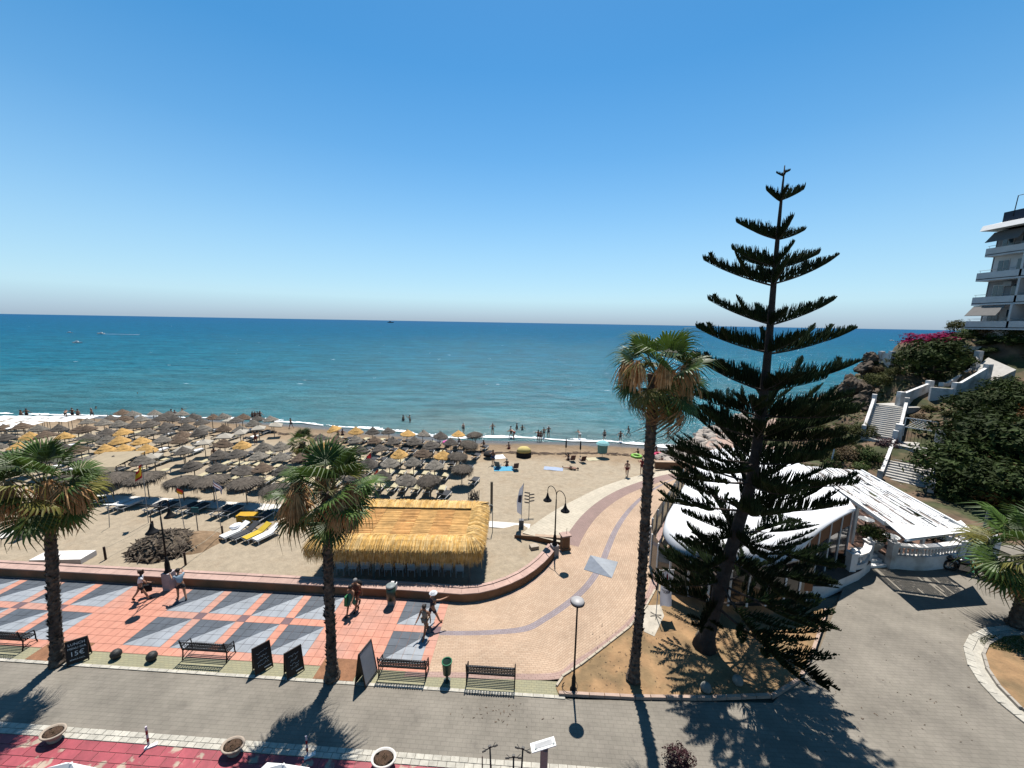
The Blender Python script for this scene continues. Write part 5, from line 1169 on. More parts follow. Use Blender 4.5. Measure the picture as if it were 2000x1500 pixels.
BODY = [('pel', .125), ('sp', .112), ('ch', .128), ('nk', .05), ('hl', .068), ('hm', .092), ('ht', .055)] + [(s + n, r_) for s in 'lr' for n, r_ in (('h', .092), ('k', .058), ('a', .040), ('t', .036), ('s', .062), ('e', .042), ('w', .030), ('n', .036))]
EDG = [('pel', 'sp'), ('sp', 'ch'), ('ch', 'nk'), ('nk', 'hl'), ('hl', 'hm'), ('hm', 'ht')] + [(s + a, s + b) if a not in ('pel', 'ch') else (a, s + b) for s in 'lr' for a, b in (('pel', 'h'), ('h', 'k'), ('k', 'a'), ('a', 't'), ('ch', 's'), ('s', 'e'), ('e', 'w'), ('w', 'n'))]
SKQ = []; SKC = {}
def skin_req(key, verts, edges, radii):
    if key in SKC: return
    me = bpy.data.meshes.new('skel'); me.from_pydata([tuple(v) for v in verts], edges, []); o = bpy.data.objects.new('skel', me); col.objects.link(o)
    md = o.modifiers.new('skin', 'SKIN'); md.use_smooth_shade = True; md.branch_smoothing = .4
    sk = me.skin_vertices[0] if me.skin_vertices else None
    if sk is None:
        import bmesh as _b
        bm = _b.new(); bm.from_mesh(me); bm.verts.layers.skin.verify(); bm.to_mesh(me); bm.free(); sk = me.skin_vertices[0]
    for i, r_ in enumerate(radii): sk.data[i].radius = (r_, r_)
    sk.data[0].use_root = True
    sb = o.modifiers.new('sub', 'SUBSURF'); sb.levels = 1; sb.render_levels = 1
    SKQ.append((key, o)); SKC[key] = None
def skin_flush():
    dg = bpy.context.evaluated_depsgraph_get(); dg.update()
    for key, o in SKQ: SKC[key] = bpy.data.meshes.new_from_object(o.evaluated_get(dg))
    for key, o in SKQ:
        me = o.data; bpy.data.objects.remove(o); bpy.data.meshes.remove(me)
    SKQ.clear()
def sub(J, keys, grow, ext=()):
    names = [k for k in keys]; rad = dict(BODY); vs = [J[k] for k in names]; rs = [rad[k] + grow for k in names]; ed = [(names.index(a), names.index(b)) for a, b in EDG if a in names and b in names]
    for a, b, q, r_ in ext: vs.append(J[a].lerp(J[b], q)); rs.append(r_); ed.append((names.index(a), len(vs) - 1))
    return vs, ed, rs
POSES = {'stand': dict(lt=3, lk=3, rt=-4, rk=2), 'walk': dict(lt=24, lk=6, rt=-18, rk=22, la=(-22, 18, 8), ra=(22, 28, 8), lean=4), 'walk2': dict(lt=-16, lk=26, rt=22, rk=5, la=(24, 20, 10), ra=(-20, 22, 10), lean=3),
 'hips': dict(lt=4, lk=4, rt=-3, rk=2, la=(-12, 60, 38), ra=(-12, 60, 38)), 'bend': dict(lt=10, lk=12, rt=6, rk=10, lean=55, la=(60, 10, 6), ra=(66, 8, 6)), 'sit': dict(lt=78, lk=112, rt=72, rk=104, la=(40, 30, 14), ra=(36, 36, 14), lean=8, sit=.13), 'chair': dict(lt=84, lk=84, rt=80, rk=80, la=(30, 55, 12), ra=(30, 55, 12), lean=-8, sit=.40),
 'point': dict(lt=-18, lk=4, rt=24, rk=4, la=(10, 20, 10), ra=(82, 12, 16), lean=2), 'phone': dict(lt=16, lk=6, rt=-12, rk=12, la=(42, 88, 10), ra=(42, 84, 10), lean=9, hd=25), 'bag': dict(lt=-22, lk=14, rt=22, rk=6, la=(4, 6, 10), ra=(36, 26, 8), lean=8), 'arms': dict(lt=5, lk=4, rt=-5, rk=3, la=(70, 70, 20), ra=(66, 72, 20))}
JJ = {k: fk(**v) for k, v in POSES.items()}
PARTS = {'shirt': (['pel', 'sp', 'ch', 'ls', 'rs'], .022, (('ls', 'le', .62, .066), ('rs', 're', .62, .066))), 'top': (['sp', 'ch'], .016, ()), 'vest': (['pel', 'sp', 'ch', 'ls', 'rs'], .016, ()),
 'shorts': (['pel', 'lh', 'rh'], .018, (('lh', 'lk', .62, .088), ('rh', 'rk', .62, .088), ('pel', 'sp', .25, .13))), 'trunks': (['pel', 'lh', 'rh'], .016, (('lh', 'lk', .34, .096), ('rh', 'rk', .34, .096))), 'briefs': (['pel', 'lh', 'rh'], .012, ()),
 'dress': (['pel', 'sp', 'ch', 'lh', 'rh'], .026, (('lh', 'lk', .9, .10), ('rh', 'rk', .9, .10))), 'trousers': (['pel', 'lh', 'rh', 'lk', 'rk'], .018, (('lk', 'la', .9, .062), ('rk', 'ra', .9, .062))), 'shoe': (['la', 'lt'], .014, ()), 'shoe2': (['ra', 'rt'], .014, ())}
for k, J in JJ.items():
    skin_req((k, 'body'), *sub(J, [n for n, _ in BODY], 0))
    for pn, (keys, g, ext) in PARTS.items(): skin_req((k, pn), *sub(J, keys, g, ext))
skin_flush()
SKIN = [M('skin_%d' % i, c, .6, .08) for i, c in enumerate(((.70, .40, .27), (.56, .29, .18), (.38, .19, .11)))]
DONE = {}
def body_mesh(pose, mat):
    k = (pose, 'b', mat.name)
    if k in DONE: return DONE[k]
    me = SKC[(pose, 'body')].copy(); J = JJ[pose]; m = MB(); m.add([tuple(v.co) for v in me.vertices], [tuple(p.vertices) for p in me.polygons])
    hm = J['hm']; up = (J['ht'] - J['nk']).normalized()
    m.ball(hm + Vector((0, .095, -.012)), .022, 8, 6, sc=(.8, 1.1, 1.3))
    for s in (-1, 1): m.ball(hm + Vector((s * .092, 0, 0)), .026, 8, 6, sc=(.45, .8, 1.25))
    for s, q in (('l', -1), ('r', 1)):                     # fingers and thumb
        n_, d = J[s + 'n'], J[s + 'dir'].normalized(); w_ = (J[s + 'n'] - J[s + 'w']).normalized(); side = Vector((0, 1, 0)) - w_ * w_.y; side = side.normalized() if side.length > .1 else Vector((1, 0, 0))
        for i, l in enumerate((.058, .068, .064, .05)):
            o = n_ + side * (.026 - .0175 * i) + w_ * .018; m.tube([o, o + w_ * l * .55, o + w_ * l * .55 + (w_ * .6 + d * .8).normalized() * l * .5], [.0095, .009, .006], 6)
        o = n_ + side * .028 - w_ * .03; m.tube([o, o + (side + w_ * .5).normalized() * .035, o + (side * .5 + w_).normalized() * .06], [.012, .011, .007], 6)
    o = m.mesh('person', mat, True); DONE[k] = o; return o
def part_mesh(pose, pn, mat):
    k = (pose, pn, mat.name)
    if k not in DONE:
        me = SKC[(pose, pn)].copy(); me.materials.clear(); me.materials.append(mat); me.polygons.foreach_set('use_smooth', [True] * len(me.polygons)); DONE[k] = me
    return DONE[k]
def cm(name, c): return M('cloth_' + name, c, .85, .08)
def hair_mesh(pose, mat, style, hat=None):
    k = (pose, 'hair', mat.name, style)
    if k in DONE: return DONE[k]
    h = JJ[pose]['hm']; m = MB(); m.ball(h + Vector((0, -.022, .028)), .112, 12, 8, sc=(.93, 1.0, .95), jit=.03, seed=3)
    if style == 'long': m.tube([h + Vector((0, -.06, .03)), h + Vector((0, -.10, -.1)), h + Vector((0, -.09, -.24))], [.08, .08, .03], 8)
    if style == 'tail': m.ball(h + Vector((0, -.13, .03)), .05, 8, 6)
    if style == 'curly':
        for i in range(14): a = i * 2.4; m.ball(h + Vector((.085 * math.cos(a), -.03 + .085 * math.sin(a), .02 + .07 * (i % 3 - .6))), .055, 7, 5)
    DONE[k] = m.mesh('hair', mat, True); return DONE[k]
HAIR = {'dark': M('hair_dark', (.02, .013, .01), .6, .2), 'brown': M('hair_brown', (.08, .04, .02), .6, .2), 'grey': M('hair_grey', (.3, .29, .28), .7, .15), 'fair': M('hair_fair', (.33, .22, .1), .6, .15)}
def person(label, p, rz, pose='stand', skin=1, wear=(), hair='dark', style='short', h=1.0, group=None, shoes=None):
    o = obj('person', body_mesh(pose, SKIN[skin]), None, p, rz); o.scale = (h,) * 3; tag(o, label, 'person', group)
    for pn, mat in wear: obj({'top': 'bikini_top', 'shoe2': 'shoe'}.get(pn, pn), part_mesh(pose, pn, mat), o)
    if shoes:
        for pn in ('shoe', 'shoe2'): obj('shoe', part_mesh(pose, pn, shoes), o)
    if hair: obj('hair', hair_mesh(pose, HAIR[hair], style), o)
    return o
def hat(o, pose, mat, brim=.16):
    h = JJ[pose]['hm']; MB().lathe([(brim, .045), (brim * 1.02, .055), (.118, .06), (.11, .13), (.06, .16), (.0, .165)], 18, h).build('hat', mat, o, True)
white_c, navy, black_c = cm('white', (.70, .70, .72)), cm('navy', (.02, .025, .05)), cm('black', (.012, .012, .014))
def gz(x, y, z=.022): p = G(x, y, z); return Vector((p.x, p.y, z))
# promenade walkers
a = person('person in white top and black shorts carrying a black bag past the lamp plinth', gz(278, 1172), PI / 2 + .5, 'bag', 1, ((('shirt'), white_c), ('shorts', black_c)), 'brown', 'curly', .98, shoes=black_c); a.rotation_euler[2] = -1.0
J = JJ['bag']; b = thing('handbag', 'black handbag hanging from the hand of the walker in white', 'bag', a.matrix_basis @ (J['ln'] + Vector((0, 0, -.28))), -1.0)
MB().box((0, 0, 0), (.16, .42, .36), taper=.92).build('bag_body', black_c, b); MB().tube([(0, -.12, .17), (0, -.05, .29), (0, .05, .29), (0, .12, .17)], .012, 6).build('handle', black_c, b)
a = person('person in pale blue shirt and dark shorts walking with a phone held up', gz(356, 1171), .95, 'phone', 1, (('shirt', cm('pale_blue', (.42, .56, .68))), ('shorts', cm('dark_grey', (.03, .03, .036)))), 'dark', 'short', 1.0, shoes=black_c)
a = person('bare-chested person in red-brown trunks on the far side of a pair, sack on back', gz(698, 1188), PI - .25, 'walk', 2, (('trunks', cm('rust', (.22, .05, .03))), ('vest', cm('rust_vest', (.20, .075, .05)))), 'grey', 'short', 1.02, shoes=black_c)
MB().ball((.0, -.2, 1.22), .17, 10, 8, sc=(1, .7, 1.15)).build('backpack', black_c, a, True)
a = person('person in green towel dress walking nearest the middle palm, arm in arm side', gz(688, 1199), PI - .25, 'walk2', 2, (('dress', cm('sea_green', (.03, .20, .14))),), 'dark', 'tail', .96, shoes=black_c)
MB().box((.22, .05, .78), (.18, .3, .5), taper=.8).build('towel', cm('leaf_green', (.05, .26, .09)), a)
a = person('person in white brimmed hat and navy swimwear pointing to the right', gz(845, 1219), -.95, 'point', 1, (('shorts', navy), ('vest', navy)), 'grey', 'short', 1.02, shoes=cm('tan', (.3, .16, .08)))
hat(a, 'point', white_c, .19)
a = person('person in patterned beige swimsuit walking towards the road beside the hatted one', gz(831, 1241), PI - .4, 'walk', 2, (('vest', cm('beige', (.42, .33, .25))), ('briefs', cm('beige', (.42, .33, .25)))), 'dark', 'tail', .98, shoes=cm('tan', (.3, .16, .08)))
# people by the water and on the sand; (x, y foot pixel, pose, swimwear, facing, label)
SW = [('trunks', cm('dark_trunks', (.03, .03, .05))), ('trunks', cm('red_trunks', (.30, .03, .03))), ('briefs', cm('black_swim', (.012, .012, .014))), ('trunks', cm('blue_trunks', (.03, .08, .22))), ('trunks', cm('white_trunks', (.6, .6, .6)))]
BP = [(905, 847, 'stand', 0, 2.9, 'lone dark-trunked person at the wet sand edge, farthest left of those right of the parasols'), (962, 849, 'hips', 2, .2, 'person with hands on hips in the foam, alone between the other shore groups'), (998, 855, 'walk', 0, 1.7, 'taller of two dark figures crossing paths at the water edge'), (1004, 857, 'bend', 1, 1.2, 'stooping figure of two crossing at the water edge'),
 (1051, 863, 'arms', 1, 2.9, 'left one of a reddish pair standing close on wet sand'), (1056, 863, 'stand', 1, 3.3, 'right one of a reddish pair standing close on wet sand'), (1062, 856, 'hips', 2, .3, 'left one of two dark bathers just behind the close pair'), (1071, 855, 'hips', 0, .1, 'right one of two dark bathers just behind the close pair'),
 (1132, 859, 'bend', 4, .4, 'person in white bending over at the water edge'), (1180, 862, 'stand', 0, .1, 'dark figure standing on wet sand, left of a pair spaced apart'), (1211, 864, 'hips', 0, 3, 'dark figure with elbows out on wet sand, right of a pair spaced apart'), (1227, 852, 'walk', 4, 1.5, 'bather stepping through the shallow foam'), (1304, 858, 'hips', 2, 2.2, 'bather at the foam just right of the tall palm trunk'),
 (44, 823, 'stand', 2, 3.0, 'left of two standing close by the white shade cloths'), (54, 820, 'hips', 2, .4, 'right of two standing close by the white shade cloths'), (78, 820, 'sit', 0, .2, 'person crouching by the waves near the white shade cloths'), (129, 819, 'bend', 2, .6, 'leaning left member of a trio on the wet sand'), (143, 819, 'hips', 0, .2, 'middle member of a trio with hands on hips'), (154, 821, 'stand', 2, .2, 'shortest right member of the trio on the wet sand'), (181, 817, 'walk', 0, 1.8, 'person striding out of the waves above the grey parasols'),
 (337, 821, 'stand', 2, 2.6, 'left figure of two huddled at the edge of the packed parasols'), (343, 821, 'hips', 1, .5, 'right figure of two huddled at the edge of the packed parasols'), (494, 823, 'stand', 2, .1, 'first from the left in a line of four bathers'), (499, 823, 'hips', 1, .1, 'second from the left in a line of four bathers'), (504, 823, 'stand', 0, .2, 'third from the left in a line of four bathers'), (509, 823, 'hips', 2, .1, 'last on the right in a line of four bathers'), (569, 837, 'walk', 0, 1.3, 'person walking left to right behind the beach chairs'),
 (660, 850, 'sit', 2, .2, 'left of two seated bathers beyond the golden parasols'), (669, 850, 'sit', 0, .1, 'right of two seated bathers beyond the golden parasols'), (963, 908, 'arms', 3, 2.9, 'person in blue standing beside the white round towel'), (1224, 932, 'walk', 1, 2.7, 'person walking up the sand to the path, left of the tall palm'), (1253, 926, 'arms', 1, 2.6, 'person in red partly behind the tall palm trunk'), (1246, 890, 'sit', 0, .3, 'seated bather next to the lime float'), (994, 877, 'sit', 1, .4, 'sunbather sitting alone near the seaweed line'), (1110, 899, 'sit', 2, .4, 'seated bather by the striped deck chair'), (990, 911, 'sit', 1, .2, 'sunburnt person sitting on the blue towel'), (898, 870, 'sit', 2, .5, 'bather seated at the right end of the row nearest the sea'), (945, 873, 'sit', 0, .5, 'bather sitting just right of the parasol rows'), (1282, 884, 'sit', 2, .4, 'bather sitting right of the tall palm near the red float'), (1293, 905, 'sit', 0, .4, 'bather sitting by the low brown wall'), (420, 905, 'stand', 2, .5, 'person standing under the parasols beside the corridor'), (500, 868, 'arms', 1, .5, 'person among the white beach chairs'), (1562, 872, 'stand', 1, .2, 'person in dark red on the coast path behind the pine'), (1490, 838, 'walk', 4, .6, 'pale dressed person strolling on the coast path')]
for k, (x, y, ps, sw, rz, lb) in enumerate(BP):
    p = S(x, y) if x < 1400 else G(x, y, .03)
    if p.z < SEA + .03 and x < 1400: p = G(x, y, SEA + .02)
    person(lb, p, rz, ps, (k * 7) % 3, (SW[sw],) + ((('top', SW[2][1]),) if k % 3 == 1 else ()) + ((('shirt', cm('red_shirt', (.34, .035, .04))),) if x in (1253, 1562) else ()), ('dark', 'brown', 'dark', 'grey')[k % 4], ('short', 'long', 'tail')[k % 3] if k % 3 != 0 else 'short', random.uniform(.93, 1.04))
for k, (x, y, ps, dz, lb) in enumerate(((788, 822, 'stand', -.7, 'left of two dark bathers wading waist deep'), (801, 824, 'arms', -.55, 'right of two dark bathers wading thigh deep'), (1009, 838, 'stand', -.75, 'left of two bathers out in the water, nearer the sea'), (1020, 839, 'hips', -.95, 'right of two bathers out in the water, chest deep'), (356, 806, 'arms', -.85, 'lone bather waist deep beyond the packed parasols'), (187, 797, 'stand', -1.4, 'lone swimmer with only head and shoulders above water on the left'), (269, 769, 'stand', -1.45, 'lone distant swimmer, a dark dot in the water'), (260, 818, 'sit', 0, 'bather sitting where the waves break, left of centre field'))):
    p = G(x, y, SEA); person(lb, (p.x, p.y, SEA + dz), random.uniform(0, 6), ps, 2, (SW[k % 3],), 'dark')
# towels, floats, beach chairs, tents
def slab(name, label, cat, px, w_, d_, rz, mat, h=.02, jz=.03):
    p = S(*px); m = MB(); n = 6
    vs = [(w_ * (i / n - .5), d_ * (j / n - .5), h + jz * noise.noise((i * .7, j * .7, px[0]))) for j in range(n + 1) for i in range(n + 1)]
    m.add(vs, [(j * (n + 1) + i, j * (n + 1) + i + 1, (j + 1) * (n + 1) + i + 1, (j + 1) * (n + 1) + i) for j in range(n) for i in range(n)])
    return tag(m.build(name, mat, None, True, (p.x, p.y, p.z + .02), rz), label, cat)
slab('beach_towel', 'pale blue towel with a dark sunbather at its end', 'towel', (1081, 916), 2.0, .95, -.2, cm('pale_blue_towel', (.42, .50, .66)))
slab('beach_towel', 'bright blue towel under a seated group near the parasols', 'towel', (984, 916), 2.1, 1.3, .1, cm('azure', (.10, .42, .62)))
slab('beach_towel', 'cream blanket spread beside the teal parasol', 'towel', (1158, 897), 1.5, 1.0, .2, cm('cream_blanket', (.62, .55, .36)))
slab('beach_towel', 'round white beach towel by a standing person', 'towel', (971, 893), 1.7, 1.3, .3, cm('white', (.7, .7, .72)))
sb = person('dark sunbather lying beside the pale blue towel', S(1098, 915) + Vector((0, 0, .16)), 0, 'stand', 2, (SW[2],)); sb.rotation_euler = (PI / 2, 0, 1.3)
for lb, px, c in (('lime green inflatable ring on the sand', (1243, 893), (.30, .62, .08)), ('pink red inflatable ring right of the tall palm', (1287, 890), (.70, .05, .13)), ('bright pink inflatable by the parasols nearest the sea', (874, 866), (.80, .12, .42))):
    p = S(*px); tag(MB().tube([(.5 * math.cos(a), .5 * math.sin(a), .14) for a in np.linspace(0, 2 * PI, 19)], .17, 8).build('inflatable_ring', M('float_%d' % int(px[0]), c, .4, .03), None, True, p), lb, 'float')
def deck_chair(label, px, rz, c, h=1):
    p = S(*px); t = thing('beach_chair', label, 'beach chair', p, rz); cm_ = cm('chair_%d' % int(px[0]), c)
    MB().hexa([(-.27, -.25, .22), (.27, -.25, .22), (.27, .25, .27), (-.27, .25, .27), (-.27, -.25, .25), (.27, -.25, .25), (.27, .25, .3), (-.27, .25, .3)]).build('seat', cm_, t)
    MB().hexa([(-.27, -.5, .85), (.27, -.5, .85), (.27, -.25, .24), (-.27, -.25, .24), (-.27, -.46, .86), (.27, -.46, .86), (.27, -.21, .25), (-.27, -.21, .25)]).build('backrest', cm_, t)
    m = MB(); 
    for s in (-1, 1): m.tube([(s * .29, -.45, 0), (s * .29, .25, .42)], .014, 5); m.tube([(s * .29, .3, 0), (s * .29, -.3, .42)], .014, 5); m.tube([(s * .29, -.35, .46), (s * .29, .25, .44)], .016, 5)
    m.build('frame', M('dull_grey_metal', (.32, .36, .36)), t)
deck_chair('dark red deck chair standing empty by a closed parasol', (1137, 903), .3, (.12, .05, .04)); deck_chair('striped brown deck chair beside a seated bather', (1117, 901), .2, (.22, .11, .09)); deck_chair('grey folding chair at the left of the blue towel group', (973, 914), -.3, (.22, .25, .25)); deck_chair('dark folding chair at the right of the blue towel group', (1006, 917), .3, (.14, .10, .10))
for k, (x, y) in enumerate(((1105, 886), (1133, 890))):
    p = S(x, y); t = thing('closed_parasol', ('closed dark parasol, left of two standing in the sand', 'closed dark parasol, right of two standing in the sand')[k], 'parasol', p); MB().tube([(0, 0, 0), (0, 0, .8)], .02, 6).build('pole', polem, t); MB().lathe([(.02, .7), (.1, .8), (.08, 1.5), (.02, 1.95)], 10).build('canopy', cm('black', (.012, .012, .014)), t)
p = S(1023, 892); t = thing('beach_tent', 'small yellow topped pop-up tent with dark open front', 'tent', p, .1)
MB().lathe([(.85, .62), (.75, .95), (.5, 1.15), (.0, 1.25)], 16, sy=.8).build('tent_top', cm('pale_yellow', (.74, .60, .22)), t, True); MB().lathe([(.88, 0), (.87, .6), (.8, .62)], 16, sy=.8).build('tent_wall', cm('black', (.012, .012, .014)), t)
p = S(1176, 893); t = thing('teal_parasol', 'teal beach parasol with hanging windbreak', 'parasol', p, .1)
MB().lathe([(.78, 1.6), (.6, 1.82), (.3, 1.96), (.0, 2.0)], 12).build('canopy', cm('pale_teal', (.28, .60, .62)), t); MB().tube([(0, 0, 0), (0, 0, 2.0)], .025, 6).build('pole', polem, t); MB().lathe([(.55, .5), (.6, 1.1), (.62, 1.5)], 12, sy=.4).build('windbreak', cm('soft_green', (.25, .50, .44)), t)
p = S(956, 895); tag(MB().lathe([(.7, .35), (.65, .62), (.3, .85), (.0, .9)], 14).build('dark_parasol', cm('black', (.012, .012, .014)), None, True, p), 'black parasol lying open on the sand by the round towel', 'parasol')
p = S(1301, 892); tag(MB().lathe([(.6, .0), (.55, .4), (.3, .6), (.0, .65)], 14).build('dark_tent', cm('black', (.012, .012, .014)), None, True, p), 'low black beach tent right of the red float', 'tent')
# ================================================================== HEADLAND
CTRL = np.array([(24, 26, -.25), (30, 25, -.2), (36, 26, -.1), (28, 31, -.2), (20, 40, -.3), (28, 44, -.3), (33, 43, -.2), (44, 50, -.1), (40, 56, -.4), (52, 62, -.5), (60, 68, -.6), (64, 73, -.8),
 (22, 50, -3), (30, 57, -3), (42, 66, -3), (54, 76, -3), (66, 88, -3), (80, 96, -3), (17, 44, -2.2), (32, 38, .7), (30, 35.5, .4), (35, 39, 1.0), (37.5, 43, 1.2), (38, 34, .3), (36, 32.5, -.1), (42, 38.5, 2.3), (40.8, 41.2, 2.4), (43.2, 43, 3.8), (45.3, 45.3, 5.2), (42, 46, 2.2), (46, 49, 2.6), (49, 52, 3.0),
 (49, 47, 6.6), (52.6, 47, 7.6), (57.3, 47, 9.6), (60, 52, 13.6), (55.4, 57, 10.2), (51.5, 57, 5.6), (50.5, 55.5, 2.2), (53, 52, 8.6), (61.6, 60, 12.6), (57, 62, 6.5), (60, 65, 3.5), (66, 66, 8), (70, 76, 3), (75, 70, 10),
 (45, 34, 3.4), (50, 40, 5.6), (41, 28, 1.2), (48, 28, 3.4), (58, 40, 7.6), (56, 31, 5.5), (66, 42, 11), (70, 28, 8), (90, 40, 15), (64, 52, 14.2), (62, 48, 13.6), (62, 44, 10.6), (61, 40, 9.0), (63.5, 36, 9), (80, 60, 14), (110, 60, 14), (36, 23, -.15), (45, 23.5, .2), (60, 24, 1.5), (90, 24, 3), (110, 90, 2), (120, 40, 16)], float)
HX, HY = (1.0, 1.0)
COAST = [(10, 36), (17, 40.5), (21.5, 47.5), (29.5, 56), (43, 66.5), (53, 70), (64, 76), (76, 88), (95, 108), (130, 130)]
def hillz(X, Y):
    yc = float(np.interp(X, [p[0] for p in COAST], [p[1] for p in COAST]))
    if Y > yc: return max(-3.5, -1.0 - (Y - yc) * 1.2)
    d2 = (CTRL[:, 0] - X) ** 2 + (CTRL[:, 1] - Y) ** 2 + .35; w_ = d2 ** -1.9
    return float((w_ * CTRL[:, 2]).sum() / w_.sum())
hillm = M('rocky_earth', (.20, .13, .08), .95, .3, .8, .9, 3, c2=(.075, .085, .03), c2s=.35, c2lo=.42, c2hi=.55)
def hz2(x, y):
    z = hillz(x, y); z = min(z, 40); return z + (.35 * noise.noise((x * .35, y * .35, 2)) + .18 * noise.noise((x * .9, y * .9, 7))) * min(1, max(0, z) / 2.0)
structure(grid_mesh('headland', list(np.arange(23.5, 125, .8)), list(np.arange(24.3, 112, .8)), hz2, hillm))
lawn = [G(*q) for q in ((1535, 838), (1570, 822), (1635, 818), (1652, 838), (1630, 862), (1590, 872), (1550, 868))]
structure(MB().prism([(p.x, p.y) for p in lawn], -.1, .07).build('lawn', M('lawn_green', (.09, .19, .025), .9, .2, 2, .5, 20)))

# ---- boulders of the breakwater
grey_r = M('pale_boulder', (.50, .43, .37), .9, .2, 1.5, .6, 6, rnd=.22)
RK = [MB().rock(k * 3.7 + 40, 12, 8, (1, .8, .66), .34).mesh('boulder', grey_r) for k in range(5)]
bwm = structure(MB().prism([(17.8, 38.6), (22.5, 40.2), (27, 44.5), (34, 52.5), (44, 63), (40, 66), (29, 56), (21, 47.5), (16.6, 41.5)], -3.2, -1.15).build('breakwater', grey_r))
rr = random.Random(31)
axb = [(17.5, 40.0), (20.5, 43.5), (25, 48.5), (31, 55), (42, 65)]
for _ in range(190):
    u = rr.random() ** 1.2 * 3.99; i = int(u); f = u - i; x = axb[i][0] + (axb[i + 1][0] - axb[i][0]) * f; y = axb[i][1] + (axb[i + 1][1] - axb[i][1]) * f; o = rr.uniform(-1.9, 2.3); x += o * .72; y -= o * .65
    s = rr.uniform(.35, .85); q = obj('boulder', rr.choice(RK), bwm, (x, y, -.75 + rr.uniform(0, .5) + .12 * o), rr.uniform(0, 6)); q.scale = (s, s, s * rr.uniform(.8, 1.1)); q.rotation_euler = (rr.uniform(-.5, .5), rr.uniform(-.5, .5), rr.uniform(0, 6))

# ---- shrubs
def leafcloud(seed, n, ls, lump=.22, hollow=.55, flat=1.0):
    r_ = np.random.default_rng(seed); m = MB()
    for _ in range(n):
        d = r_.normal(size=3); d /= np.linalg.norm(d); d[2] = abs(d[2]) if r_.random() < .75 else d[2] * .5
        q = (hollow + (1 - hollow) * r_.random() ** .5) * (1 + lump * 2 * noise.noise((d[0] * 2.1 + seed, d[1] * 2.1, d[2] * 2.1)))
        c = Vector(d * q); c.z *= flat; a = Vector(r_.normal(size=3)).normalized(); nn = (Vector(d) + Vector(r_.normal(size=3)) * .55).normalized(); u = nn.cross(a).normalized(); v = nn.cross(u); l = ls * r_.uniform(.6, 1.3)
        m.add([c - u * l, c + v * l * .42 + nn * l * .12, c + u * l, c - v * l * .42 + nn * l * .12], [(0, 1, 2, 3)])
    return m
LM = {'dark': M('leaf_dark', (.054, .082, .022), .7, .4, 3, rnd=.35, transl=.18, spec=.08), 'olive': M('leaf_olive', (.115, .12, .035), .7, .35, 3, rnd=.3, transl=.2, spec=.1), 'dry': M('leaf_dry', (.19, .125, .055), .8, .35, 3, rnd=.25, transl=.15), 'magenta': M('leaf_magenta', (.36, .012, .10), .7, .4, 4, transl=.25, spec=.05), 'wine': M('leaf_wine', (.075, .014, .02), .6, .3, 4, rnd=.2, transl=.2), 'bright': M('leaf_bright', (.13, .20, .03), .6, .3, 3, rnd=.2, transl=.3), 'rust': M('leaf_rust', (.22, .10, .025), .8, .3, 3, rnd=.2, transl=.2)}
CL = [leafcloud(k, 1700, .095, .30, .5) for k in range(4)]; CLM = {}
def shrub(label, p, r, kind, hgt=.85, group=None, name='shrub', v=None):
    v = random.randrange(4) if v is None else v
    if (v, kind) not in CLM: CLM[(v, kind)] = CL[v].mesh('shrub', LM[kind])
    o = obj(name, CLM[(v, kind)], None, p, random.uniform(0, 6.28)); o.scale = (r, r * random.uniform(.85, 1.1), r * hgt); return tag(o, label, 'shrub', group)
def at(x, y, Y): return AY(x, y, Y)
rr = random.Random(77)
GRP = {'dark': ('dark green shrub in the dense thicket on the shaded hillside', 'shrubs of the dark hillside thicket'), 'olive': ('olive green shrub growing on the sunlit rocky slope', 'olive shrubs on the rocky slope'), 'dry': ('dry brown shrub growing on the rocky slope', 'dry shrubs on the rocky slope'), 'rust': ('rusty orange tinged shrub at the edge of the dark thicket', 'rusty shrubs of the thicket')}
def on_stairs(x, y): return any(seg_d(x, y, a, b) < w_ for a, b, w_ in (((36.0, 33.2), (42.3, 38.8), 2.5), ((40.5, 40.6), (45.5, 45.4), 2.2), ((42, 38.6), (40.7, 40.8), 2.2), ((45.3, 45.2), (53, 46.3), 1.9), ((53, 46.3), (58, 45.6), 2.6), ((33, 31), (36.5, 33.5), 2.0)))
n = 0
while n < 95:                                              # thicket right of the stairs
    x, y = rr.uniform(37, 64), rr.uniform(26, 45); r = rr.uniform(.9, 1.9)
    if on_stairs(x, y) or x / y > 1.5 or y < 26 + (0 if x > 39 else 4) or x / y < 1.22 or (y > 39.5 and x > 49): continue
    k = 'dark' if rr.random() < .8 else rr.choice(['olive', 'rust']); shrub(GRP[k][0], (x, y, hillz(x, y) + .2), r, k, rr.uniform(.75, 1.1), GRP[k][1]); n += 1
for q, (x, y, Y, r) in enumerate(((1860, 915, 33, 3.0), (1925, 880, 35, 3.4), (1985, 930, 32, 3.4), (1930, 985, 29.5, 2.8), (1990, 830, 39, 3.0), (1905, 820, 40, 2.4), (1990, 1010, 28, 2.4), (1960, 768, 42, 1.6))):
    p = at(x, y, Y); t = thing('broad_tree', 'broad dark tree in the hillside thicket, %s' % ('behind the stair foot', 'above the stair gate to the right', 'at the right edge at stair height', 'behind the pale leaning pole', 'at the right edge high up', 'just right of the lattice panel', 'low at the right edge above the palm', 'under the upper white ramp')[q], 'tree', (p.x, p.y, hillz(p.x, p.y)))
    hh = max(1.0, p.z - hillz(p.x, p.y)); MB().tube([(0, 0, -.3), (.1, 0, hh * .6), (0, .1, hh)], [.2, .14, .06], 7).build('trunk', pine_b, t)
    c = obj('crown', CL[q % 4].mesh('crown', LM['dark']) if (q % 4, 'crown') not in CLM else CLM[(q % 4, 'crown')], t, (0, 0, hh)); CLM[(q % 4, 'crown')] = c.data; c.scale = (r, r, r * .75)
n = 0
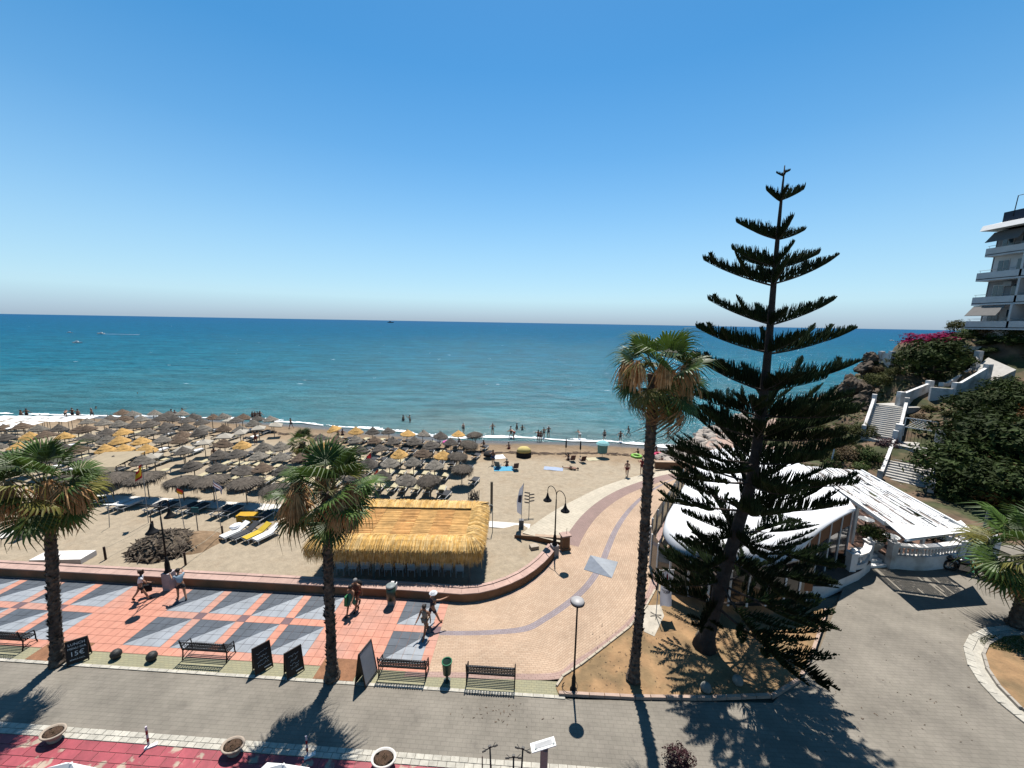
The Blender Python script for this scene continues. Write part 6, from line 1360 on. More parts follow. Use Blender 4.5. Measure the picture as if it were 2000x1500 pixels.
while n < 80:                                              # slope left of and above the stairs
    x, y = rr.uniform(29, 60), rr.uniform(34, 63); z = hillz(x, y)
    if on_stairs(x, y) or z < .35 or y < 33.5 or (x > 56 and y < 50) or (1.0 < x / y < 1.18 and y < 41): continue
    p = Vector((x, y, z)); k = rr.choice(['olive', 'olive', 'dry', 'dark']); shrub(GRP[k][0] if k != 'dark' else 'small dark green shrub growing on the rocky slope', (x, y, z + .05), rr.uniform(.4, 1.0), k, rr.uniform(.6, .9), GRP[k][1] if k != 'dark' else 'small dark shrubs on the slope'); n += 1
n = 0
while n < 26:                                              # garden shrubs on the bank under the hotel
    x, y = rr.uniform(54.5, 64), rr.uniform(46.5, 55); z = hillz(x, y)
    if on_stairs(x, y): continue
    k = rr.choice(['olive', 'bright', 'dark', 'dry']); shrub('low garden shrub on the bank between hotel and white ramp', (x, y, z), rr.uniform(.6, 1.1), k, .6, 'garden shrubs under the hotel'); n += 1
m = MB(); r_ = np.random.default_rng(5)
for _ in range(15000):                                      # low ground cover over the headland
    x, y = r_.uniform(29, 66), r_.uniform(27, 66); z = hillz(x, y)
    if z < .3 or on_stairs(x, y) or noise.noise((x * .3, y * .3, 11)) < -.15: continue
    a = r_.uniform(0, 6.28); l = r_.uniform(.12, .3); u = Vector((math.cos(a), math.sin(a), r_.uniform(-.3, .5))) * l; v = Vector((-math.sin(a), math.cos(a), r_.uniform(.2, .9))) * l * .5; c = Vector((x, y, z + r_.uniform(.0, .35))); m.add([c - u, c + v, c + u, c - v], [(0, 1, 2, 3)], int(r_.integers(0, 3)))
tag(m.build('ground_cover', [LM['olive'], LM['dry'], LM['dark']]), kind='stuff')
p = at(1828, 712, 50); t = thing('broad_tree', 'large dark rounded tree beneath the magenta bougainvillea', 'tree', (p.x, p.y, hillz(p.x, p.y)))
hh = p.z - hillz(p.x, p.y); MB().tube([(0, 0, -.5), (0, 0, max(.6, hh))], [.3, .12], 8).build('trunk', pine_b, t); o = obj('crown', leafcloud(61, 2600, .085, .25, .6).mesh('crown', LM['dark']), t, (0, 0, hh)); o.scale = (4.6, 3.0, 3.2)
p = at(1822, 668, 54); o = shrub('magenta flowering bougainvillea on the headland top', (p.x, p.y, p.z), 3.2, 'magenta', .38); o.scale[0] = 3.9
p = at(1862, 660, 54); shrub('smaller magenta bougainvillea beside the hotel garden wall', (p.x, p.y, p.z), 1.7, 'magenta', .5)
for lb, x, y, Y, r, k in (('bright green shrub below the hotel balcony', 1893, 650, 52, 1.0, 'bright'), ('spiky dark garden shrub at the right below the hotel', 1965, 645, 50, 1.5, 'dark'), ('grey green garden shrub left of the hotel corner', 1868, 640, 54, 1.3, 'olive'), ('dry garden shrub in front of the hotel', 1925, 650, 51, 1.2, 'dry'), ('olive garden shrub at the right end of the hotel terrace', 1992, 655, 47, 1.4, 'olive'), ('bright shrub between the white path wall and hotel', 1942, 662, 50, 1.1, 'bright'), ('low dark shrub under the hotel at the right edge', 1978, 668, 47, 1.2, 'dark'), ('deep wine red shrub under the white stair landing', 1733, 872, 39.6, 1.15, 'wine'), ('green shrub on the cliff edge by the white post', 1715, 745, 53, 1.5, 'olive'), ('rounded green shrub right of the dark headland tree', 1890, 705, 49, 1.5, 'olive')):
    p = at(x, y, Y); shrub(lb, p, r, k, .75)
p = G(1566, 856, .55); o = obj('topiary_ball', leafcloud(90, 2200, .07, .02, .86).mesh('topiary_ball', LM['bright']), None, (p.x, p.y, .8)); o.scale = (.9, .9, .85); tag(o, 'clipped round topiary bush on the small lawn', 'topiary')
for lb, x, y, r, k in (('dark hedge bush at the far side of the lawn', 1540, 822, 1.5, 'dark'), ('dark bush by the rock face behind the lawn', 1648, 832, 1.7, 'dark'), ('dark bush left of the lawn beyond the pine', 1562, 828, 1.3, 'dark'), ('bright green fern mound at the front of the lawn', 1598, 868, .8, 'bright'), ('bright green leafy plant behind the pergola corner', 1680, 925, .7, 'bright'), ('dry pinkish shrub behind the pergola', 1655, 908, 1.2, 'dry'), ('brown heathery bank behind the pergola', 1625, 890, 1.3, 'dry'), ('large dark shrub left of the lower white stairs', 1690, 912, 1.4, 'dark'), ('olive shrub in the bank left of the lower stairs', 1680, 885, 1.4, 'olive')):
    p = G(x, y, .4); shrub(lb, (p.x, p.y, hillz(p.x, p.y) + .3), r, k, .8)
p = G(1622, 912, .3); t = thing('plumeria', 'small yellowish tufted tree with thin white trunk behind the pergola', 'tree', (p.x, p.y, hillz(p.x, p.y))); MB().tube([(0, 0, 0), (.15, 0, 2.0)], .06, 6).build('trunk', white_p, t); c = obj('crown', leafcloud(95, 240, .22).mesh('crown', LM['rust']), t, (.15, 0, 2.2)); c.scale = (.8, .8, .5)

# ---- cliff rocks
dr = M('cliff_rock', (.16, .115, .08), .95, .3, 1.5, .9, 4, rnd=.25, c2=(.09, .075, .06), c2s=1)
CK = [MB().rock(k * 5.3 + 7, 26, 18, (1, .85, .9), .62).mesh('cliff_rock', dr) for k in range(4)]
for k, (x, y, Y, r) in enumerate(((1665, 752, 57, 1.5), (1690, 722, 58, 1.2), (1655, 790, 58, 1.7), (1672, 815, 55, 1.6), (1700, 770, 55, 1.3), (1685, 840, 50, 1.3), (1700, 700, 58, .9), (1660, 770, 60, 1.2), (1640, 850, 47, .8), (1690, 795, 53, 1.4), (1668, 838, 51, 1.0), (1655, 905, 38.5, .7))):
    p = at(x, y, Y); o = obj('cliff_rock', CK[k % 4], None, p, k * 1.3); o.scale = (r, r * .9, r * 1.05); o.rotation_euler = (k * .7 % 1 - .5, k * .9 % 1.2 - .6, k * 1.3); tag(o, 'weathered brown rock ' + ('overhanging the sea on the cliff edge', 'near the top of the cliff edge', 'at the foot of the cliff by the coast path', 'low on the cliff beside the lawn', 'halfway down the cliff face', 'beside the upper white stairs', 'highest on the cliff under the white post', 'jutting out just above the water line', 'at the end of the lawn', 'in the orange earth left of the stairs', 'at the base of the orange bank', 'among the shrubs behind the pergola')[k], 'rock')

# ================================================================== WHITE STAIRS AND WALLS
ws = M('white_render', (.70, .68, .66), .85, .12, 1.5, .15, 15, c2=(.60, .55, .49), c2s=.9, c2lo=.5, c2hi=.68); tread = M('pale_tread', (.60, .57, .52), .85, .12, 3)
def flight(label, a, b, wd, n, par=.75):
    a, b = Vector(a), Vector(b); d = (b - a); dh = Vector((d.x, d.y, 0)); run = dh.length; u = dh.normalized(); s = Vector((u.y, -u.x, 0)); ang = math.atan2(u.y, u.x); t = thing('stairway', label, 'stairs', a, ang)
    me = MB().box((0, 0, -.4), (run / n, wd, .94 + .0)).box((-.02, 0, .085), (run / n + .03, wd, .03), m=1).mesh('step', [ws, tread])
    for k in range(n): obj('step', me, t, (run * (k + .5) / n, 0, d.z * (k + 1) / n - .1))
    for sg in (-1, 1):
        y = sg * (wd / 2 + .14); q = [(-.1, y - .13), (run + .1, y - .13), (run + .1, y + .13), (-.1, y + .13)]
        MB().hexa([(p[0], p[1], zz) for p, zz in zip(q, (-1.2, d.z - 1.4, d.z - 1.4, -1.2))] + [(p[0], p[1], zz) for p, zz in zip(q, (par, d.z + par, d.z + par, par))]).build('parapet', ws, t)
        MB().box((-.1, y, .35), (.4, .4, 1.5)).build('newel', ws, t); MB().box((run + .1, y, d.z + .4), (.42, .42, 1.7)).build('newel', ws, t)
    return t
flight('lower white stairway leading up to the gate with dark opening', (36.7, 34.0, 0), (42.2, 38.6, 2.55), 3.1, 17, .5)
flight('upper white stairway climbing between white parapets', (40.7, 41.1, 2.7), (45.0, 45.0, 5.4), 2.5, 16, .9)
ld = MB().prism([(41.0, 37.6), (43.6, 39.6), (42.4, 42.4), (39.6, 41.8), (39.9, 39.6)], 1.2, 2.55); structure(ld.build('stair_landing', tread))
structure(MB().prism([(44.0, 46.0), (46.0, 43.9), (53.5, 45.0), (53.2, 47.6), (46.5, 46.6)], 3.6, 5.5).build('stair_landing', tread))
t = thing('stair_gate', 'white stair gate with lattice panel above a dark opening', 'gate', (42.6, 38.95, 2.5), math.atan2(4.6, 5.5) - PI / 2)
for s in (-1, 1): MB().box((s * 1.5, 0, .9), (.6, .5, 2.1)).build('pillar', ws, t)
for x in np.linspace(-1.05, 1.05, 9): MB().box((x, 0, 1.0), (.03, .04, 1.5)).build('bar', iron, t)
f = MB()
for z in (1.75, 2.75): f.box((0, 0, z), (2.3, .06, .08))
for x in (-1.15, 1.15): f.box((x, 0, 1.75), (.08, .07, 2.0))
f.build('frame', white_p, t); f = MB()
for k in range(-8, 9):
    for sg in (-1, 1):
        x0, x1 = k * .26, k * .26 + sg * .9; q = [(x0, 0, 1.8), (x1, 0, 2.7)]
        if abs(x0) < 1.12 and abs(x1) < 1.12: f.tube(q, .022, 4)
f.build('lattice', white_p, t)
def wallseg(label, pts, h, th_=.3, low=1.5, cat='wall', posts=True):
    t = thing('garden_wall', label, cat, pts[0])
    for i in range(len(pts) - 1):
        a, b = Vector(pts[i]) - Vector(pts[0]), Vector(pts[i + 1]) - Vector(pts[0]); d = Vector((b.x - a.x, b.y - a.y, 0)).normalized(); s = Vector((-d.y, d.x, 0)) * th_ / 2
        q = [a - s, b - s, b + s, a + s]; zs = [a.z, b.z, b.z, a.z]
        MB().hexa([(p.x, p.y, z - h - low) for p, z in zip(q, zs)] + [(p.x, p.y, z) for p, z in zip(q, zs)]).build('wall_panel', ws, t)
    if posts:
        for p in pts: q = Vector(p) - Vector(pts[0]); MB().box((q.x, q.y, q.z - .7), (.55, .55, 2.0)).build('pier', ws, t)
wallseg('white parapet wall climbing from the upper stairs towards the right', [at(1760, 770, 45.0), at(1816, 748, 46.4)], 1.0)
wallseg('white parapet wall at the front of the landing right of the upper stairs', [at(1818, 756, 44.9), at(1866, 760, 44.2)], .9, posts=False)
wallseg('white parapet wall rising along the ramp to the bend', [at(1868, 752, 44.2), at(1930, 716, 44.6)], 1.0)
wallseg('white parapet on the far side of the ramp', [at(1842, 752, 47.0), at(1905, 715, 47.4), at(1912, 690, 48)], .9)
wallseg('white wall along the top garden path', [at(1880, 675, 49.6), at(1940, 678, 49.2), at(2030, 698, 46)], 1.2, posts=False)
a_, b_, c_, d_ = at(1838, 775, 46.4), at(1880, 772, 44.6), at(1985, 722, 43.6), at(1930, 698, 47.6)
structure(MB().add([tuple(a_), tuple(b_), tuple(c_), tuple(d_), *[(p.x, p.y, p.z - 1.5) for p in (a_, b_, c_, d_)]], [(0, 1, 2, 3), (0, 4, 5, 1), (1, 5, 6, 2), (2, 6, 7, 3), (3, 7, 4, 0)]).build('ramp', tread))
wallseg('short white wall stub on the cliff edge above the sea', [at(1722, 690, 57), at(1742, 690, 55.5)], 1.3, .35)
p = at(1875, 671, 52); t = thing('garden_shed', 'small hut with salmon tiled roof under the bougainvillea', 'shed', (p.x, p.y, p.z)); MB().box((0, 0, -.9), (2.6, 1.6, 1.5)).build('wall', ws, t); MB().box((0, 0, .0), (3.0, 2.0, .3), taper=.9).build('roof', M('salmon_tile', (.55, .26, .17), .85, .15), t)
t = thing('railing', 'thin white garden railing below the hotel', 'railing', at(1945, 668, 49.5)); o_ = t.location.copy(); e_ = at(2010, 680, 46.5) - o_
for k in range(24): q = e_ * (k / 23); MB().tube([(q.x, q.y, q.z - .1), (q.x, q.y, q.z + 1.0)], .02, 4).build('baluster', white_p, t)
MB().tube([(0, 0, 1.0), (e_.x, e_.y, e_.z + 1.0)], .03, 5).build('handrail', white_p, t)

# ================================================================== HOTEL
hx = at(1886, 630, 52).x; HZ = 14.9; FL = 3.08
ht = thing('hotel', 'white terraced hotel with stacked balconies on the headland at the right edge', 'building', (hx, 52, 0))
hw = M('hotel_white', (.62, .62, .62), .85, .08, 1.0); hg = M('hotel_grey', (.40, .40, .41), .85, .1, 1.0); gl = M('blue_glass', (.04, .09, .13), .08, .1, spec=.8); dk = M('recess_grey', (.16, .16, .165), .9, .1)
L_ = 26.0
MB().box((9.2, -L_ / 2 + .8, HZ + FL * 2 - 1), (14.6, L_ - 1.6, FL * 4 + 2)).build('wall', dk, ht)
MB().box((8.6, -L_ / 2, HZ - 2.6), (14.6, L_ - .4, 4.6)).build('base', hw, ht)
for f_ in range(4):
    z = HZ + FL * f_ + (.0); sx = .25 * f_ - (.3 if f_ == 2 else 0)
    MB().box((4.0 + sx, -L_ / 2, z - .1), (8.0, L_, .3)).build('floor_slab', hw, ht)
    MB().box((.09 + sx, -L_ / 2, z + .38), (.18, L_, .85)).build('balcony_parapet', hw, ht); MB().box((2.0 + sx, -.09, z + .38), (3.6, .18, .85)).build('balcony_parapet', hw, ht)
    m = MB(); m.tube([(.05 + sx, -.1, z + 1.08), (.05 + sx, -L_, z + 1.08)], .025, 5)
    for k in range(20): m.tube([(.05 + sx, -.3 - k * 1.3, z + .75), (.05 + sx, -.3 - k * 1.3, z + 1.08)], .018, 4)
    m.build('railing', M('dull_grey_metal', (.32, .36, .36)), ht)
    for k in range(6):
        y0 = -4.4 - k * 4.3
        MB().box((1.0 + sx, y0, z + 1.45), (2.0, .22, 2.8)).build('party_wall', hw, ht)
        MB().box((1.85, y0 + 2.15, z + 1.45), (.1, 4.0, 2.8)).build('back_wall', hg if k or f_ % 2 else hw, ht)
        for q in (.95, 2.85):
            w_ = MB().box((1.76, y0 + q + .2, z + 1.25), (.06, 1.15, 2.15)).build('window', hw, ht); MB().box((1.72, y0 + q + .2 - .28, z + 1.25), (.03, .48, 2.0)).build('pane', gl, w_); MB().box((1.715, y0 + q + .2 + .28, z + 1.25), (.03, .48, 2.0)).build('pane', gl, w_)
        if (k + f_) % 2: MB().box((1.5, y0 + 1.9, z + 2.35), (.4, .8, .55)).build('air_conditioner', M('pale_grey', (.5, .5, .5)), ht)
    if f_ in (0, 3):
        pass
    if f_ in (0, 3):
        MB().add([(.3 + sx, -.3, z + 2.75), (.3 + sx, -3.6, z + 2.75), (-.7 + sx, -3.6, z + 1.5), (-.7 + sx, -.3, z + 1.5), (.3 + sx, -.3, z + 2.7), (.3 + sx, -3.6, z + 2.7), (-.7 + sx, -3.6, z + 1.45), (-.7 + sx, -.3, z + 1.45)], [(0, 1, 2, 3), (7, 6, 5, 4), (0, 3, 7, 4), (1, 5, 6, 2), (2, 6, 7, 3)]).build('awning', M('grey_awning', (.22, .21, .2), .85, .08), ht)
MB().hexa([(-.2, .3, HZ + FL * 4 - .1), (8, .3, HZ + FL * 4 - .1), (8, -L_, HZ + FL * 4 - .1), (-.2, -L_, HZ + FL * 4 - .1), (.1, .3, HZ + FL * 4 + .55), (8, .3, HZ + FL * 4 + 2.4), (8, -L_, HZ + FL * 4 + 2.4), (.1, -L_, HZ + FL * 4 + .55)][::1]).build('roof', M('hotel_roof_white', (.74, .74, .73), .8, .05), ht)
MB().box((5.6, -L_ / 2 - .8, HZ + FL * 4 + .9), (9.4, L_ - .4, 2.0)).build('penthouse', M('slate_blue', (.02, .035, .07), .6, .1), ht)
MB().tube([(.9, -2, HZ + FL * 4 + 1.2), (1.0, -2, HZ + FL * 4 + 3.6), (1.9, -3.2, HZ + FL * 4 + 3.8)], .05, 6).build('mast', iron, ht)

# ================================================================== RESTAURANT
eave = [(17.3, 33.8), (15.2, 30.6), (13.2, 27.6), (11.2, 24.6), (9.6, 22.2), (9.0, 20.6), (9.25, 19.2), (10.4, 18.3), (12.0, 18.1), (13.8, 18.25), (15.5, 18.75)]
ridge = [(22.5, 32.6), (21.2, 30.2), (19.8, 28.0), (18.4, 26.0), (17.2, 24.6), (16.6, 23.8), (16.4, 23.2), (16.6, 22.6), (17.2, 22.2), (18.2, 21.6), (20.6, 21.5)]
E_, R2 = dense(eave, 4), dense(ridge, 4); rt = thing('restaurant', 'beach restaurant with white curved vault roof partly hidden by the tall pine', 'building', (0, 0, 0)); EZ, RZ = 2.35, 3.9
vault = M('vault_white', (.76, .76, .77), .55, .06, 1.0, c2=(.66, .65, .64), c2s=.5, c2lo=.5, c2hi=.7); NQ = 10; vs = []
for a, b in zip(E_, R2):
    for k in range(NQ + 1): q = PI / 2 * k / NQ; vs.append((a[0] + (b[0] - a[0]) * (1 - math.cos(q)) , a[1] + (b[1] - a[1]) * (1 - math.cos(q)), EZ + (RZ - EZ) * math.sin(q) ** .7))
n = len(vs); W_ = NQ + 1; up = [(i * W_ + k, i * W_ + k + 1, (i + 1) * W_ + k + 1, (i + 1) * W_ + k) for i in range(len(E_) - 1) for k in range(NQ)]
MB().add(vs + [(x, y, z - .12) for x, y, z in vs], up + [tuple(n + j for j in reversed(f)) for f in up] + [(i * W_, (i + 1) * W_, n + (i + 1) * W_, n + i * W_) for i in range(len(E_) - 1)] + [((len(E_) - 1) * W_ + k, (len(E_) - 1) * W_ + k + 1, n + (len(E_) - 1) * W_ + k + 1, n + (len(E_) - 1) * W_ + k) for k in range(NQ)]).build('vault_roof', vault, rt, True)
MB().prism([*R2, (21.2, 22.6), (22.0, 25.5), (22.8, 29), (23.0, 32.4)][::-1], RZ - .14, RZ - .005).build('flat_roof', vault, rt)
# end wall under the vault: brown panels over glass, white mullions
a, b = Vector((15.5, 18.75, 0)), Vector((20.6, 21.5, 0)); d = b - a; inn_ = Vector((-d.y, d.x, 0)).normalized() * .12
def prof(u): c = 1 - u; q = math.acos(max(-1, min(1, c))); return EZ + (RZ - EZ) * max(0, math.sin(q)) ** .7
us = [.02, .16, .34, .56, .78, .99]; pan = M('cinnamon_panel', (.30, .125, .05), .8, .1, 2); glz = M('dark_glass', (.02, .025, .028), .08, .05, spec=.7)
for i in range(5):
    p, q = a + d * us[i] + inn_, a + d * us[i + 1] + inn_; z0, z1 = prof(us[i]) - .1, prof(us[i + 1]) - .1; lo0, lo1 = max(1.3, z0 - 1.0), max(1.3, z1 - 1.0)
    th_ = inn_ * .4
    MB().hexa([(v.x, v.y, z) for v, z in ((p, lo0), (q, lo1), (q + th_, lo1), (p + th_, lo0))] + [(v.x, v.y, z) for v, z in ((p, z0), (q, z1), (q + th_, z1), (p + th_, z0))]).build('brown_panel', pan, rt)
    MB().hexa([(v.x, v.y, z) for v, z in ((p, .62), (q, .62), (q + th_, .62), (p + th_, .62))] + [(v.x, v.y, z) for v, z in ((p, lo0 - .02), (q, lo1 - .02), (q + th_, lo1 - .02), (p + th_, lo0 - .02))]).build('glass_pane', glz, rt)
for u in us:
    p = a + d * u + inn_ * .7; MB().box((p.x, p.y, (prof(u) + .5) / 2), (.05, .05, prof(u) - .6), math.atan2(d.y, d.x)).build('mullion', white_p, rt)
flo = offset(E_, -.9, -.9); MB().prism([*offset(E_, .25, .25), (17.2, 19.0), (20.4, 20.4), (21.9, 21.3), (21.9, 22.9), (23.35, 22.9), (23.35, 21.95), (28, 23.0), (30.5, 24.6), (30, 28), (26, 31), (21, 34)], -.2, .58).build('terrace', [M('terrace_white', (.64, .62, .60), .85, .1, 2), M('terracotta_floor', (.20, .11, .075), .85, .15, 2)], rt).data.polygons[0].material_index = 1
gw = offset(E_, -.7, -.7)
for i in range(0, len(gw) - 1, 2):
    p, q = Vector((*gw[i], 0)), Vector((*gw[min(i + 2, len(gw) - 1)], 0)); MB().add([(p.x, p.y, .6), (q.x, q.y, .6), (q.x, q.y, 2.6), (p.x, p.y, 2.6)], [(0, 1, 2, 3)]).build('glass_pane', glz, rt); MB().box((p.x, p.y, 1.55), (.09, .09, 1.95)).build('mullion', white_p, rt)
# ---- pergola: loose white roof slats over beams, solid awning at the front
pq = [G(1676, 986, 3.35), G(1770, 1051, 3.35), G(1883, 1034, 3.35), G(1871, 1000, 3.35), G(1650, 921, 3.35), G(1540, 917, 3.35)]
pg = thing('pergola', 'white slatted pergola roof beside the vaulted restaurant', 'pergola', (0, 0, 0)); slm = M('slat_white', (.76, .75, .74), .7, .05, 2, rnd=.06); sl_shadow = M('slat_shadow_tone', (.50, .44, .40), .85, .3, 3, rnd=.2)
n1, n5, n6, n3 = pq[0], pq[4], pq[5], Vector((pq[3].x, pq[3].y, 3.35))
axis_d = (pq[1] - pq[0]); la_ = axis_d.length; axis_d.normalize(); cross = Vector((-axis_d.y, axis_d.x, 0))
rr = random.Random(8); wide = (n5 - n1).dot(cross) * 1.0; back = (n1 - n6).dot(axis_d)
def pgp(u, v, z): q = n1 + axis_d * u + cross * v; return (q.x, q.y, z)
umin, umax = -max(5.0, abs(back)) - 1.0, la_ * .62; vmax = max(4.0, wide)
nsl = 38
for k in range(nsl):
    v0, v1 = vmax * k / nsl + .015, vmax * (k + 1) / nsl - .015; u = umin
    while u < umax:
        l = rr.uniform(.5, 2.6); u2 = min(umax, u + l)
        if rr.random() > .19: z = 3.42 + rr.uniform(-.01, .02); MB().hexa([pgp(u + .02, v0, z), pgp(u2 - .02, v0, z), pgp(u2 - .02, v1, z), pgp(u + .02, v1, z), pgp(u + .02, v0, z + .03), pgp(u2 - .02, v0, z + .03), pgp(u2 - .02, v1, z + .03), pgp(u + .02, v1, z + .03)]).build('roof_slat', slm if rr.random() > .2 else sl_shadow, pg)
        u = u2
for u in np.linspace(umin + .1, umax - .1, 8): MB().hexa([pgp(u - .05, -.1, 3.24), pgp(u + .05, -.1, 3.24), pgp(u + .05, vmax + .1, 3.24), pgp(u - .05, vmax + .1, 3.24), pgp(u - .05, -.1, 3.4), pgp(u + .05, -.1, 3.4), pgp(u + .05, vmax + .1, 3.4), pgp(u - .05, vmax + .1, 3.4)]).build('beam', white_p, pg)
for v in (-.06, vmax + .06): MB().hexa([pgp(umin, v - .06, 3.3), pgp(umax, v - .06, 3.3), pgp(umax, v + .06, 3.3), pgp(umin, v + .06, 3.3), pgp(umin, v - .06, 3.52), pgp(umax, v - .06, 3.52), pgp(umax, v + .06, 3.52), pgp(umin, v + .06, 3.52)]).build('edge_beam', white_p, pg)
for u in (-.2, umin + .4):
    for v in (.1, vmax - .1): p = pgp(u, v, 0); MB().box((p[0], p[1], 1.9), (.16, .16, 2.7)).build('post', white_p, pg)
pa = [Vector(pgp(umax + .05, -.05, 3.5)), pq[1] + Vector((0, 0, -.05)), pq[2] + Vector((0, 0, -.05)), (pq[2] + pq[3]) / 2, Vector(pgp(umax + .05, vmax + .05, 3.5))]
aw = thing('awning', 'plain white canvas awning stretched out from the front of the pergola', 'awning', (0, 0, 0))
MB().add([tuple(v) for v in pa] + [(v.x, v.y, v.z - .05) for v in pa], [(0, 1, 2, 3, 4), (9, 8, 7, 6, 5)] + [(i, 5 + i, 5 + (i + 1) % 5, (i + 1) % 5) for i in range(5)]).build('canvas', M('white_canvas', (.78, .78, .76)), aw)
MB().tube([pa[1] - Vector((0, 0, .1)), pa[2] - Vector((0, 0, .1))], .07, 8).build('front_bar', white_p, aw)
# ---- balustrades
BAL = MB().lathe([(.05, 0), (.06, .03), (.035, .07), (.06, .2), (.065, .26), (.03, .42), (.03, .46), (.055, .5), (.05, .53)], 8).mesh('baluster', ws)
def balustrade(label, pts, zb, base_h, sp=.23, basez=0):
    t = thing('balustrade', label, 'balustrade', (0, 0, 0)); P = dense(pts, 4) if len(pts) > 2 else pts; th_ = .26
    A, B = offset(P, -th_ / 2, -th_ / 2), offset(P, th_ / 2, th_ / 2); n = len(P)
    def ring(z0, z1, nm, ex=0):
        A_, B_ = offset(P, -th_ / 2 - ex, -th_ / 2 - ex), offset(P, th_ / 2 + ex, th_ / 2 + ex); m = MB()
        for i in range(n - 1): m.hexa([(*A_[i], z0), (*A_[i + 1], z0), (*B_[i + 1], z0), (*B_[i], z0), (*A_[i], z1), (*A_[i + 1], z1), (*B_[i + 1], z1), (*B_[i], z1)])
        m.build(nm, ws, t)
    ring(basez, zb, 'base_wall'); ring(zb + .001, zb + .06, 'bottom_rail', .02); ring(zb + .59, zb + .72, 'handrail', .05)
    L_ = sum(math.dist(P[i], P[i + 1]) for i in range(n - 1)); k = int(L_ / sp)
    for q in resample(P, k + 1)[1:-1]: obj('baluster', BAL, t, (q[0], q[1], zb + .06))
    for p in (P[0], P[-1]):
        m = MB(); m.box((p[0], p[1], (zb + .8 + basez) / 2), (.36, .36, zb + .8 - basez)); m.box((p[0], p[1], zb + .84), (.44, .44, .08)); m.ball((p[0], p[1], zb + .97), .13, 10, 7); m.build('pier', ws, t)
w0, w1, w2 = G(1737, 1108), G(1800, 1112), G(1868, 1104)
balustrade('white curved balustrade on the terrace wall above the parked motorbikes', [(w0.x, w0.y), (w1.x, w1.y), (w2.x, w2.y)], .85, .85)
balustrade('white balustrade left of the restaurant entrance steps', [(19.9, 20.5), (21.0, 20.9), (22.0, 21.75)], .85, .8)
r0, r1 = G(1848, 1058, .6), G(1950, 1100, .3); balustrade('long white balustrade running off to the right behind the pale pole', [(r0.x, r0.y + .6), (r1.x + .3, r1.y + .6)], .8, .8)
e0, e1 = Vector((22.25, 21.9, 0)), Vector((23.05, 22.0, 0)); st_ = thing('entrance_steps', 'white entrance steps between two balustrades', 'steps', (22.62, 21.75, 0), .12)
for k in range(4): MB().box((0, .3 * k, .075 * (k + 1)), (1.32, .30, .15 * (k + 1))).build('step', M('white_step', (.72, .71, .69), .8, .06), st_)
# planter vase, posts, pillar lamp
vp = Vector((23.25, 22.5, .58)); t = thing('vase_planter', 'pale vase with dark bushy plant at the top of the entrance steps', 'planter', vp); MB().lathe([(.14, 0), (.12, .06), (.3, .35), (.36, .55), (.33, .6), (.0, .58)], 16).build('vase', M('cream_vase', (.62, .58, .5), .7, .06), t, True); o = obj('plant', leafcloud(99, 420, .14).mesh('plant', LM['dark']), t, (0, 0, .95)); o.scale = (.6, .6, .6)
p = G(1905, 1102); q = AY(1932, 990, p.y); t = thing('leaning_pole', 'pale leaning flag pole in front of the long balustrade', 'pole', p); v = q - p; MB().tube([(0, 0, 0), v], [.075, .06], 8).build('pole', M('pale_pole2', (.42, .40, .36), .7, .1), t); MB().tube([v + Vector((-.2, 0, 0)), v + Vector((.2, 0, 0))], .03, 6).build('crossbar', polem, t)
mt = [G(*q) for q in ((1872, 1092), (1890, 1086), (1918, 1116), (1900, 1120))]; tag(MB().prism([(p.x, p.y) for p in mt], .005, .02).build('green_mat', M('green_matting', (.03, .17, .085), .95, .15, 6)), 'green mat on the ground at the foot of the pale pole', 'mat')
p = Vector((14.4, 17.9, 0)); t = thing('menu_stand', 'small white capped menu box behind the pine branches', 'sign', (15.4, 18.0, 0)); MB().box((0, 0, .6), (.12, .12, 1.2)).build('post', white_p, t); MB().box((0, 0, 1.35), (.5, .16, .5)).build('box', M('cinnamon_panel', (.30, .125, .05)), t); MB().box((0, 0, 1.65), (.62, .3, .08)).build('cap', white_p, t)
# dining furniture glimpsed under the awning
for k, (x, y) in enumerate(((24.6, 23.0), (26.4, 23.6), (25.0, 25.2), (27.2, 25.6))):
    t = thing('dining_table', ('round terrace table nearest the entrance steps', 'round terrace table behind the curved balustrade', 'round terrace table farther in from the steps', 'round terrace table farther in at the right')[k], 'table', (x, y, .58)); MB().lathe([(.45, .72), (.45, .75), (.0, .755)], 16).build('top', white_p, t); MB().tube([(0, 0, 0), (0, 0, .72)], .04, 8).build('leg', iron, t)
for k, (x, y, r) in enumerate(((24.2, 24.0, .7), (28.2, 24.4, .9), (29.0, 26.0, 1.0))): shrub(('potted dark bush under the awning near the steps', 'dark bush under the right part of the awning', 'dark bush at the inner right corner of the terrace')[k], (x, y, .9), r, 'dark', .9)
for k, (x, y, r) in enumerate(((1650, 1100, .7), (1632, 1112, .8), (1605, 1120, .7))): p = G(x, y); shrub(('dark shrub at the foot of the wall left of the steps', 'dark shrub in the shade below the restaurant end wall', 'dark shrub at the bed edge under the vault corner')[k], (p.x, p.y, .3), r, 'dark', .8)
p = G(1326, 1500); shrub('dark reddish shrub top at the lower edge near the pine shadow', (p.x, p.y, .2), .45, 'wine', 1.0)

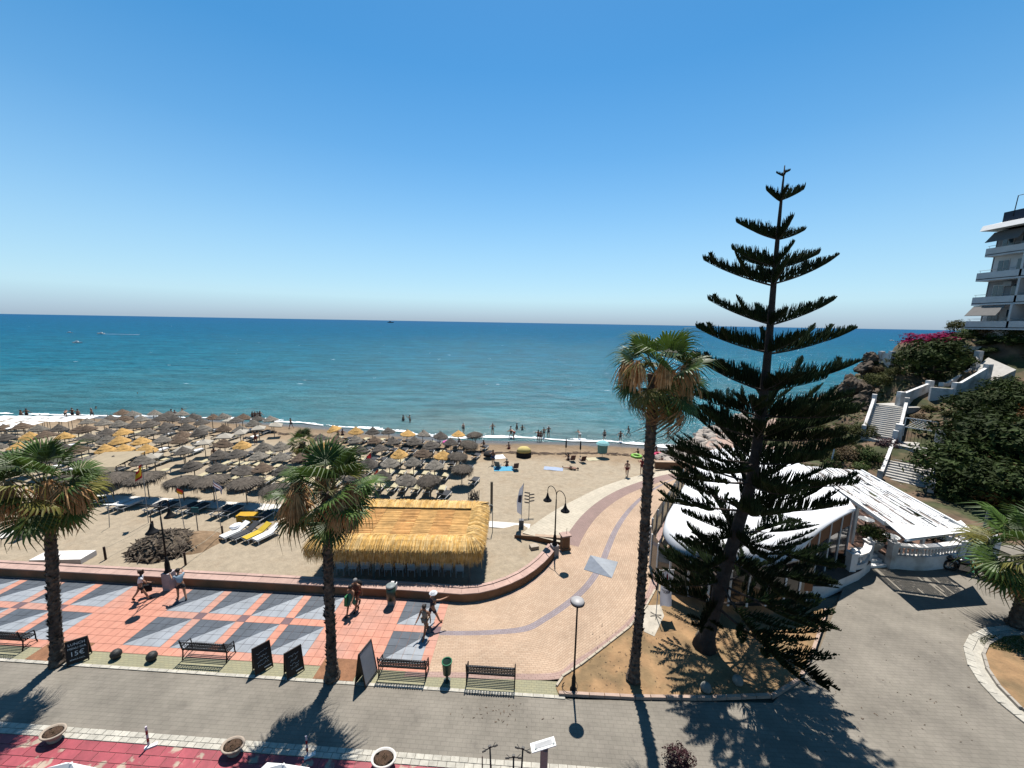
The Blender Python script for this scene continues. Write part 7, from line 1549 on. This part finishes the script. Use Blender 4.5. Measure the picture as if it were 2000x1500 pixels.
# ---- motorbikes in the shade of the awning
def motorbike(label, p, rz):
    t = thing('motorbike', label, 'motorbike', p, rz, 'motorbikes parked in the shade'); bk = M('gloss_black', (.012, .012, .014), .25, .05, spec=.6); ch_ = M('chrome', (.45, .45, .46), .25, .05, metal=.9)
    for x in (-.68, .68):
        wh = MB().tube([(x + .27 * math.cos(a), 0, .3 + .27 * math.sin(a)) for a in np.linspace(0, 2 * PI, 17)], .055, 6).build('wheel', blk, t, True); m = MB()
        for k in range(5): a = k * 2 * PI / 5; m.tube([(x, 0, .3), (x + .25 * math.cos(a), 0, .3 + .25 * math.sin(a))], .014, 4)
        m.build('spokes', ch_, wh)
    MB().tube([(.68, 0, .3), (.5, 0, .75), (.42, 0, .98)], .04, 6).build('fork', ch_, t); MB().ball((.15, 0, .75), .2, 10, 7, sc=(1.5, .75, .75)).build('tank', bk, t, True)
    MB().hexa([(-.75, -.12, .68), (-.05, -.14, .68), (-.05, .14, .68), (-.75, .12, .68), (-.8, -.1, .8), (-.05, -.11, .76), (-.05, .11, .76), (-.8, .1, .8)]).build('seat', blk, t); MB().box((.1, 0, .42), (.5, .3, .34), taper=.85).build('engine', ch_, t)
    MB().tube([(.36, -.36, 1.02), (.44, 0, 1.0), (.36, .36, 1.02)], .018, 6).build('handlebar', blk, t); MB().ball((.62, 0, .86), .1, 10, 7).build('headlight', ch_, t, True); MB().tube([(.1, -.16, .3), (-.4, -.18, .32), (-.8, -.18, .36)], .04, 6).build('exhaust', ch_, t)
for k, (x, y, rz) in enumerate(((1858, 1112, 2.8), (1885, 1121, 2.6))): motorbike(('dark motorbike nearer the curved balustrade', 'dark motorbike nearer the green mat')[k], G(x, y), rz)

# ================================================================== BOATS
hullw = M('boat_white', (.70, .70, .70), .5, .05)
def boat(label, x, y, l, rz=0.0, wake=0):
    p = G(x, y, SEA); t = thing('boat', label, 'boat', (p.x, p.y, SEA), rz); h = l * .12
    pr = [(-.5, .12), (-.1, .16), (.25, .12), (.5, 0)]; n = len(pr); lo = [(l * a, l * b * .6, -.1) for a, b in pr] + [(l * a, -l * b * .6, -.1) for a, b in reversed(pr[:-1])]; hi = [(l * a, l * b, h * (1 + .5 * max(0, a))) for a, b in pr] + [(l * a, -l * b, h * (1 + .5 * max(0, a))) for a, b in reversed(pr[:-1])]
    k = len(lo); MB().add(lo + hi, [tuple(range(k, 2 * k))] + [(i, (i + 1) % k, k + (i + 1) % k, k + i) for i in range(k)]).build('hull', hullw if l < 30 else M('ship_dark', (.08, .08, .09), .6), t)
    MB().box((-.08 * l, 0, h * 1.5), (l * .3, l * .17, h * 1.2), taper=.85).build('cabin', hullw if l < 30 else M('ship_dark', (.08, .08, .09)), t); MB().tube([(-.1 * l, 0, h * 2), (-.1 * l, 0, h * 3.4)], l * .008, 5).build('mast', iron, t)
    if wake: tag(MB().add([(p.x + (l * .4), p.y - .3, SEA + .14), (p.x + wake, p.y - .5, SEA + .14), (p.x + wake, p.y + .6, SEA + .14), (p.x + l * .4, p.y + .5, SEA + .14)], [(0, 1, 2, 3)]).build('boat_wake', foam_mat()), kind='stuff')
boat('small white motor boat moored off the left shore, nearest of the boats', 152, 670, 4.8, .2)
boat('small white boat leaving a pale wake on the left', 197, 652.5, 6.5, PI, 34)
boat('grey ship on the horizon left of centre', 763, 630.4, 42, .1)
boat('white boat far out near the headland', 1742, 666, 7.5, .1)
boat('tiny white dinghy far out at the left', 137, 650, 4.0, .4)
